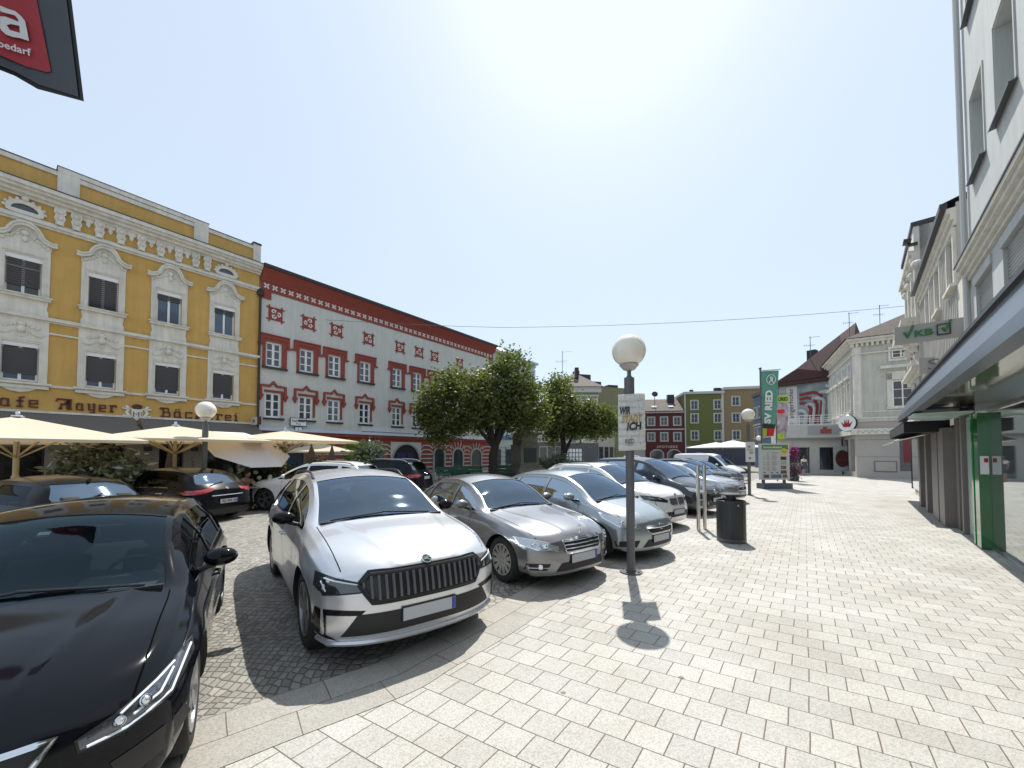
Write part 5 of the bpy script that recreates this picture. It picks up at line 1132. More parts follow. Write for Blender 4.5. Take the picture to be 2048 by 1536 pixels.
for sg in(1,-1):
    P=[(.56,.50),(.90,.53),(.92,.31),(.74,.25),(.84,.31),(.84,.475),(.60,.465)]
    c.patch(P if sg>0 else c.mirrorpoly(P),'x',.006,'bumper_insert',c.mm_)
m=MB(); c.bar(m,[(-.86,.235),(0,.215),(.86,.235)],'x',.022,.012); m.build('front_lip',silver,c.root,True)
c.plate(.42); c.emblem(0,.845,.045,'wing'); c.rails(blackp); c.fin(); c.generic_rear()
m=MB(); c.patch([(.6,-.09),(.6,.09),(.45,.13),(.45,-.13)],'z',0,'x',blackm,mb=m) if False else None
# Estate saloon
class Benz(Car): ws_=(12,.022,.034,0); tm_=silver
mg=paint('pewter_grey_paint',(.25,.25,.26),.75,.30)
c=Benz('parked_car','pewter grey saloon with chrome barred grille and bonnet star, second in the kerb row','' or (1.02,5.56),(.62,-.785),'sedan',4.58,1.77,1.45,.325,(.80,3.56),mg,GK,nst=96,planf=.36)
c.lamp_front([(.44,.585),(.66,.66),(.84,.69),(.84,.60),(.70,.545),(.46,.52)],lens,None,ring=[(.62,.595,.045),(.74,.615,.035)])
c.grille([(-.37,.655),(.37,.655),(.34,.50),(.28,.475),(-.28,.475),(-.34,.50)],4,False,chrome,chrome,fw=.012,barr=.009)
c.patch([(-.40,.36),(.40,.36),(.48,.24),(-.48,.24)],'x',.005,'air_intake',blackp)
for sg in(1,-1):
    P=[(.56,.36),(.82,.37),(.82,.28),(.60,.27)]; o=c.patch(P if sg>0 else c.mirrorpoly(P),'x',.005,'fog_lamp_recess',blackp); h=c.hit((sg*.68,.32),'x'); m=MB(); m.lathe([(.04,0),(.03,.012),(0,.014)],n=16,T=Matrix.Translation(h[0]+h[1]*.006)@h[1].to_track_quat('Z','Y').to_matrix().to_4x4()); m.build('fog_lamp',chrome,o); m=MB(); c.bar(m,[(sg*.57,.31),(sg*.80,.315)],'x',.006,.012); m.build('fog_lamp_trim',chrome,o)
h=c.hit((.09,0),'z'); m=MB(); p=h[0]+Vector((0,0,.085)); m.tube([p+Vector((0,.042*math.cos(k*math.pi/12),.042*math.sin(k*math.pi/12))) for k in range(25)],.004,6,False)
for a in(90,210,330): m.tube([p,p+Vector((0,.042*math.cos(R(a)),.042*math.sin(R(a))))],.006,5,r2=.002)
m.tube([h[0],p-Vector((0,0,.042))],.006,6); m.build('bonnet_star',chrome,c.root,True)
c.plate(.40); c.generic_rear()
for sg in(1,-1):
    m=MB(); c.bar(m,[(t,z) for t,z in [(1.3+2.4*k/20,c.belt(1.3+2.4*k/20)+.02) for k in range(21)]],'y' if sg>0 else '-y',.007,.004); m.build('window_trim',chrome,c.root,True)
class Corsa(Car): ws_=(7,.02,.05,0)
lb=paint('pale_blue_grey_paint',(.33,.37,.385),.6,.30)
c=Corsa('parked_car','pale blue grey hatchback with large headlights right behind the nearest lamp post','' or (2.62,6.88),(.63,-.775),'hatch',3.98,1.74,1.49,.31,(.78,3.29),lb,GK,nst=90,over=dict(top=[(0,.46),(.02,.51),(.08,.57),(.22,.665),(.34,.86),(.44,.965),(.56,1),(.74,.985),(.87,.91),(.93,.79),(.98,.66),(1,.6)],ws=(.225,.435),win=[(.25,.53,.53),(.55,.78,.76),(.795,.885,.84)]),planf=.42)
c.lamp_front([(.44,.575),(.56,.66),(.74,.76),(.83,.80),(.84,.72),(.78,.60),(.60,.545)],lens,None,ring=[(.60,.62,.05),(.72,.68,.045)])
c.grille([(-.40,.60),(.40,.60),(.36,.51),(.26,.47),(-.26,.47),(-.36,.51)],3,False,chrome,blackp,mat('grille_dark',(.02,.02,.021),.3),fw=.012)
m=MB(); c.bar(m,[(-.39,.575),(0,.565),(.39,.575)],'x',.018,.012); m.build('grille_strip',chrome,c.root,True); c.emblem(0,.575,.05,'bolt')
c.patch([(-.36,.38),(.36,.38),(.46,.25),(-.46,.25)],'x',.005,'air_intake',blackp)
for sg in(1,-1): P=[(.52,.38),(.82,.36),(.80,.27),(.56,.26)]; c.patch(P if sg>0 else c.mirrorpoly(P),'x',.005,'fog_lamp_recess',blackp)
c.plate(.385); c.generic_rear()
class Bmw(Car): ws_=(5,.02,.03,.2)
wpnt=paint('white_paint',(.70,.70,.69),0,.3)
c=Bmw('parked_car','white compact SUV with twin kidney grille, fourth in the kerb row','' or (4.08,9.55),(.63,-.775),'suv',4.44,1.82,1.58,.345,(.84,3.51),wpnt,GK,nst=80,clad=.03)
c.lamp_front([(.38,.72),(.60,.80),(.84,.83),(.84,.74),(.60,.70),(.40,.67)],lensd,[[(.55,.745),(.62,.77)],[(.70,.765),(.78,.785)]])
for sg in(1,-1): P=[(.03,.76),(.30,.76),(.33,.70),(.30,.60),(.06,.59),(.03,.63)]; c.grille(P if sg>0 else c.mirrorpoly(P),6,True,chrome,mat('grille_grey',(.22,.22,.23),.35,.6),fw=.01,barr=.006)
c.emblem(0,.83,.04,'round'); c.patch([(-.6,.45),(.6,.45),(.72,.28),(-.72,.28)],'x',.005,'air_intake',blackp); c.patch([(-.4,.32),(.4,.32),(.4,.25),(-.4,.25)],'x',.008,'skid_plate',silver); c.plate(.44); c.rails(chrome); c.generic_rear()
class Sharan(Car): ws_=(7,.02,.04,0)
dg_=paint('dark_grey_paint',(.055,.06,.068),.6,.27)
c=Sharan('parked_car','dark grey people carrier with slim chrome grille, fifth in the kerb row','' or (6.15,11.75),(.63,-.775),'mpv',4.85,1.9,1.73,.335,(.95,3.87),dg_,GK,nst=80)
c.lamp_front([(.42,.70),(.62,.78),(.84,.84),(.84,.74),(.70,.67),(.46,.64)],lens,None,ring=[(.62,.715,.05),(.74,.745,.04)])
c.grille([(-.44,.72),(.44,.72),(.42,.65),(-.42,.65)],2,False,None,chrome); c.emblem(0,.69,.065,'vv'); c.patch([(-.5,.40),(.5,.40),(.6,.27),(-.6,.27)],'x',.005,'air_intake',blackp); c.plate(.47); c.generic_rear()
m=MB(); c.bar(m,[(-.48,.41),(-.44,.30),(.44,.30),(.48,.41)],'x',.006,.01); m.build('intake_trim',chrome,c.root,True)
sg_=paint('light_silver_paint',(.42,.44,.46),.8,.26)
c=Corsa('parked_car','light silver family hatchback with a wide chrome wing grille, sixth in the kerb row','' or (8.5,14.4),(.63,-.775),'hatch',4.42,1.8,1.50,.325,(.86,3.55),sg_,GK,nst=70)
c.lamp_front([(.42,.62),(.62,.70),(.84,.74),(.82,.64),(.5,.58)],lens,None,ring=[(.66,.655,.045)]); c.grille([(-.38,.62),(.38,.62),(.32,.50),(-.32,.50)],3,False,chrome,blackp); c.emblem(0,.6,.05,'bolt'); c.patch([(-.4,.38),(.4,.38),(.5,.25),(-.5,.25)],'x',.005,'air_intake',blackp); c.plate(.38); c.generic_rear()
dk=paint('anthracite_paint',(.028,.03,.034),.5,.25)
c=Bmw('parked_car','anthracite SUV with dark roof rails, seventh in the kerb row','' or (10.1,17.6),(.63,-.775),'suv',4.5,1.85,1.62,.35,(.85,3.52),dk,GK,nst=60)
c.lamp_front([(.42,.72),(.84,.83),(.84,.74),(.46,.66)],lens); c.grille([(-.40,.76),(.40,.76),(.34,.60),(-.34,.60)],4,False,chrome,chrome); c.patch([(-.5,.43),(.5,.43),(.6,.28),(-.6,.28)],'x',.005,'air_intake',blackp); c.plate(.44); c.rails(blackp); c.generic_rear()
db=paint('dark_blue_paint',(.02,.035,.075),.5,.25)
c=Corsa('parked_car','dark blue hatchback, eighth in the kerb row, half hidden by the second lamp post','' or (12.1,20.6),(.63,-.775),'hatch',4.3,1.79,1.5,.32,(.85,3.48),db,GK,nst=60)
c.lamp_front([(.42,.62),(.84,.74),(.82,.64),(.5,.56)],lens); c.grille([(-.38,.62),(.38,.62),(.32,.50),(-.32,.50)],3,False,None,chrome); c.plate(.4); c.generic_rear()
c=Sharan('parked_van','white high roofed van, ninth in the kerb row','' or (14.3,24.0),(.63,-.775),'van',4.5,1.85,1.86,.33,(.9,3.6),wpnt,GK,nst=60,cat='van')
c.lamp_front([(.46,.72),(.84,.86),(.84,.74),(.5,.64)],lens); c.grille([(-.42,.72),(.42,.72),(.4,.6),(-.4,.6)],2,False,None,blackp); c.plate(.45); c.generic_rear()
c=Corsa('parked_car','black hatchback between the white van and the festival board','' or (16.3,27.0),(.63,-.775),'hatch',4.3,1.79,1.48,.32,(.85,3.48),paint('black_paint',(.006,.0065,.008),.2,.2),GK,nst=60)
c.lamp_front([(.42,.62),(.84,.74),(.82,.64),(.5,.56)],lens); c.plate(.4); c.generic_rear()
c=Bmw('parked_car','white estate car with black windows far off in front of the pharmacy','' or (18.6,50.5),(1,-.25),'suv',4.6,1.85,1.62,.33,(.85,3.55),wpnt,'cars on the far side of the square',nst=60); c.generic_rear(); c.rails(blackp)
# black hatchback close to the camera
blk=paint('black_blue_paint',(.004,.005,.0075),.0,.09)
class Leon(Car): ws_=(5,.02,.03,.25); wsm_=darkscreen
c=Leon('parked_car','glossy black hatchback with angular headlight, closest car in the lower left corner','' or (-2.27,1.36),(.55,-.835),'hatch',4.28,1.74,1.44,.32,(.86,3.49),blk,GK,nst=120,planf=.40,glassm=tintglass,nosez=[(0,.12),(.25,.04),(.42,0),(.6,.02),(.7,.06),(.95,.14)],
 over=dict(top=[(0,.475),(.015,.515),(.05,.565),(.14,.625),(.265,.685),(.36,.84),(.46,.96),(.57,1),(.74,.985),(.87,.91),(.93,.79),(.98,.66),(1,.6)]))
c.lamp_front([(.52,.60),(.68,.65),(.84,.735),(.855,.675),(.80,.585),(.66,.545),(.53,.55)],mat('lamp_smoked',(.10,.11,.13),.10,.6,coat=1,var=.4,vs=30),[[(.84,.715),(.795,.60),(.66,.56),(.55,.56)],[(.64,.628),(.79,.70)],[(.79,.68),(.76,.625),(.68,.60)]],ring=[(.715,.632,.028),(.64,.60,.024)])
c.grille([(-.46,.64),(.46,.64),(.33,.455),(-.33,.455)],0,False,chrome,blackp,fw=.011)
m=MB(); 
for z in(.62,.59,.56,.53,.50): c.bar(m,[(-.30,z),(.30,z)],'x',.004,.008)
m.build('grille_mesh',mat('grille_dark',(.02,.02,.021),.3),c.root,True)
c.patch([(-.5,.42),(.5,.42),(.6,.28),(-.6,.28)],'x',.005,'air_intake',blackp)
for sg in(1,-1): P=[(.62,.44),(.84,.47),(.86,.36),(.66,.31)]; c.patch(P if sg>0 else c.mirrorpoly(P),'x',.005,'fog_lamp_recess',blackp)
c.plate(.40); c.generic_rear()
h=c.hit((.265*4.28+.45,-.1),'z'); m=MB(); m.use(white); 
h=c.hit((.40*4.28,-.08),'z'); T=Matrix.Translation(h[0]-h[1]*.012)@h[1].to_track_quat('Z','Y').to_matrix().to_4x4(); m.box(-.03,.03,-.03,.03,-.002,.0,T); m.use(mat('sticker_red',(.4,.02,.02),.5)); m.box(-.03,.03,-.03,-.01,.0,.001,T); m.build('toll_sticker',None,c.root)
m=MB(); tw=.265*4.28; m.box(c.X(tw+.45),c.X(tw+.3),.30,.55,.985-.105,.985-.10); m.build('dashboard_paper',white,c.root)
# cars facing the cafe
c=Leon('parked_car','black three door hatchback with four ring badge, seen from behind at the left edge','' or (-7.55,7.35),(-.97,.24),'hatch',3.95,1.74,1.42,.31,(.8,3.27),paint('black_paint',(.006,.0065,.008),.2,.2),GF,nst=84,loc_rear=True,over=dict(win=[(.27,.56,.56),(.58,.84,.79)]))
c.tail([(.86,.90),(.52,.89),(.52,.83),(.62,.78),(.86,.76)]); c.emblem(0,.93,.085,'rings','-x'); c.plate(.60,'-x'); c.fin()
m=MB(); h0=c.hit((.955*3.95,.35),'z');h1=c.hit((.93*3.95,-.05),'z'); m.tube([h0[0]+Vector((0,0,.02)),h1[0]+Vector((0,0,.03))],.012,6); m.build('rear_wiper',blackp,c.root)
c.patch([(-.6,.34),(.6,.34),(.6,.22),(-.6,.22)],'-x',.005,'rear_apron',blackp)
c=Benz('parked_car','black hatchback with long red tail lamps parked in front of the cafe','' or (-7.75,10.75),(-.97,.22),'hatch',4.35,1.8,1.46,.325,(.86,3.5),paint('black_paint',(.006,.0065,.008),.2,.2),GF,nst=84,loc_rear=True,over=dict(win=[(.27,.52,.52),(.535,.83,.79)]))
c.tail([(.88,.88),(.66,.89),(.38,.93),(.40,.86),(.62,.79),(.88,.77)]); c.plate(.56,'-x','RI 399 GF'); c.fin(); c.emblem(0,.90,.04,'round','-x')
m=MB(); h0=c.hit((.955*4.35,.4),'z');h1=c.hit((.94*4.35,-.02),'z'); m.tube([h0[0]+Vector((0,0,.02)),h1[0]+Vector((0,0,.03))],.012,6); m.build('rear_wiper',blackp,c.root)
m=MB(); c.bar(m,[(-.45,.72),(.45,.72)],'-x',.012,.01); m.build('tailgate_trim',chrome,c.root); c.patch([(-.7,.38),(.7,.38),(.74,.22),(-.74,.22)],'-x',.005,'rear_apron',blackp)
for sg in(1,-1):
    m=MB(); n=20; c.bar(m,[(t,z) for t,z in [(1.25+2.1*k/20,c.belt(1.25+2.1*k/20)+.02) for k in range(21)]],'y' if sg>0 else '-y',.007,.004); m.build('window_trim',chrome,c.root,True)
c=Bmw('parked_car','white SUV with black roof rails parked left behind the silver SUV','' or (-8.75,13.7),(-.99,.14),'suv',4.45,1.84,1.60,.35,(.86,3.5),wpnt,GF,nst=84,clad=.04); c.rails(blackp); c.fin(); c.generic_rear(kind='vv')
c=Sharan('parked_car','black SUV with silver roof rails seen from behind in front of the striped arches','' or (-3.55,16.6),(-.97,.24),'suv',4.6,1.85,1.64,.35,(.86,3.6),paint('black_paint',(.006,.0065,.008),.2,.2),GF,nst=84,loc_rear=True); c.rails(chrome); c.tail([(.90,.99),(.50,.96),(.48,.90),(.60,.86),(.90,.85)]); c.plate(.83,'-x'); c.emblem(0,1.0,.06,'vv','-x')
# ================= STREET FURNITURE =================
globe=bpy.data.materials.new('lamp_globe'); globe.use_nodes=True; b=globe.node_tree.nodes['Principled BSDF']; b.inputs['Base Color'].default_value=(.80,.75,.66,1); b.inputs['Roughness'].default_value=.25; b.inputs['Subsurface Weight'].default_value=.35; b.inputs['Subsurface Radius'].default_value=(.3,.3,.25); b.inputs['Coat Weight'].default_value=.5
def lamp(label,P,H,r=.26,pr=.062,tilt=0,gz=None):
    o=thing('street_lamp',label,'street lamp',(P[0],P[1],.004),0,'globe street lamps'); o.rotation_euler=(0,tilt,0)
    m=MB(); m.lathe([(0,0),(.17,0),(.17,.02),(.08,.025),(.08,.05),(pr,.06)],n=24)
    for k in range(4): a=R(45+90*k); m.lathe([(.016,.02),(.016,.04),(0,.042)],(.13*math.cos(a),.13*math.sin(a),0),8)
    m.build('base_flange',greym,o,True)
    m=MB(); m.lathe([(pr,.03),(pr,.5),(pr*1.06,.52),(pr*1.06,H-r-.55),(pr*1.25,H-r-.54),(pr*1.25,H-r-.17),(pr*.8,H-r-.16),(pr*.5,H-r-.13),(pr*.5,H-r-.06)],n=20); m.build('post',greym,o,True)
    m=MB(); m.lathe([(pr*.6,H-r-.06),(.09,H-r-.04),(.15,H-r+.03),(.148,H-r+.035)],n=24); m.build('collar',mat('lamp_collar',(.42,.40,.36),.5,.2),o,True)
    m=MB(); m.ball((0,0,H),r,32,20,(1,1,.97)); m.build('globe',globe,o,True); return o
LB=gp(1262,1145); LP=lamp('grey street lamp with white globe carrying the large white poster on the pavement',LB,3.47)
lamp('grey street lamp with stained globe in front of the yellow cafe house',at(409,930,11.5),3.13)
L2=at(1498,930,17.3); lamp('grey street lamp with white globe and small white poster beside the festival board',L2,3.57,.27)
lamp('far street lamp with white globe in front of the blue house',at(1519,930,36),3.25,.24)
lamp('slim lamp post with small globe under the small linden',at(1167,930,40),3.2,.2)
# poster wrapped round the near lamp
o=thing('city_poster','white city poster with black and gold lettering tied round the near lamp post','poster',(LB.x,LB.y,0),0)
def pf(a,b,off=0,R0=.55): # a: -0.5..0.5 across, slight bow
    A=a*.42/R0; return Vector((R0*math.sin(A),-.085-off-R0*(math.cos(A)-1)*-1+.0+ .0,b)) 
def pf(a,b,off=0):
    x=a*.42; return Vector((x+.02,-.08-off+.55*x*x*1.4+.004*math.sin(b*6),b+.01*math.sin(x*9)))
m=MB(); n=14; zz0,zz1=1.90,2.78
for k in range(n):
    for j in range(8):
        a0,a1=-.5+k/n,-.5+(k+1)/n; b0,b1=zz0+(zz1-zz0)*j/8,zz0+(zz1-zz0)*(j+1)/8
        m.quad(pf(a0,b0),pf(a1,b0),pf(a1,b1),pf(a0,b1))
ps=m.build('poster_sheet',mat('poster_white',(.66,.66,.64),.45,bump=.05,bs=5),o,True); ps.modifiers.new('t','SOLIDIFY').thickness=.004
m=MB(); m.use(blackm)
def pt(t,x,z,h,wd,**k): put_text(m,t,lambda a,b:pf((x+a)/.42,z+b,.014),h,wd,**k)
pt('WIR',-.19,2.46,.125,.155,bold=.035,shear=.15); pt('ICH',-.09,2.21,.125,.235,bold=.035,shear=.15); pt('RIED',-.115,2.01,.07,.13,bold=.0); pt('IM INNKREIS',-.10,1.975,.014,.11)
m.use(mat('poster_gold',(.42,.27,.04),.5)); pt('STADT',-.165,2.335,.115,.32,bold=.03,shear=.25); m.build('poster_lettering',None,o)
m=MB()
for z in(1.93,2.36,2.75): m.tube([(.062*math.cos(k*.7+1.2),.062*math.sin(k*.7+1.2)+.0,z) for k in range(7)]+[(.19,-.045,z)],.004,5)
m.build('cable_tie',blackm,o)
o=thing('city_poster','small white poster on the second lamp post by the festival board','poster',(L2.x,L2.y,0),0)
m=MB(); m.box(-.2,.22,-.10,-.095,1.48,2.36); m.build('poster_sheet',mat('poster_white',(.66,.66,.64),.45),o); m=MB(); m.use(blackm)
for t,x,z,wd in(('WIR',-.1,2.1,.12),('ICH',-.03,1.84,.16),('RIED',-.06,1.6,.1)): put_text(m,t,lambda a,b,x=x,z=z:(x+a,-.104,z+b),.09,wd,bold=.03)
m.use(mat('poster_gold',(.42,.27,.04),.5)); put_text(m,'STADT',lambda a,b:(-.12+a,-.104,1.97+b),.09,.26,bold=.03); m.build('poster_lettering',None,o)
# litter bin
o=thing('litter_bin','anthracite round litter bin with raised lid on the slab pavement','bin',gp(1463,1083)); binm=mat('bin_anthracite',(.022,.027,.03),.45,bump=.05)
m=MB(); m.lathe([(0,0.02),(.265,.02),(.265,.05)],n=32); m.lathe([(.27,.06),(.27,.86),(.262,.865),(.25,.8)],n=40); 
for k in range(8): a=R(20+45*k); m.box(-.004,.004,-.003,.003,.06,.86,Matrix.Translation((.271*math.cos(a),.271*math.sin(a),0)))
m.build('body',binm,o,True); m=MB(); m.use(greym); m.lathe([(.272,.0),(.278,.02),(.278,.075),(.268,.08)],n=40); m.build('base_ring',None,o,True)
m=MB(); m.lathe([(.10,.8),(.10,.96)],n=20); m.build('lid_stem',binm,o,True); m=MB(); m.lathe([(0,.955),(.20,.965),(.215,.985),(.2,1.0),(0,1.02)],n=32); m.build('lid',binm,o,True)
m=MB(); m.box(-.012,.012,-.275,-.268,.76,.8); m.build('lock',steel,o)
# twin tube post
p=gp(1399,1062); o=thing('twin_post','brushed steel post of two joined tubes between the kerb row and the bin','post',p)
m=MB(); m.tube([(-.02,0,0),(-.02,0,1.56)],.042,16); m.tube([(.25,.24,0),(.25,.24,1.56)],.042,16); m.build('tube',steel,o,True); m=MB(); m.tube([(-.02,0,.55),(.25,.24,.55)],.02,8); m.tube([(-.02,0,.72),(.25,.24,.72)],.012,8); m.build('brace',steel,o); m=MB(); m.lathe([(.042,1.56),(.046,1.57),(0,1.575)],(-.02,0,0),16); m.lathe([(.042,1.56),(.046,1.57),(0,1.575)],(.25,.24,0),16); m.build('cap',blackm,o)
# festival board
p=gp(1549,977); o=thing('festival_board','white framed festival programme board on a grey foot with green heading','notice board',p,R(4))
m=MB(); m.box(-.78,.78,-.3,.3,0,.28); m.ext([(-.78,0),(.78,0),(.70,.3),(-.70,.3)],-.32,-.3); m.build('foot',mat('board_foot',(.10,.12,.15),.5),o)
m=MB()
for x in(-.6,.55): m.box(x-.05,x+.05,-.05,.05,.28,.5)
m.build('leg',greym,o); m=MB(); m.box(-.8,.8,-.08,.08,.46,2.37); m.build('frame',mat('board_frame',(.55,.56,.56),.4),o)
m=MB(); m.box(-.73,.73,-.09,-.08,.53,2.30); m.build('sheet',mat('board_sheet',(.50,.51,.49),.35),o)
m=MB(); m.use(mat('board_green',(.10,.22,.05),.4)); m.box(-.73,.73,-.095,-.09,2.05,2.30); m.use(mat('board_yellow',(.6,.5,.04),.4)); m.lathe([(.17,0),(0,0)],n=20,T=Matrix.Translation((.5,-.097,1.95))@Matrix.Rotation(math.pi/2,4,'X'))
m.use(white); put_text(m,'Sommerfestival',lambda a,b:(-.66+a,-.1,2.12+b),.12,1.02,bold=.02); m.use(blackm); put_text(m,'RIED',lambda a,b:(.4+a,-.1,1.9+b),.07,.2)
m.use(mat('print_grey',(.22,.22,.22),.5)); rn=random.Random(5)
z=1.88
while z>.92:
    if rn.random()<.85:
        m.box(-.66,-.66+.12,-.093,-.09,z,z+.022) if rn.random()<.4 else None; m.box(-.45,-.45+rn.uniform(.08,.16),-.093,-.09,z,z+.02); m.box(-.2,-.2+rn.uniform(.2,.42),-.093,-.09,z,z+.018)
    z-=.045
for k,cc in enumerate(((.05,.045,.05),(.35,.36,.3),(.15,.14,.13),(.12,.10,.08))): m.use(mat('print_photo_%s'%'abcd'[k],cc,.4,var=.6,vs=9)); m.box(.3,.62,-.093,-.09,1.5-.24*k,1.68-.24*k)
m.use(mat('print_photo_e',(.10,.16,.2),.4,var=.6,vs=5)); m.box(-.25,.34,-.093,-.09,.56,.74); m.use(mat('print_photo_c')if False else mat('print_photo_d',(.12,.10,.08),.4)); m.box(-.66,-.36,-.093,-.09,.56,.74); m.box(.4,.66,-.093,-.09,.56,.74)
m.use(blackm)
for x in(-.6,-.2,.1,.35,.58): m.box(x-.06,x+.06,-.093,-.09,.82,.86)
m.build('print',None,o)
# flags on poles
def cloth(m,fn,n=16,k=20):
    for i in range(n):
        for j in range(k): m.quad(fn(i/n,j/k),fn((i+1)/n,j/k),fn((i+1)/n,(j+1)/k),fn(i/n,(j+1)/k))
p=at(1524,915,22); pz=at(1524,738,22).z; W_=(at(1562,738,22)-at(1526,738,22)).length; HH=pz-at(1527,868,22).z
o=thing('banner_pole','tall pole with green football club banner SV RIED','flagpole',(p.x,p.y,.004)); m=MB(); m.tube([(0,0,0),(0,0,pz)],.045,10); m.ball((0,0,pz+.02),.08,10,6); m.tube([(0,0,pz-.1),(W_+.15,.0,pz-.02)],.02,6); m.build('pole',greym,o,True)
o=thing('banner','green hanging banner with SV RIED and round club crest','banner',(p.x,p.y,0))
def fl(a,b,off=0): 
    x=.06+a*W_*(1-.42*(1-b)**1.3*(1 if a>0 else 1)); return Vector((x,-off+.05*math.sin(a*5+b*2)+.03*math.sin(b*6+a*3),pz-.12-(1-b)*HH-.05*a*math.sin(b*5)))
m=MB(); m.use(mat('banner_green',(.11,.31,.23),.7,var=.3,vs=.8)); cloth(m,fl,24,48); o1=m.build('cloth',None,o,True)
m=MB(); m.use(white)
def vt(t,a0,b0,ha,hb,**k):
    vs,fs=textmesh(t,1,1,**k); m.add([fl(a0+(1-y)*ha,b0+x*hb,.05) for x,y in vs],fs)
vt('SV RIED',.18,.2,.42,.5,bold=.05)
m.tube([fl(.52+.25*math.cos(k*math.pi/12),.86+.075*math.sin(k*math.pi/12),.03) for k in range(25)],.022,5,False); m.tube([fl(.4,.81,.03),fl(.5,.85,.03),fl(.5,.91,.03),fl(.6,.9,.03),fl(.55,.83,.03)],.03,5); m.tube([fl(.42,.9,.03),fl(.55,.86,.03),fl(.64,.81,.03)],.025,5)
m.use(mat('banner_lime',(.35,.5,.03),.6)); 
def patchf(a0,a1,b0,b1,off=.015):
    for i in range(5):
        for j in range(5): m.quad(*[fl(a0+(a1-a0)*(i+x)/5,b0+(b1-b0)*(j+y)/5,off) for x,y in((0,0),(1,0),(1,1),(0,1))])
patchf(.05,.42,.0,.12); m.use(mat('banner_red',(.6,.02,.02),.6)); patchf(.45,.98,.0,.12); m.use(mat('banner_dark',(.03,.03,.03),.7)); patchf(0,1,.12,.19,.01); m.build('print',None,o)
p2=at(1554,915,26); pz2=at(1556,788,26).z; W2=(at(1583,790,26)-at(1557,790,26)).length; H2=pz2-at(1557,875,26).z
o=thing('banner_pole','pole behind the green banner carrying the photo banner','flagpole',(p2.x,p2.y,.004)); m=MB(); m.tube([(0,0,0),(0,0,pz2)],.04,8); m.tube([(0,0,pz2),(W2,0,pz2+.05)],.02,6); m.build('pole',greym,o,True)
o=thing('banner','lime, white and purple photo banner with RIED heading, just right of the green banner','banner',(p2.x,p2.y,0)); W_0,HH0,pz0=W_,HH,pz
W_,HH,pz=W2,H2,pz2
m=MB(); m.use(mat('banner_photo',(.36,.30,.33),.6,var=.75,vs=2.2)); cloth(m,fl,8,12); m.build('cloth',None,o,True); m=MB(); m.use(mat('banner_lime',(.35,.5,.03),.6)); patchf(0,1,.84,1); patchf(.0,.8,.0,.14); m.use(mat('banner_red',(.6,.02,.02),.6)); patchf(.05,.6,.6,.68); m.use(blackm); vs,fs=textmesh('ORIED',1,1,bold=.04); m.add([fl(.1+x*.8,.87+y*.09,.02) for x,y in vs],fs); m.build('print',None,o)
# big banner in the upper left corner (only its lower corner is seen)
D=5.5; o=thing('banner','dark grey banner with red field, white letter a and word bedarf, upper left corner','banner',(0,0,0))
fr=MB(); 
def fq(u,v,off=0): q=at(u,v,D-off+.12*math.sin(u*.02)); return q
out=[(-110,-90),(132,-90),(168,203),(120,190),(75,178),(30,152),(0,140),(-60,118),(-110,104)]
def grid_poly(m,poly,off,res=30):
    bm=bmesh.new(); bm.faces.new([bm.verts.new((a,b,0)) for a,b in poly])
    for k in(0,1):
        lo=min(p[k] for p in poly);hi=max(p[k] for p in poly); n=max(1,int((hi-lo)/res))
        for i in range(1,n):
            c=lo+(hi-lo)*i/n; bmesh.ops.bisect_plane(bm,geom=bm.verts[:]+bm.edges[:]+bm.faces[:],plane_co=(c,0,0) if k==0 else (0,c,0),plane_no=(1,0,0) if k==0 else (0,1,0))
    bm.verts.index_update(); m.add([fq(v.co.x,v.co.y,off) for v in bm.verts],[[v.index for v in f.verts] for f in bm.faces]); bm.free()
m=MB(); m.use(mat('banner_hem',(.008,.008,.01),.8)); grid_poly(m,out,0); m.use(mat('banner_slate',(.052,.058,.068),.8,bump=.3,bs=250)); grid_poly(m,[(-110,-90),(122,-90),(157,194),(120,182),(78,169),(30,143),(0,131),(-60,109),(-110,95)],.02); m.use(mat('banner_crimson',(.30,.022,.030),.8,bump=.3,bs=250)); grid_poly(m,[(-110,-90),(62,-90),(73,0),(102,143),(92,144),(50,132),(0,110),(-60,92),(-110,78)],.04); m.build('cloth',None,o,True)
m=MB(); m.use(mat('banner_letter',(.55,.54,.53),.8))
def warpt(t,x0,y0,wd,h,sh,bold=.0):
    vs,fs=textmesh(t,h,wd,bold=bold); m.add([fq(x0+a+ b*-.12,y0-b+a*sh,.07) for a,b in vs],fs)
m.add([fq(u,v,.07) for u,v in[(0,11),(14,17),(30,22),(42,32),(50,42),(54,60),(58,82),(44,76),(30,74),(14,70),(4,62),(0,56),(0,34),(10,34),(26,40),(36,43),(37,44),(36,38),(30,31),(20,28),(8,25),(0,22)]],[(21,0,1,20),(20,1,2,19),(19,2,3,18),(18,3,4,17),(17,4,5),(16,17,5,6,7)])
m.add([fq(u,v,.07) for u,v in[(0,33),(10,33),(26,39),(38,44),(40,52),(22,48),(13,50),(20,60),(40,66),(40,76),(26,74),(12,69),(2,60),(0,55)]],[(0,1,6,13),(1,2,5,6),(2,3,4,5),(13,6,7,12),(12,7,11),(7,8,10,11),(8,9,10)])
m.add([fq(u,v,.07) for u,v in[(38,44),(46,40),(50,62),(58,82),(40,76),(40,66)]],[(0,1,2,5),(5,2,3,4)])
warpt('bedarf',-3,93,66,15,.30,.02); m.build('lettering',None,o)
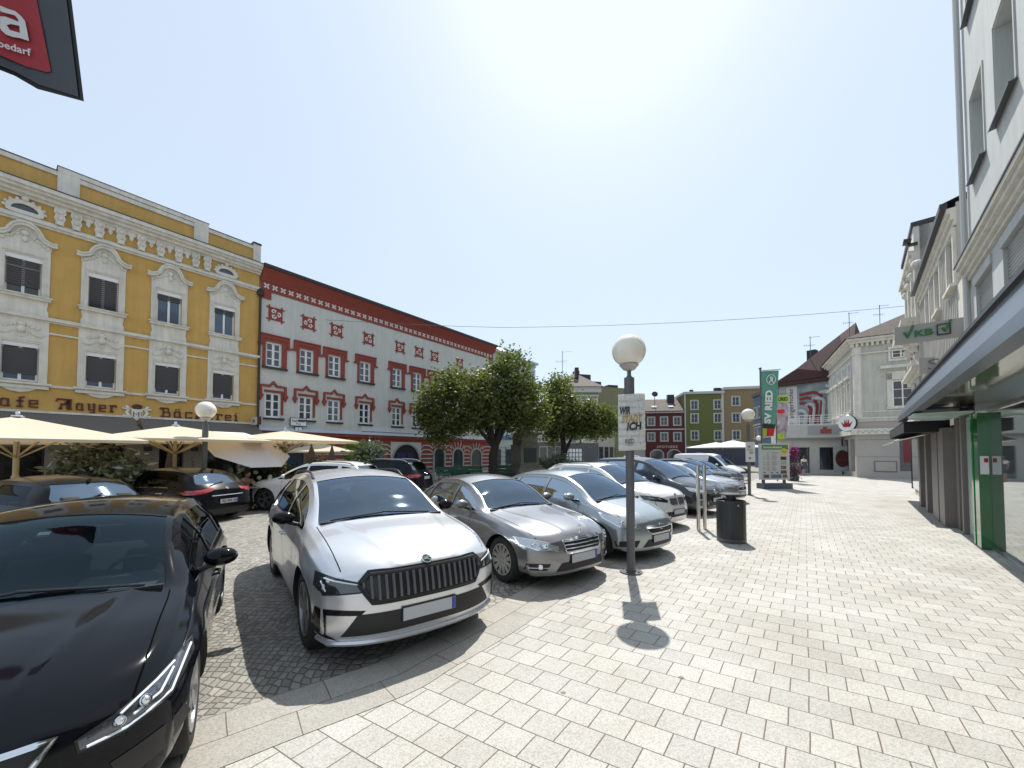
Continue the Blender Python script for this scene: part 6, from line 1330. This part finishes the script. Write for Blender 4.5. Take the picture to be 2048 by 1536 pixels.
# ---------------- parasols ----------------
canv=bpy.data.materials.new('parasol_canvas'); canv.use_nodes=True; n_=canv.node_tree; b=n_.nodes['Principled BSDF']; b.inputs['Base Color'].default_value=(.80,.70,.54,1); b.inputs['Roughness'].default_value=.9
tr=n_.nodes.new('ShaderNodeBsdfTranslucent'); tr.inputs[0].default_value=(.62,.47,.26,1); mx=n_.nodes.new('ShaderNodeMixShader'); mx.inputs[0].default_value=.35; n_.links.new(b.outputs[0],mx.inputs[1]); n_.links.new(tr.outputs[0],mx.inputs[2]); n_.links.new(mx.outputs[0],n_.nodes['Material Output'].inputs[0])
woodm=mat('parasol_wood',(.50,.40,.24),.6,var=.1,vs=20)
def parasol(label,P,top,rim,a,rz,mcan=canv,mp=woodm,tilt=(0,0),grp='cream square parasols of the cafe',nrib=3):
    o=thing('parasol',label,'parasol',(P[0],P[1],.0),rz,grp)
    m=MB(); n=6; S=[]
    for q in range(4):
        for k in range(n*2): t=-1+2*k/(n*2); x,y=a,t*a; c,s_=math.cos(q*math.pi/2),math.sin(q*math.pi/2); S.append((x*c-y*s_,x*s_+y*c,abs(t)))
    N=len(S); rings=5; vs=[(0,0,top)]
    for r in range(1,rings+1):
        f=r/rings
        for x,y,t in S: vs.append((x*f,y*f,top+(rim-top)*f-.06*math.sin(math.pi*f)*(1-t)*.8-.0))
    fs=[(0,1+k,1+(k+1)%N) for k in range(N)]
    for r in range(rings-1):
        for k in range(N): fs.append((1+r*N+k,1+(r+1)*N+k,1+(r+1)*N+(k+1)%N,1+r*N+(k+1)%N))
    b0=1+(rings-1)*N; e=len(vs); vs+= [(x,y,rim-.07) for x,y,t in S]; fs+=[(b0+k,e+k,e+(k+1)%N,b0+(k+1)%N) for k in range(N)]
    m.add(vs,fs); m.build('canopy',mcan,o,True)
    m=MB(); m.tube([(0,0,0),(0,0,1.1),(0,0,top)],.052,12); m.lathe([(.052,1.0),(.07,1.02),(.07,1.3),(.052,1.32)],n=12); m.build('pole',mp,o,True)
    m=MB(); m.lathe([(.12,top+.0),(.10,top+.03),(.02,top+.05)],n=14); m.ball((0,0,top+.085),.045,10,8); m.build('finial',chrome,o,True)
    for q in range(4):
        for t in(-.55,0,.55)if nrib==3 else(-1,0,):
            ang=q*math.pi/2; c,s_=math.cos(ang),math.sin(ang); x,y=a*.5,t*a*.5; m=MB(); X,Y=x*c-y*s_,x*s_+y*c; m.tube([(.05*c,.05*s_,rim-.42),(X,Y,top+(rim-top)*.5-.05)],.016,6); m.build('strut',mp,o)
    return o
rzf=LF.rz
parasol('cream square parasol at the left edge, nearest of the row of three',at(33,900,9.4),2.74,2.17,2.0,rzf)
parasol('cream square parasol in the middle of the row of three, beside the cafe lamp',at(350,900,12.2),2.72,2.26,2.0,rzf)
parasol('cream square parasol farthest of the row of three, in front of the blue arch',at(570,900,14.9),2.72,2.32,1.9,rzf)
pinkc=mat('white_canvas',(.62,.58,.56),.9); greyc=mat('grey_canvas',(.15,.14,.14),.9)
def closed(label,P,zt_,h,r,grp='closed grey parasols'):
    o=thing('closed_parasol',label,'parasol',(P[0],P[1],0),0,grp); m=MB(); vs=[];n=20
    prof=[(.02,zt_),(r*.45,zt_-h*.25),(r*.9,zt_-h*.65),(r,zt_-h*.9),(r*.85,zt_-h)]
    for rr,z in prof:
        for k in range(n): q=rr*(1 if k%2 else .72); t=2*math.pi*k/n; vs.append((q*math.cos(t),q*math.sin(t),z))
    m.add(vs,[(i*n+k,i*n+(k+1)%n,(i+1)*n+(k+1)%n,(i+1)*n+k) for i in range(4) for k in range(n)]); m.build('canopy',greyc,o); m=MB(); m.tube([(0,0,0),(0,0,zt_+.05)],.025,8); m.build('pole',greym,o)
closed('closed dark grey parasol behind the white flecked oleander',at(205,900,11.6),2.35,1.1,.13)
closed('closed dark grey parasol just left of the cafe lamp post',at(341,900,13.2),2.3,1.3,.14)
closed('large closed mauve grey parasol left of the pair before the striped wall',at(623,900,16.0),2.2,1.25,.27)
closed('closed mauve grey parasol right of the pair, nearer the palm',at(664,900,16.5),2.2,1.2,.2)
p=at(486,900,13.0); o=thing('tilted_parasol','pale pinkish parasol tilted over the seated person','parasol',(p.x,p.y,0),0); m=MB(); T=Matrix.Translation((.15,0,2.0))@Matrix.Rotation(R(27),4,'Y')@Matrix.Rotation(R(12),4,'X'); n=8
vs=[T@Vector((0,0,.38))]
for r in(.5,1):
    for k in range(n): t=2*math.pi*k/n; vs.append(T@Vector((1.3*r*math.cos(t),1.3*r*math.sin(t),.38-.38*r**1.6)))
m.add(vs,[(0,1+k,1+(k+1)%n) for k in range(n)]+[(1+k,1+n+k,1+n+(k+1)%n,1+(k+1)%n) for k in range(n)]); m.build('canopy',pinkc,o); m=MB(); m.tube([(-.05,0,0),(-.05,0,1.9),T@Vector((0,0,.35))],.02,8); m.build('pole',greym,o)
parasol('small white and orange lit parasol behind the closed pair',at(645,900,19.5),2.35,1.95,1.6,.3,grp=None)
for k,(u,D_,l) in enumerate(((1432,42,'white market parasol left of the pair before the tan house'),(1466,41,'white market parasol right of the pair before the tan house'))): parasol(l,at(u,900,D_),3.25 if k else 3.05,2.5,2.1,.4,mat('white_canvas2',(.72,.70,.66),.9),greym,grp='white market parasols',nrib=1)
# ---------------- vegetation ----------------
def leafmat(name,col,tcol,var=.45,rough=.5,tr_=.3):
    m=bpy.data.materials.new(name); m.use_nodes=True; n=m.node_tree.nodes; l=m.node_tree.links; b=n['Principled BSDF']; b.inputs['Roughness'].default_value=rough; b.inputs['Specular IOR Level'].default_value=.35
    g_=n.new('ShaderNodeNewGeometry'); r=n.new('ShaderNodeValToRGB'); r.color_ramp.elements[0].color=(*[c*(1-var) for c in col],1); r.color_ramp.elements[1].color=(*[c*(1+var) for c in col],1); l.new(g_.outputs['Random Per Island'],r.inputs[0]); l.new(r.outputs[0],b.inputs['Base Color'])
    t=n.new('ShaderNodeBsdfTranslucent'); t.inputs[0].default_value=(*tcol,1); x=n.new('ShaderNodeMixShader'); x.inputs[0].default_value=tr_; l.new(b.outputs[0],x.inputs[1]); l.new(t.outputs[0],x.inputs[2]); l.new(x.outputs[0],n['Material Output'].inputs[0]); return m
linden=leafmat('linden_leaves',(.10,.12,.038),(.22,.28,.045),.6); bark=mat('bark',(.030,.024,.019),.9,var=.3,vs=9,bump=1,bs=25)
def leaves(m,blobs,n,size,rn,el=1.5,clump=9):
    wts=[b[1]**2 for b in blobs]; tot=sum(wts)
    for c,r,*sq in blobs:
        q=sq[0] if sq else (1,1,.8)
        k=int(n*r*r/tot/clump)
        for _ in range(k):
            d=Vector((rn.gauss(0,1),rn.gauss(0,1),rn.gauss(0,1))).normalized(); rr=r*(rn.random()**.42)*(1+rn.uniform(-.18,.30)*rn.random()); pc=Vector(c)+Vector((d.x*q[0],d.y*q[1],d.z*q[2]))*rr
            for __ in range(clump):
                p=pc+Vector((rn.gauss(0,1),rn.gauss(0,1),rn.gauss(0,1)))*size*1.5
                a=Vector((rn.gauss(0,1),rn.gauss(0,1),rn.gauss(0,.6))).normalized(); b_=a.cross(Vector((rn.gauss(0,1),rn.gauss(0,1),rn.gauss(0,1)))).normalized(); s=size*rn.uniform(.6,1.25)
                m.add([p-a*s*el*.5,p+b_*s*.42-a*s*.08,p+a*s*el*.5,p-b_*s*.42-a*s*.08],[(0,1,2,3)])
def tree(label,P,blobs,n,size,trunk,seed,grp='linden trees on the square',mat_=linden):
    rn=random.Random(seed); o=thing('linden_tree',label,'tree',(P[0],P[1],0),0,grp)
    m=MB(); B=[((x,y,z),r*.88,*q) for x,y,z,r,*q in blobs]; X=[]
    for c_,r,*q in B:
        for k in range(7): d=Vector((rn.gauss(0,1),rn.gauss(0,1),rn.gauss(0,.9))).normalized(); X.append((tuple(Vector(c_)+d*r*1.08),r*rn.uniform(.2,.36)))
    leaves(m,B+X,n,size,rn); m.build('crown',mat_,o)
    m=MB(); m.tube([(0,0,0),(0,0,.25),(0.02,0,.8),(-.03,0,1.7),trunk],[.50,.36,.29,.26,.24],12)
    for (x,y,z),r,*q in B:
        if z<4.5 or r<.8: continue
        mid=(Vector(trunk)+Vector((x,y,z)))/2+Vector((-x*.14+rn.uniform(-.15,.15),rn.uniform(-.2,.2),.1)); m.tube([Vector(trunk)-Vector((0,0,.15)),mid,(x,y,z),Vector((x*1.15,y*1.15,z+r*.5))],[.15,.08,.04,.01],8)
    m.build('trunk',bark,o,True); return o
tree('large linden tree with broad uneven crown in front of the red and white house',at(987,930,23.5),[(-3.4,.1,3.0,.6),(-3.8,-.1,3.7,.6),(-.8,0,3.7,.8),(1.3,0,3.6,.7),(-2.5,0,3.5,.75),(2.1,.2,3.5,.5),(-3.2,0,4.9,1.25,(1,1,1.05)),(-2.7,.4,6.3,.95),(-1.3,-.3,5.3,1.35),(-1.2,.3,6.2,.9),(.2,0,5.6,1.5),(.9,.2,7.1,1.15,(.9,.9,1.2)),(2.1,-.2,5.4,1.2),(-3.4,-.2,3.6,.8),(2.6,.2,4.2,.95),(-1.9,.8,3.9,.9),(.8,.9,4.2,1.0),(-4.2,.1,4.5,.55),(-3.1,.0,2.75,.45),(1.3,-.8,4.8,1.1),(-.3,-1,4.7,1.0)],25000,.16,(.1,0,2.3),11)
tree('smaller linden tree with drooping crown in front of the sage green house',at(1127,930,29.5),[(.9,0,3.4,.6),(-.4,0,3.5,.6),(2.2,.1,3.5,.6),(-.7,0,6.6,1.0,(.9,.9,1.3)),(.2,0,5.3,1.5),(1.8,.1,4.7,1.15),(3.0,0,4.3,1.05),(-1.4,.2,4.4,1.0),(1.2,.3,4.0,1.0),(3.4,.2,3.8,.8),(-.6,-.8,4.9,1.2),(2.5,-.5,4.3,1.0),(-1.0,.2,3.2,.6),(.2,.6,7.2,.55)],18000,.165,(.1,0,2.0),12)
def shrub(name,label,P,blobs,n,size,seed,m_,cat='shrub',stem=True,el=1.8):
    rn=random.Random(seed); o=thing(name,label,cat,(P[0],P[1],0),0); m=MB(); leaves(m,[((x,y,z),r,*q) for x,y,z,r,*q in blobs],n,size,rn,el,5); m.build('foliage',m_,o)
    m=MB(); 
    for k in range(7): x,y,z,r=blobs[k%len(blobs)][:4]; m.tube([(rn.uniform(-.15,.15),rn.uniform(-.15,.15),0),(x*.5+rn.uniform(-.2,.2),y*.5,z*.5),(x+rn.uniform(-r,r)*.6,y,z+r*.6)],.018,5)
    m.build('stem',bark,o); return o
olea=leafmat('oleander_leaves',(.15,.18,.12),(.2,.25,.10),.6,.10,.12); olea.node_tree.nodes['Principled BSDF'].inputs['Specular IOR Level'].default_value=1; darkl=leafmat('dark_shrub_leaves',(.03,.05,.02),(.07,.11,.03),.5,.4,.2)
shrub('oleander','big oleander bush with glossy white glinting leaves behind the two black hatchbacks',at(196,930,10.6),[(-.5,0,1.25,.5),(.1,.1,1.4,.5),(.6,0,1.2,.5),(0,-.2,.9,.6),(-.6,0,1.75,.25),(.95,0,1.5,.25),(.2,0,1.85,.2)],2600,.10,21,olea,el=2.6)
o=thing('planter','dark planter box holding the oleander bush','planter',at(196,930,10.6)); o.location.z=.004; m=MB(); m.ext([(-.55,0),(.55,0),(.62,.55),(-.62,.55)],-.3,.3); m.build('box',blackp,o)
shrub('hydrangea','dark green flowering bush between the seated person and the white SUV',at(524,930,13.6),[(0,0,1.2,.6),(.2,.1,1.75,.4),(-.3,0,.8,.6),(.3,0,.7,.6)],4200,.08,22,darkl)
m=MB(); rn=random.Random(8); hb=at(505,930,12.9)
for k in range(14): m.ball((hb.x+rn.uniform(-.5,.6),hb.y+rn.uniform(-.1,.2),rn.uniform(.5,1.3)),.07,8,6)
o=m.build('hydrangea_blossoms',mat('blossom_cream',(.45,.48,.28),.8),None,True); tag(o,'pale green blossom heads of the dark bush by the seated person','flowers',kind='stuff')
shrub('hedge','low green planting behind the white SUV roof below the closed parasols',at(640,930,15.3),[(-1,0,.9,.5),(0,0,1.0,.5),(1,0,1.0,.55),(1.6,0,1.1,.5)],3000,.09,23,darkl,'hedge')
# palm
pP=at(714,930,17.0); o=thing('palm','potted fan palm with drooping fronds in front of the striped arches','palm',(pP.x,pP.y,0),0); m=MB(); m.tube([(0,0,0),(0,0,1.75)],.07,8); m.build('trunk',bark,o,True); m=MB(); rn=random.Random(31)
for k in range(34):
    a=rn.uniform(0,6.28); e=rn.uniform(-.5,1.2); d=Vector((math.cos(a)*math.cos(e),math.sin(a)*math.cos(e),math.sin(e))); hub=Vector((0,0,1.8))+d*rn.uniform(.3,.5); s=d.cross(Vector((0,0,1))).normalized(); u=s.cross(d)
    for j in range(-6,7):
        t=j*.2; q=(d*math.cos(t)+s*math.sin(t)).normalized(); L_=.45*(1-.1*abs(t)); m.add([hub,hub+q*L_*.6+u*.02,hub+q*L_+Vector((0,0,-.12)),hub+q*L_*.6-u*.012+s*.02],[(0,1,2,3)])
m.build('frond',leafmat('palm_leaves',(.07,.11,.025),(.2,.28,.04),.4,.4,.3),o)
shrub('shrub','tall leafy potted shrub right of the fan palm',at(738,930,17.2),[(0,0,1.6,.6),(-.3,0,1.9,.4),(.3,0,2.0,.4)],1800,.09,24,olea)
shrub('shrub','grey green planting with reddish leaves beside the stone pedestal',at(1105,935,26),[(-.6,0,.9,.7),(.5,0,1.1,.8),(1.4,0,.8,.7)],3600,.10,25,leafmat('grey_leaves',(.10,.115,.07),(.15,.17,.08)))
# flower pyramid
p=at(1587,953,26.5); o=thing('flower_tower','tall flower pyramid with magenta and white petunia bands right of the festival board','flowers',(p.x,p.y,0)); rn=random.Random(41)
mags=leafmat('magenta_petals',(.22,.01,.12),(.4,.02,.22),.5); whp=leafmat('white_petals',(.45,.42,.38),(.3,.3,.25),.3)
for nm,z,r,mm in(('flower_band',2.05,.22,mags),('flower_band',1.55,.34,mags),('flower_band',1.12,.42,whp),('flower_band',.68,.46,mags),('flower_band',.28,.46,whp)):
    m=MB(); leaves(m,[((0,0,z),r*.74,(1,1,1.0))],520,.075,rn,1.1,4); m.build('petals',mm,o)
m=MB(); leaves(m,[((0,0,z),r*.7,(1,1,1)) for z,r in((2.0,.2),(1.5,.33),(1.0,.42),(.5,.45))],500,.08,rn); m.build('foliage',darkl,o); m=MB(); m.lathe([(.3,0),(.33,.2),(.2,1.4),(.06,2.1)],n=14); m.build('frame',blackm,o)
# pedestal monument and wall
p=at(1050,935,25.5); o=thing('monument','weathered stone monument pedestal with bronze relief plate between the two lindens','monument',(p.x,p.y,0),R(28)); stn=mat('old_stone',(.13,.125,.10),.9,var=.25,vs=2,bump=.4,bs=30)
m=MB(); m.use(stn)
for a,z0,z1 in((.95,0,.95),(.82,.95,1.1),(.68,1.1,2.35),(.72,2.35,2.42),(.60,2.42,3.05),(.68,3.05,3.17)): m.box(-a,a,-a,a,z0,z1)
m.build('pedestal',None,o); m=MB(); m.box(-.45,.45,-.72,-.68,1.3,2.2); m.build('relief_plate',mat('bronze_dark',(.03,.04,.035),.5,.4),o); m=MB(); m.box(.68,.72,-.45,.45,1.3,2.2); m.build('relief_plate',mat('bronze_dark',(.03,.04,.035),.5,.4),o)
m=MB(); m.lathe([(.32,3.17),(.30,3.6),(.24,4.1),(.27,4.5),(.22,4.75),(.08,4.85),(.07,4.9)],n=14); m.ball((0,0,5.02),.14,12,8); m.tube([(.2,0,4.65),(.42,-.1,4.3),(.3,-.25,4.1)],.07,8); m.tube([(-.2,0,4.65),(-.36,-.15,4.3),(-.2,-.3,4.2)],.07,8); m.build('statue',mat('bronze_green',(.03,.05,.04),.6,.3),o,True)
p=at(1016,940,25.5); o=thing('stone_bench','low stone basin wall with pale coping left of the monument','wall',(p.x,p.y,0),0); m=MB(); m.use(stn); m.box(-.9,.9,0,.5,0,.72); m.use(mat('coping',(.4,.39,.36),.8)); m.box(-1.0,1.0,-.05,.55,.72,.8); m.build('wall',None,o)
# green benches and cafe tables by the tree
gm_=mat('green_bench_paint',(.008,.07,.035),.5)
def bench(label,P,rz):
    o=thing('beer_bench',label,'bench',(P[0],P[1],0),rz,'green benches under the big linden'); m=MB(); m.box(-.9,.9,-.2,.15,.62,.68); m.build('seat',gm_,o); m=MB(); m.box(-.9,.9,.15,.19,.7,.85);m.box(-.9,.9,.17,.21,.9,1.1); m.build('backrest',gm_,o)
    for x in(-.75,.75): m=MB(); m.box(x-.03,x+.03,-.2,.15,0,.62); m.box(x-.03,x+.03,.12,.18,.6,1.1); m.build('leg',gm_,o)
bench('green slatted bench nearest the last black SUV',at(905,940,22),.2); bench('green slatted bench between the tree trunk and the arches',at(935,940,23.5),.1); bench('green slatted bench right behind the big linden trunk',at(1003,940,25),-.1)
for k,u in enumerate((920,955)):
    p=at(u,940,22.3); o=thing('cafe_table',('green table with bicycle bags near the left bench','green table just left of the big linden trunk')[k],'table',(p.x,p.y,0),0,'green tables under the big linden'); m=MB(); m.box(-.6,.6,-.35,.35,.72,.76); m.build('table_top',gm_,o); m=MB(); [m.tube([(x,0,0),(x,0,.72)],.03,6) for x in(-.45,.45)]; m.build('leg',gm_,o)
# bicycle
p=at(909,945,21.3); o=thing('bicycle','bicycle with shining handlebar leaning by the green benches','bicycle',(p.x,p.y,0),.5)
for x in(-.5,.5): m=MB(); m.tube([(x+.33*math.cos(k*math.pi/10),0,.33+.33*math.sin(k*math.pi/10)) for k in range(21)],.018,5,False); [m.tube([(x,0,.33),(x+.32*math.cos(k),0,.33+.32*math.sin(k))],.003,3) for k in range(6)]; m.build('wheel',rubber,o)
m=MB(); m.tube([(-.5,0,.33),(-.12,0,.3),(.35,0,.85),(-.2,0,.82),(-.12,0,.3)],.018,6); m.tube([(-.5,0,.33),(-.2,0,.85)],.014,6); m.tube([(.5,0,.33),(.34,0,.98)],.016,6); m.build('frame',blackm,o); m=MB(); m.tube([(.25,-.25,1.0),(.34,0,1.02),(.25,.25,1.0)],.014,6); m.build('handlebar',chrome,o); m=MB(); m.ext([(-.35,.88),(-.08,.9),(-.1,.95),(-.33,.95)],-.07,.07); m.build('saddle',blackp,o)
# ---------------- cafe furniture ----------------
for k,(u,D_,l) in enumerate(((505,12.8,'round cafe table in front of the seated person'),(420,13.6,'round cafe table behind the cafe lamp post'),(590,16,'round cafe table behind the white SUV bonnet'))):
    p=at(u,940,D_); o=thing('cafe_table',l,'table',(p.x,p.y,0),0,'cafe terrace tables'); m=MB(); m.lathe([(0,.74),(.36,.74),(.36,.77),(0,.77)],n=20); m.build('table_top',mat('table_top',(.30,.28,.25),.4),o); m=MB(); m.tube([(0,0,0),(0,0,.74)],.03,8); m.lathe([(.22,0),(.22,.02),(0,.03)],n=16); m.build('leg',blackm,o)
for k,(u,D_,rz,l) in enumerate(((483,12.9,-.2,'dark wicker chair under the seated person'),(445,13.7,2.9,'empty dark wicker chair behind the long tailed black hatchback'),(577,15.6,2.6,'dark wicker chair by the parasol pole'))):
    p=at(u,940,D_); o=thing('cafe_chair',l,'chair',(p.x,p.y,0),rz,'cafe terrace chairs'); m=MB(); m.box(-.22,.24,-.22,.22,.42,.46); m.build('seat',blackp,o); m=MB(); m.box(-.26,-.22,-.22,.22,.46,.85); m.build('backrest',blackp,o)
    for x in(-.2,.2):
        for y in(-.19,.19): m=MB(); m.tube([(x,y,0),(x,y,.42)],.014,6); m.build('leg',blackm,o)
# ---------------- people ----------------
skinm=mat('skin',(.42,.24,.17),.5)
def figure(parent,name,J,E,m_,sub=2):
    me=bpy.data.meshes.new(name); me.from_pydata([j[0] for j in J],E,[]); o=bpy.data.objects.new(name,me); C.objects.link(o)
    md=o.modifiers.new('s','SKIN'); sv=me.skin_vertices[0].data if me.skin_vertices else None
    if sv is None:
        bpy.context.view_layer.objects.active=o
        bm=bmesh.new(); bm.from_mesh(me); bm.verts.layers.skin.verify(); bm.to_mesh(me); bm.free(); sv=me.skin_vertices[0].data
    for i,j in enumerate(J): sv[i].radius=(j[1],j[2] if len(j)>2 else j[1]); sv[i].use_root=(i==0)
    o.modifiers.new('u','SUBSURF').levels=sub; o.modifiers['u'].render_levels=sub
    dg=bpy.context.evaluated_depsgraph_get(); nm=bpy.data.meshes.new_from_object(o.evaluated_get(dg)); o.modifiers.clear(); o.data=nm; nm.materials.clear(); nm.materials.append(m_)
    for p in nm.polygons: p.use_smooth=True
    o.parent=parent; return o
def head(parent,c,yaw,hairm,long=False,tiltx=0):
    T=Matrix.Translation(c)@Matrix.Rotation(yaw,4,'Z')@Matrix.Rotation(tiltx,4,'X'); m=MB(); m.ball((0,0,0),1,16,12,(.075,.095,.115)); m.ball((0,-.095,-.012),.016,6,5,(.8,1.2,1.3)); m.ball((.078,0,-.01),.02,6,5,(.4,1,1.4)); m.ball((-.078,0,-.01),.02,6,5,(.4,1,1.4)); m.v=[tuple(T@Vector(p)) for p in m.v]; m.build('head',skinm,parent,True)
    m=MB(); m.use(blackm); [m.ball((x,-.086,.012),.011,6,4) for x in(-.03,.03)]; m.use(mat('lips',(.3,.1,.09),.5)); m.ball((0,-.088,-.055),.012,6,4,(1.8,.6,.5)); m.v=[tuple(T@Vector(p)) for p in m.v]; m.build('face',None,parent,True)
    m=MB(); m.ball((0,.02,.025),1,16,12,(.086,.098,.112)); 
    if long: m.ball((0,.09,-.08),1,12,8,(.06,.045,.14))
    else: m.ball((0,.10,.03),.05,10,8)
    m.v=[tuple(T@Vector(p)) for p in m.v]; m.build('hair',hairm,parent,True)
p=at(1608,930,32.6); o=thing('person','woman in white top and blue dungaree dress walking away on the pavement','person',(p.x,p.y,.004),R(5)); o.scale=(1.0,)*3
hairb=mat('hair_dark',(.012,.009,.007),.6)
J=[((0,0,.90),.13,.11),((0,0,1.08),.12,.09),((0,.0,1.25),.14,.09),((0,0,1.36),.09,.07),((0,-.01,1.44),.045),((-.09,0,.86),.085),((-.10,-.06,.48),.058),((-.10,.02,.10),.034),((-.10,-.08,.03),.032),((.09,0,.86),.085),((.10,.06,.49),.058),((.10,.14,.14),.034),((.10,.08,.05),.03),((-.17,0,1.33),.055),((-.23,.03,1.08),.042),((-.22,-.05,.86),.03),((-.22,-.07,.78),.026),((.17,0,1.33),.055),((.24,-.02,1.09),.042),((.24,-.10,.88),.03),((.24,-.12,.80),.026)]
E=[(0,1),(1,2),(2,3),(3,4),(0,5),(5,6),(6,7),(7,8),(0,9),(9,10),(10,11),(11,12),(2,13),(13,14),(14,15),(15,16),(2,17),(17,18),(18,19),(19,20)]
figure(o,'body',J,E,skinm); head(o,Vector((0,-.01,1.52)),math.pi,hairb)
m=MB(); m.lathe([(.0,1.36),(.12,1.34),(.17,1.28),(.15,1.1),(.15,.98)],n=18,T=Matrix.Scale(.72,4,(0,1,0))); [m.ball((x,0,1.27),.085,10,8) for x in(-.17,.17)]; m.build('blouse',mat('blouse_white',(.6,.6,.6),.8),o,True)
m=MB(); m.lathe([(.0,1.17),(.156,1.165),(.15,1.02),(.19,.88),(.25,.58),(.24,.56)],n=20,T=Matrix.Scale(.78,4,(0,1,0))); m.tube([(-.1,.1,1.16),(-.09,.09,1.35)],.02,6); m.tube([(.1,.1,1.16),(.09,.09,1.35)],.02,6); m.build('dress',mat('denim_blue',(.055,.075,.13),.85),o,True)
m=MB(); [m.ball((x,y,.03),.05,8,6,(.8,2,.6)) for x,y in((-.10,-.03),(.10,.10))]; m.build('shoe',blackp,o,True)
m=MB(); m.box(-.36,-.28,-.12,.12,.52,.78); m.tube([(-.32,-.08,.78),(-.25,-.05,.85),(-.32,.08,.78)],.01,5); m.build('handbag',blackp,o)
def seated(label,P,rz,shirt,hairm,lean=.35,short=False):
    o=thing('person',label,'person',(P[0],P[1],0),rz)
    y=lambda z:-(z-.5)*lean
    J=[((0,0,.55),.14,.12),((0,-.08,.74),.125,.10),((0,-.2,.93),.15,.10),((0,-.27,1.02),.09,.07),((0,-.33,1.08),.045),((-.10,-.04,.53),.085),((-.13,-.45,.52),.065),((-.13,-.42,.12),.042),((-.13,-.54,.05),.035),((.10,-.04,.53),.085),((.13,-.45,.52),.065),((.13,-.38,.12),.042),((.13,-.5,.05),.035),((-.19,-.24,.97),.055),((-.25,-.38,.76),.042),((-.12,-.58,.79),.03),((-.08,-.65,.80),.026),((.19,-.24,.97),.055),((.25,-.38,.76),.042),((.12,-.58,.79),.03),((.06,-.65,.82),.026)]
    figure(o,'body',J,E,skinm); head(o,Vector((0,-.38,1.18)),0,hairm,True,R(25))
    J2=[(j[0],j[1]*1.12+.008,(j[2] if len(j)>2 else j[1])*1.12+.008) for j in J[:4]]+[(J[13][0],.068),(J[14][0],.056),(J[17][0],.068),(J[18][0],.056)]
    figure(o,'shirt',J2,[(0,1),(1,2),(2,3),(2,4),(4,5),(2,6),(6,7)],shirt)
    J3=[(J[0][0],.155,.14),(J[5][0],.10),(J[6][0],.078),(J[7][0],.055),(J[9][0],.10),(J[10][0],.078),(J[11][0],.055)]
    figure(o,'trousers',J3,[(0,1),(1,2),(2,3),(0,4),(4,5),(5,6)],mat('trousers_black',(.01,.01,.012),.8)); return o
p=at(483,940,12.9); seated('dark haired person in peach shirt bent over a cafe table','' or (p.x,p.y,.0),R(62),mat('shirt_peach',(.55,.36,.25),.85),hairb)
p=at(577,940,15.6); seated('red haired person seated low behind the white SUV bonnet','' or (p.x,p.y),R(20),mat('shirt_brown',(.12,.05,.04),.85),mat('hair_red',(.08,.022,.012),.6))
# ---------------- wires and aerials ----------------
s_,z_=LF.sz(650,640); A=LF.w(s_,-.05,z_); B=at(1006,655,21); Cc=at(1822,611,20.5)
def sag(a,b,d,n=12): return [a+(b-a)*(k/n)-Vector((0,0,d*4*(k/n)*(1-k/n))) for k in range(n+1)]
m=MB(); m.tube(sag(A,B,.05)[:-1]+sag(B,Cc,.25),.011,5); tag(m.build('overhead_wire',greym),'thin overhead wire spanning from the red and white house to the ornate house','wire')
def aerial(u,vt,vb,D_,label):
    a=at(u,vb,D_);b=at(u,vt,D_); o=thing('roof_aerial',label,'aerial',a); H_=b.z-a.z; k=D_/40; m=MB(); m.tube([(0,0,-.8),(0,0,H_)],.03*k,5); m.tube([(-.1*k,0,H_*.95),(1.0*k,0,H_)],.02*k,4); m.tube([(-.7*k,0,H_*.5),(.5*k,0,H_*.55)],.015*k,4)
    for j in range(5): m.tube([(-.6*k+.22*k*j,0,H_*.5+.01*j-.15*k),(-.6*k+.22*k*j,0,H_*.5+.15*k)],.01*k,4)
    m.build('mast',greym,o)
aerial(1125,702,745,50,'thin roof aerial above the sage green corner house'); aerial(1621,673,710,41,'roof aerial over the dark red roof, leftmost of three on the right'); aerial(1699,625,668,36,'roof aerial between the dark red roof and the cream corner house'); aerial(1760,610,650,34,'roof aerial above the tiled roof of the cream corner house')
# manhole-like plates and leaf litter on the pavement are part of the paving material
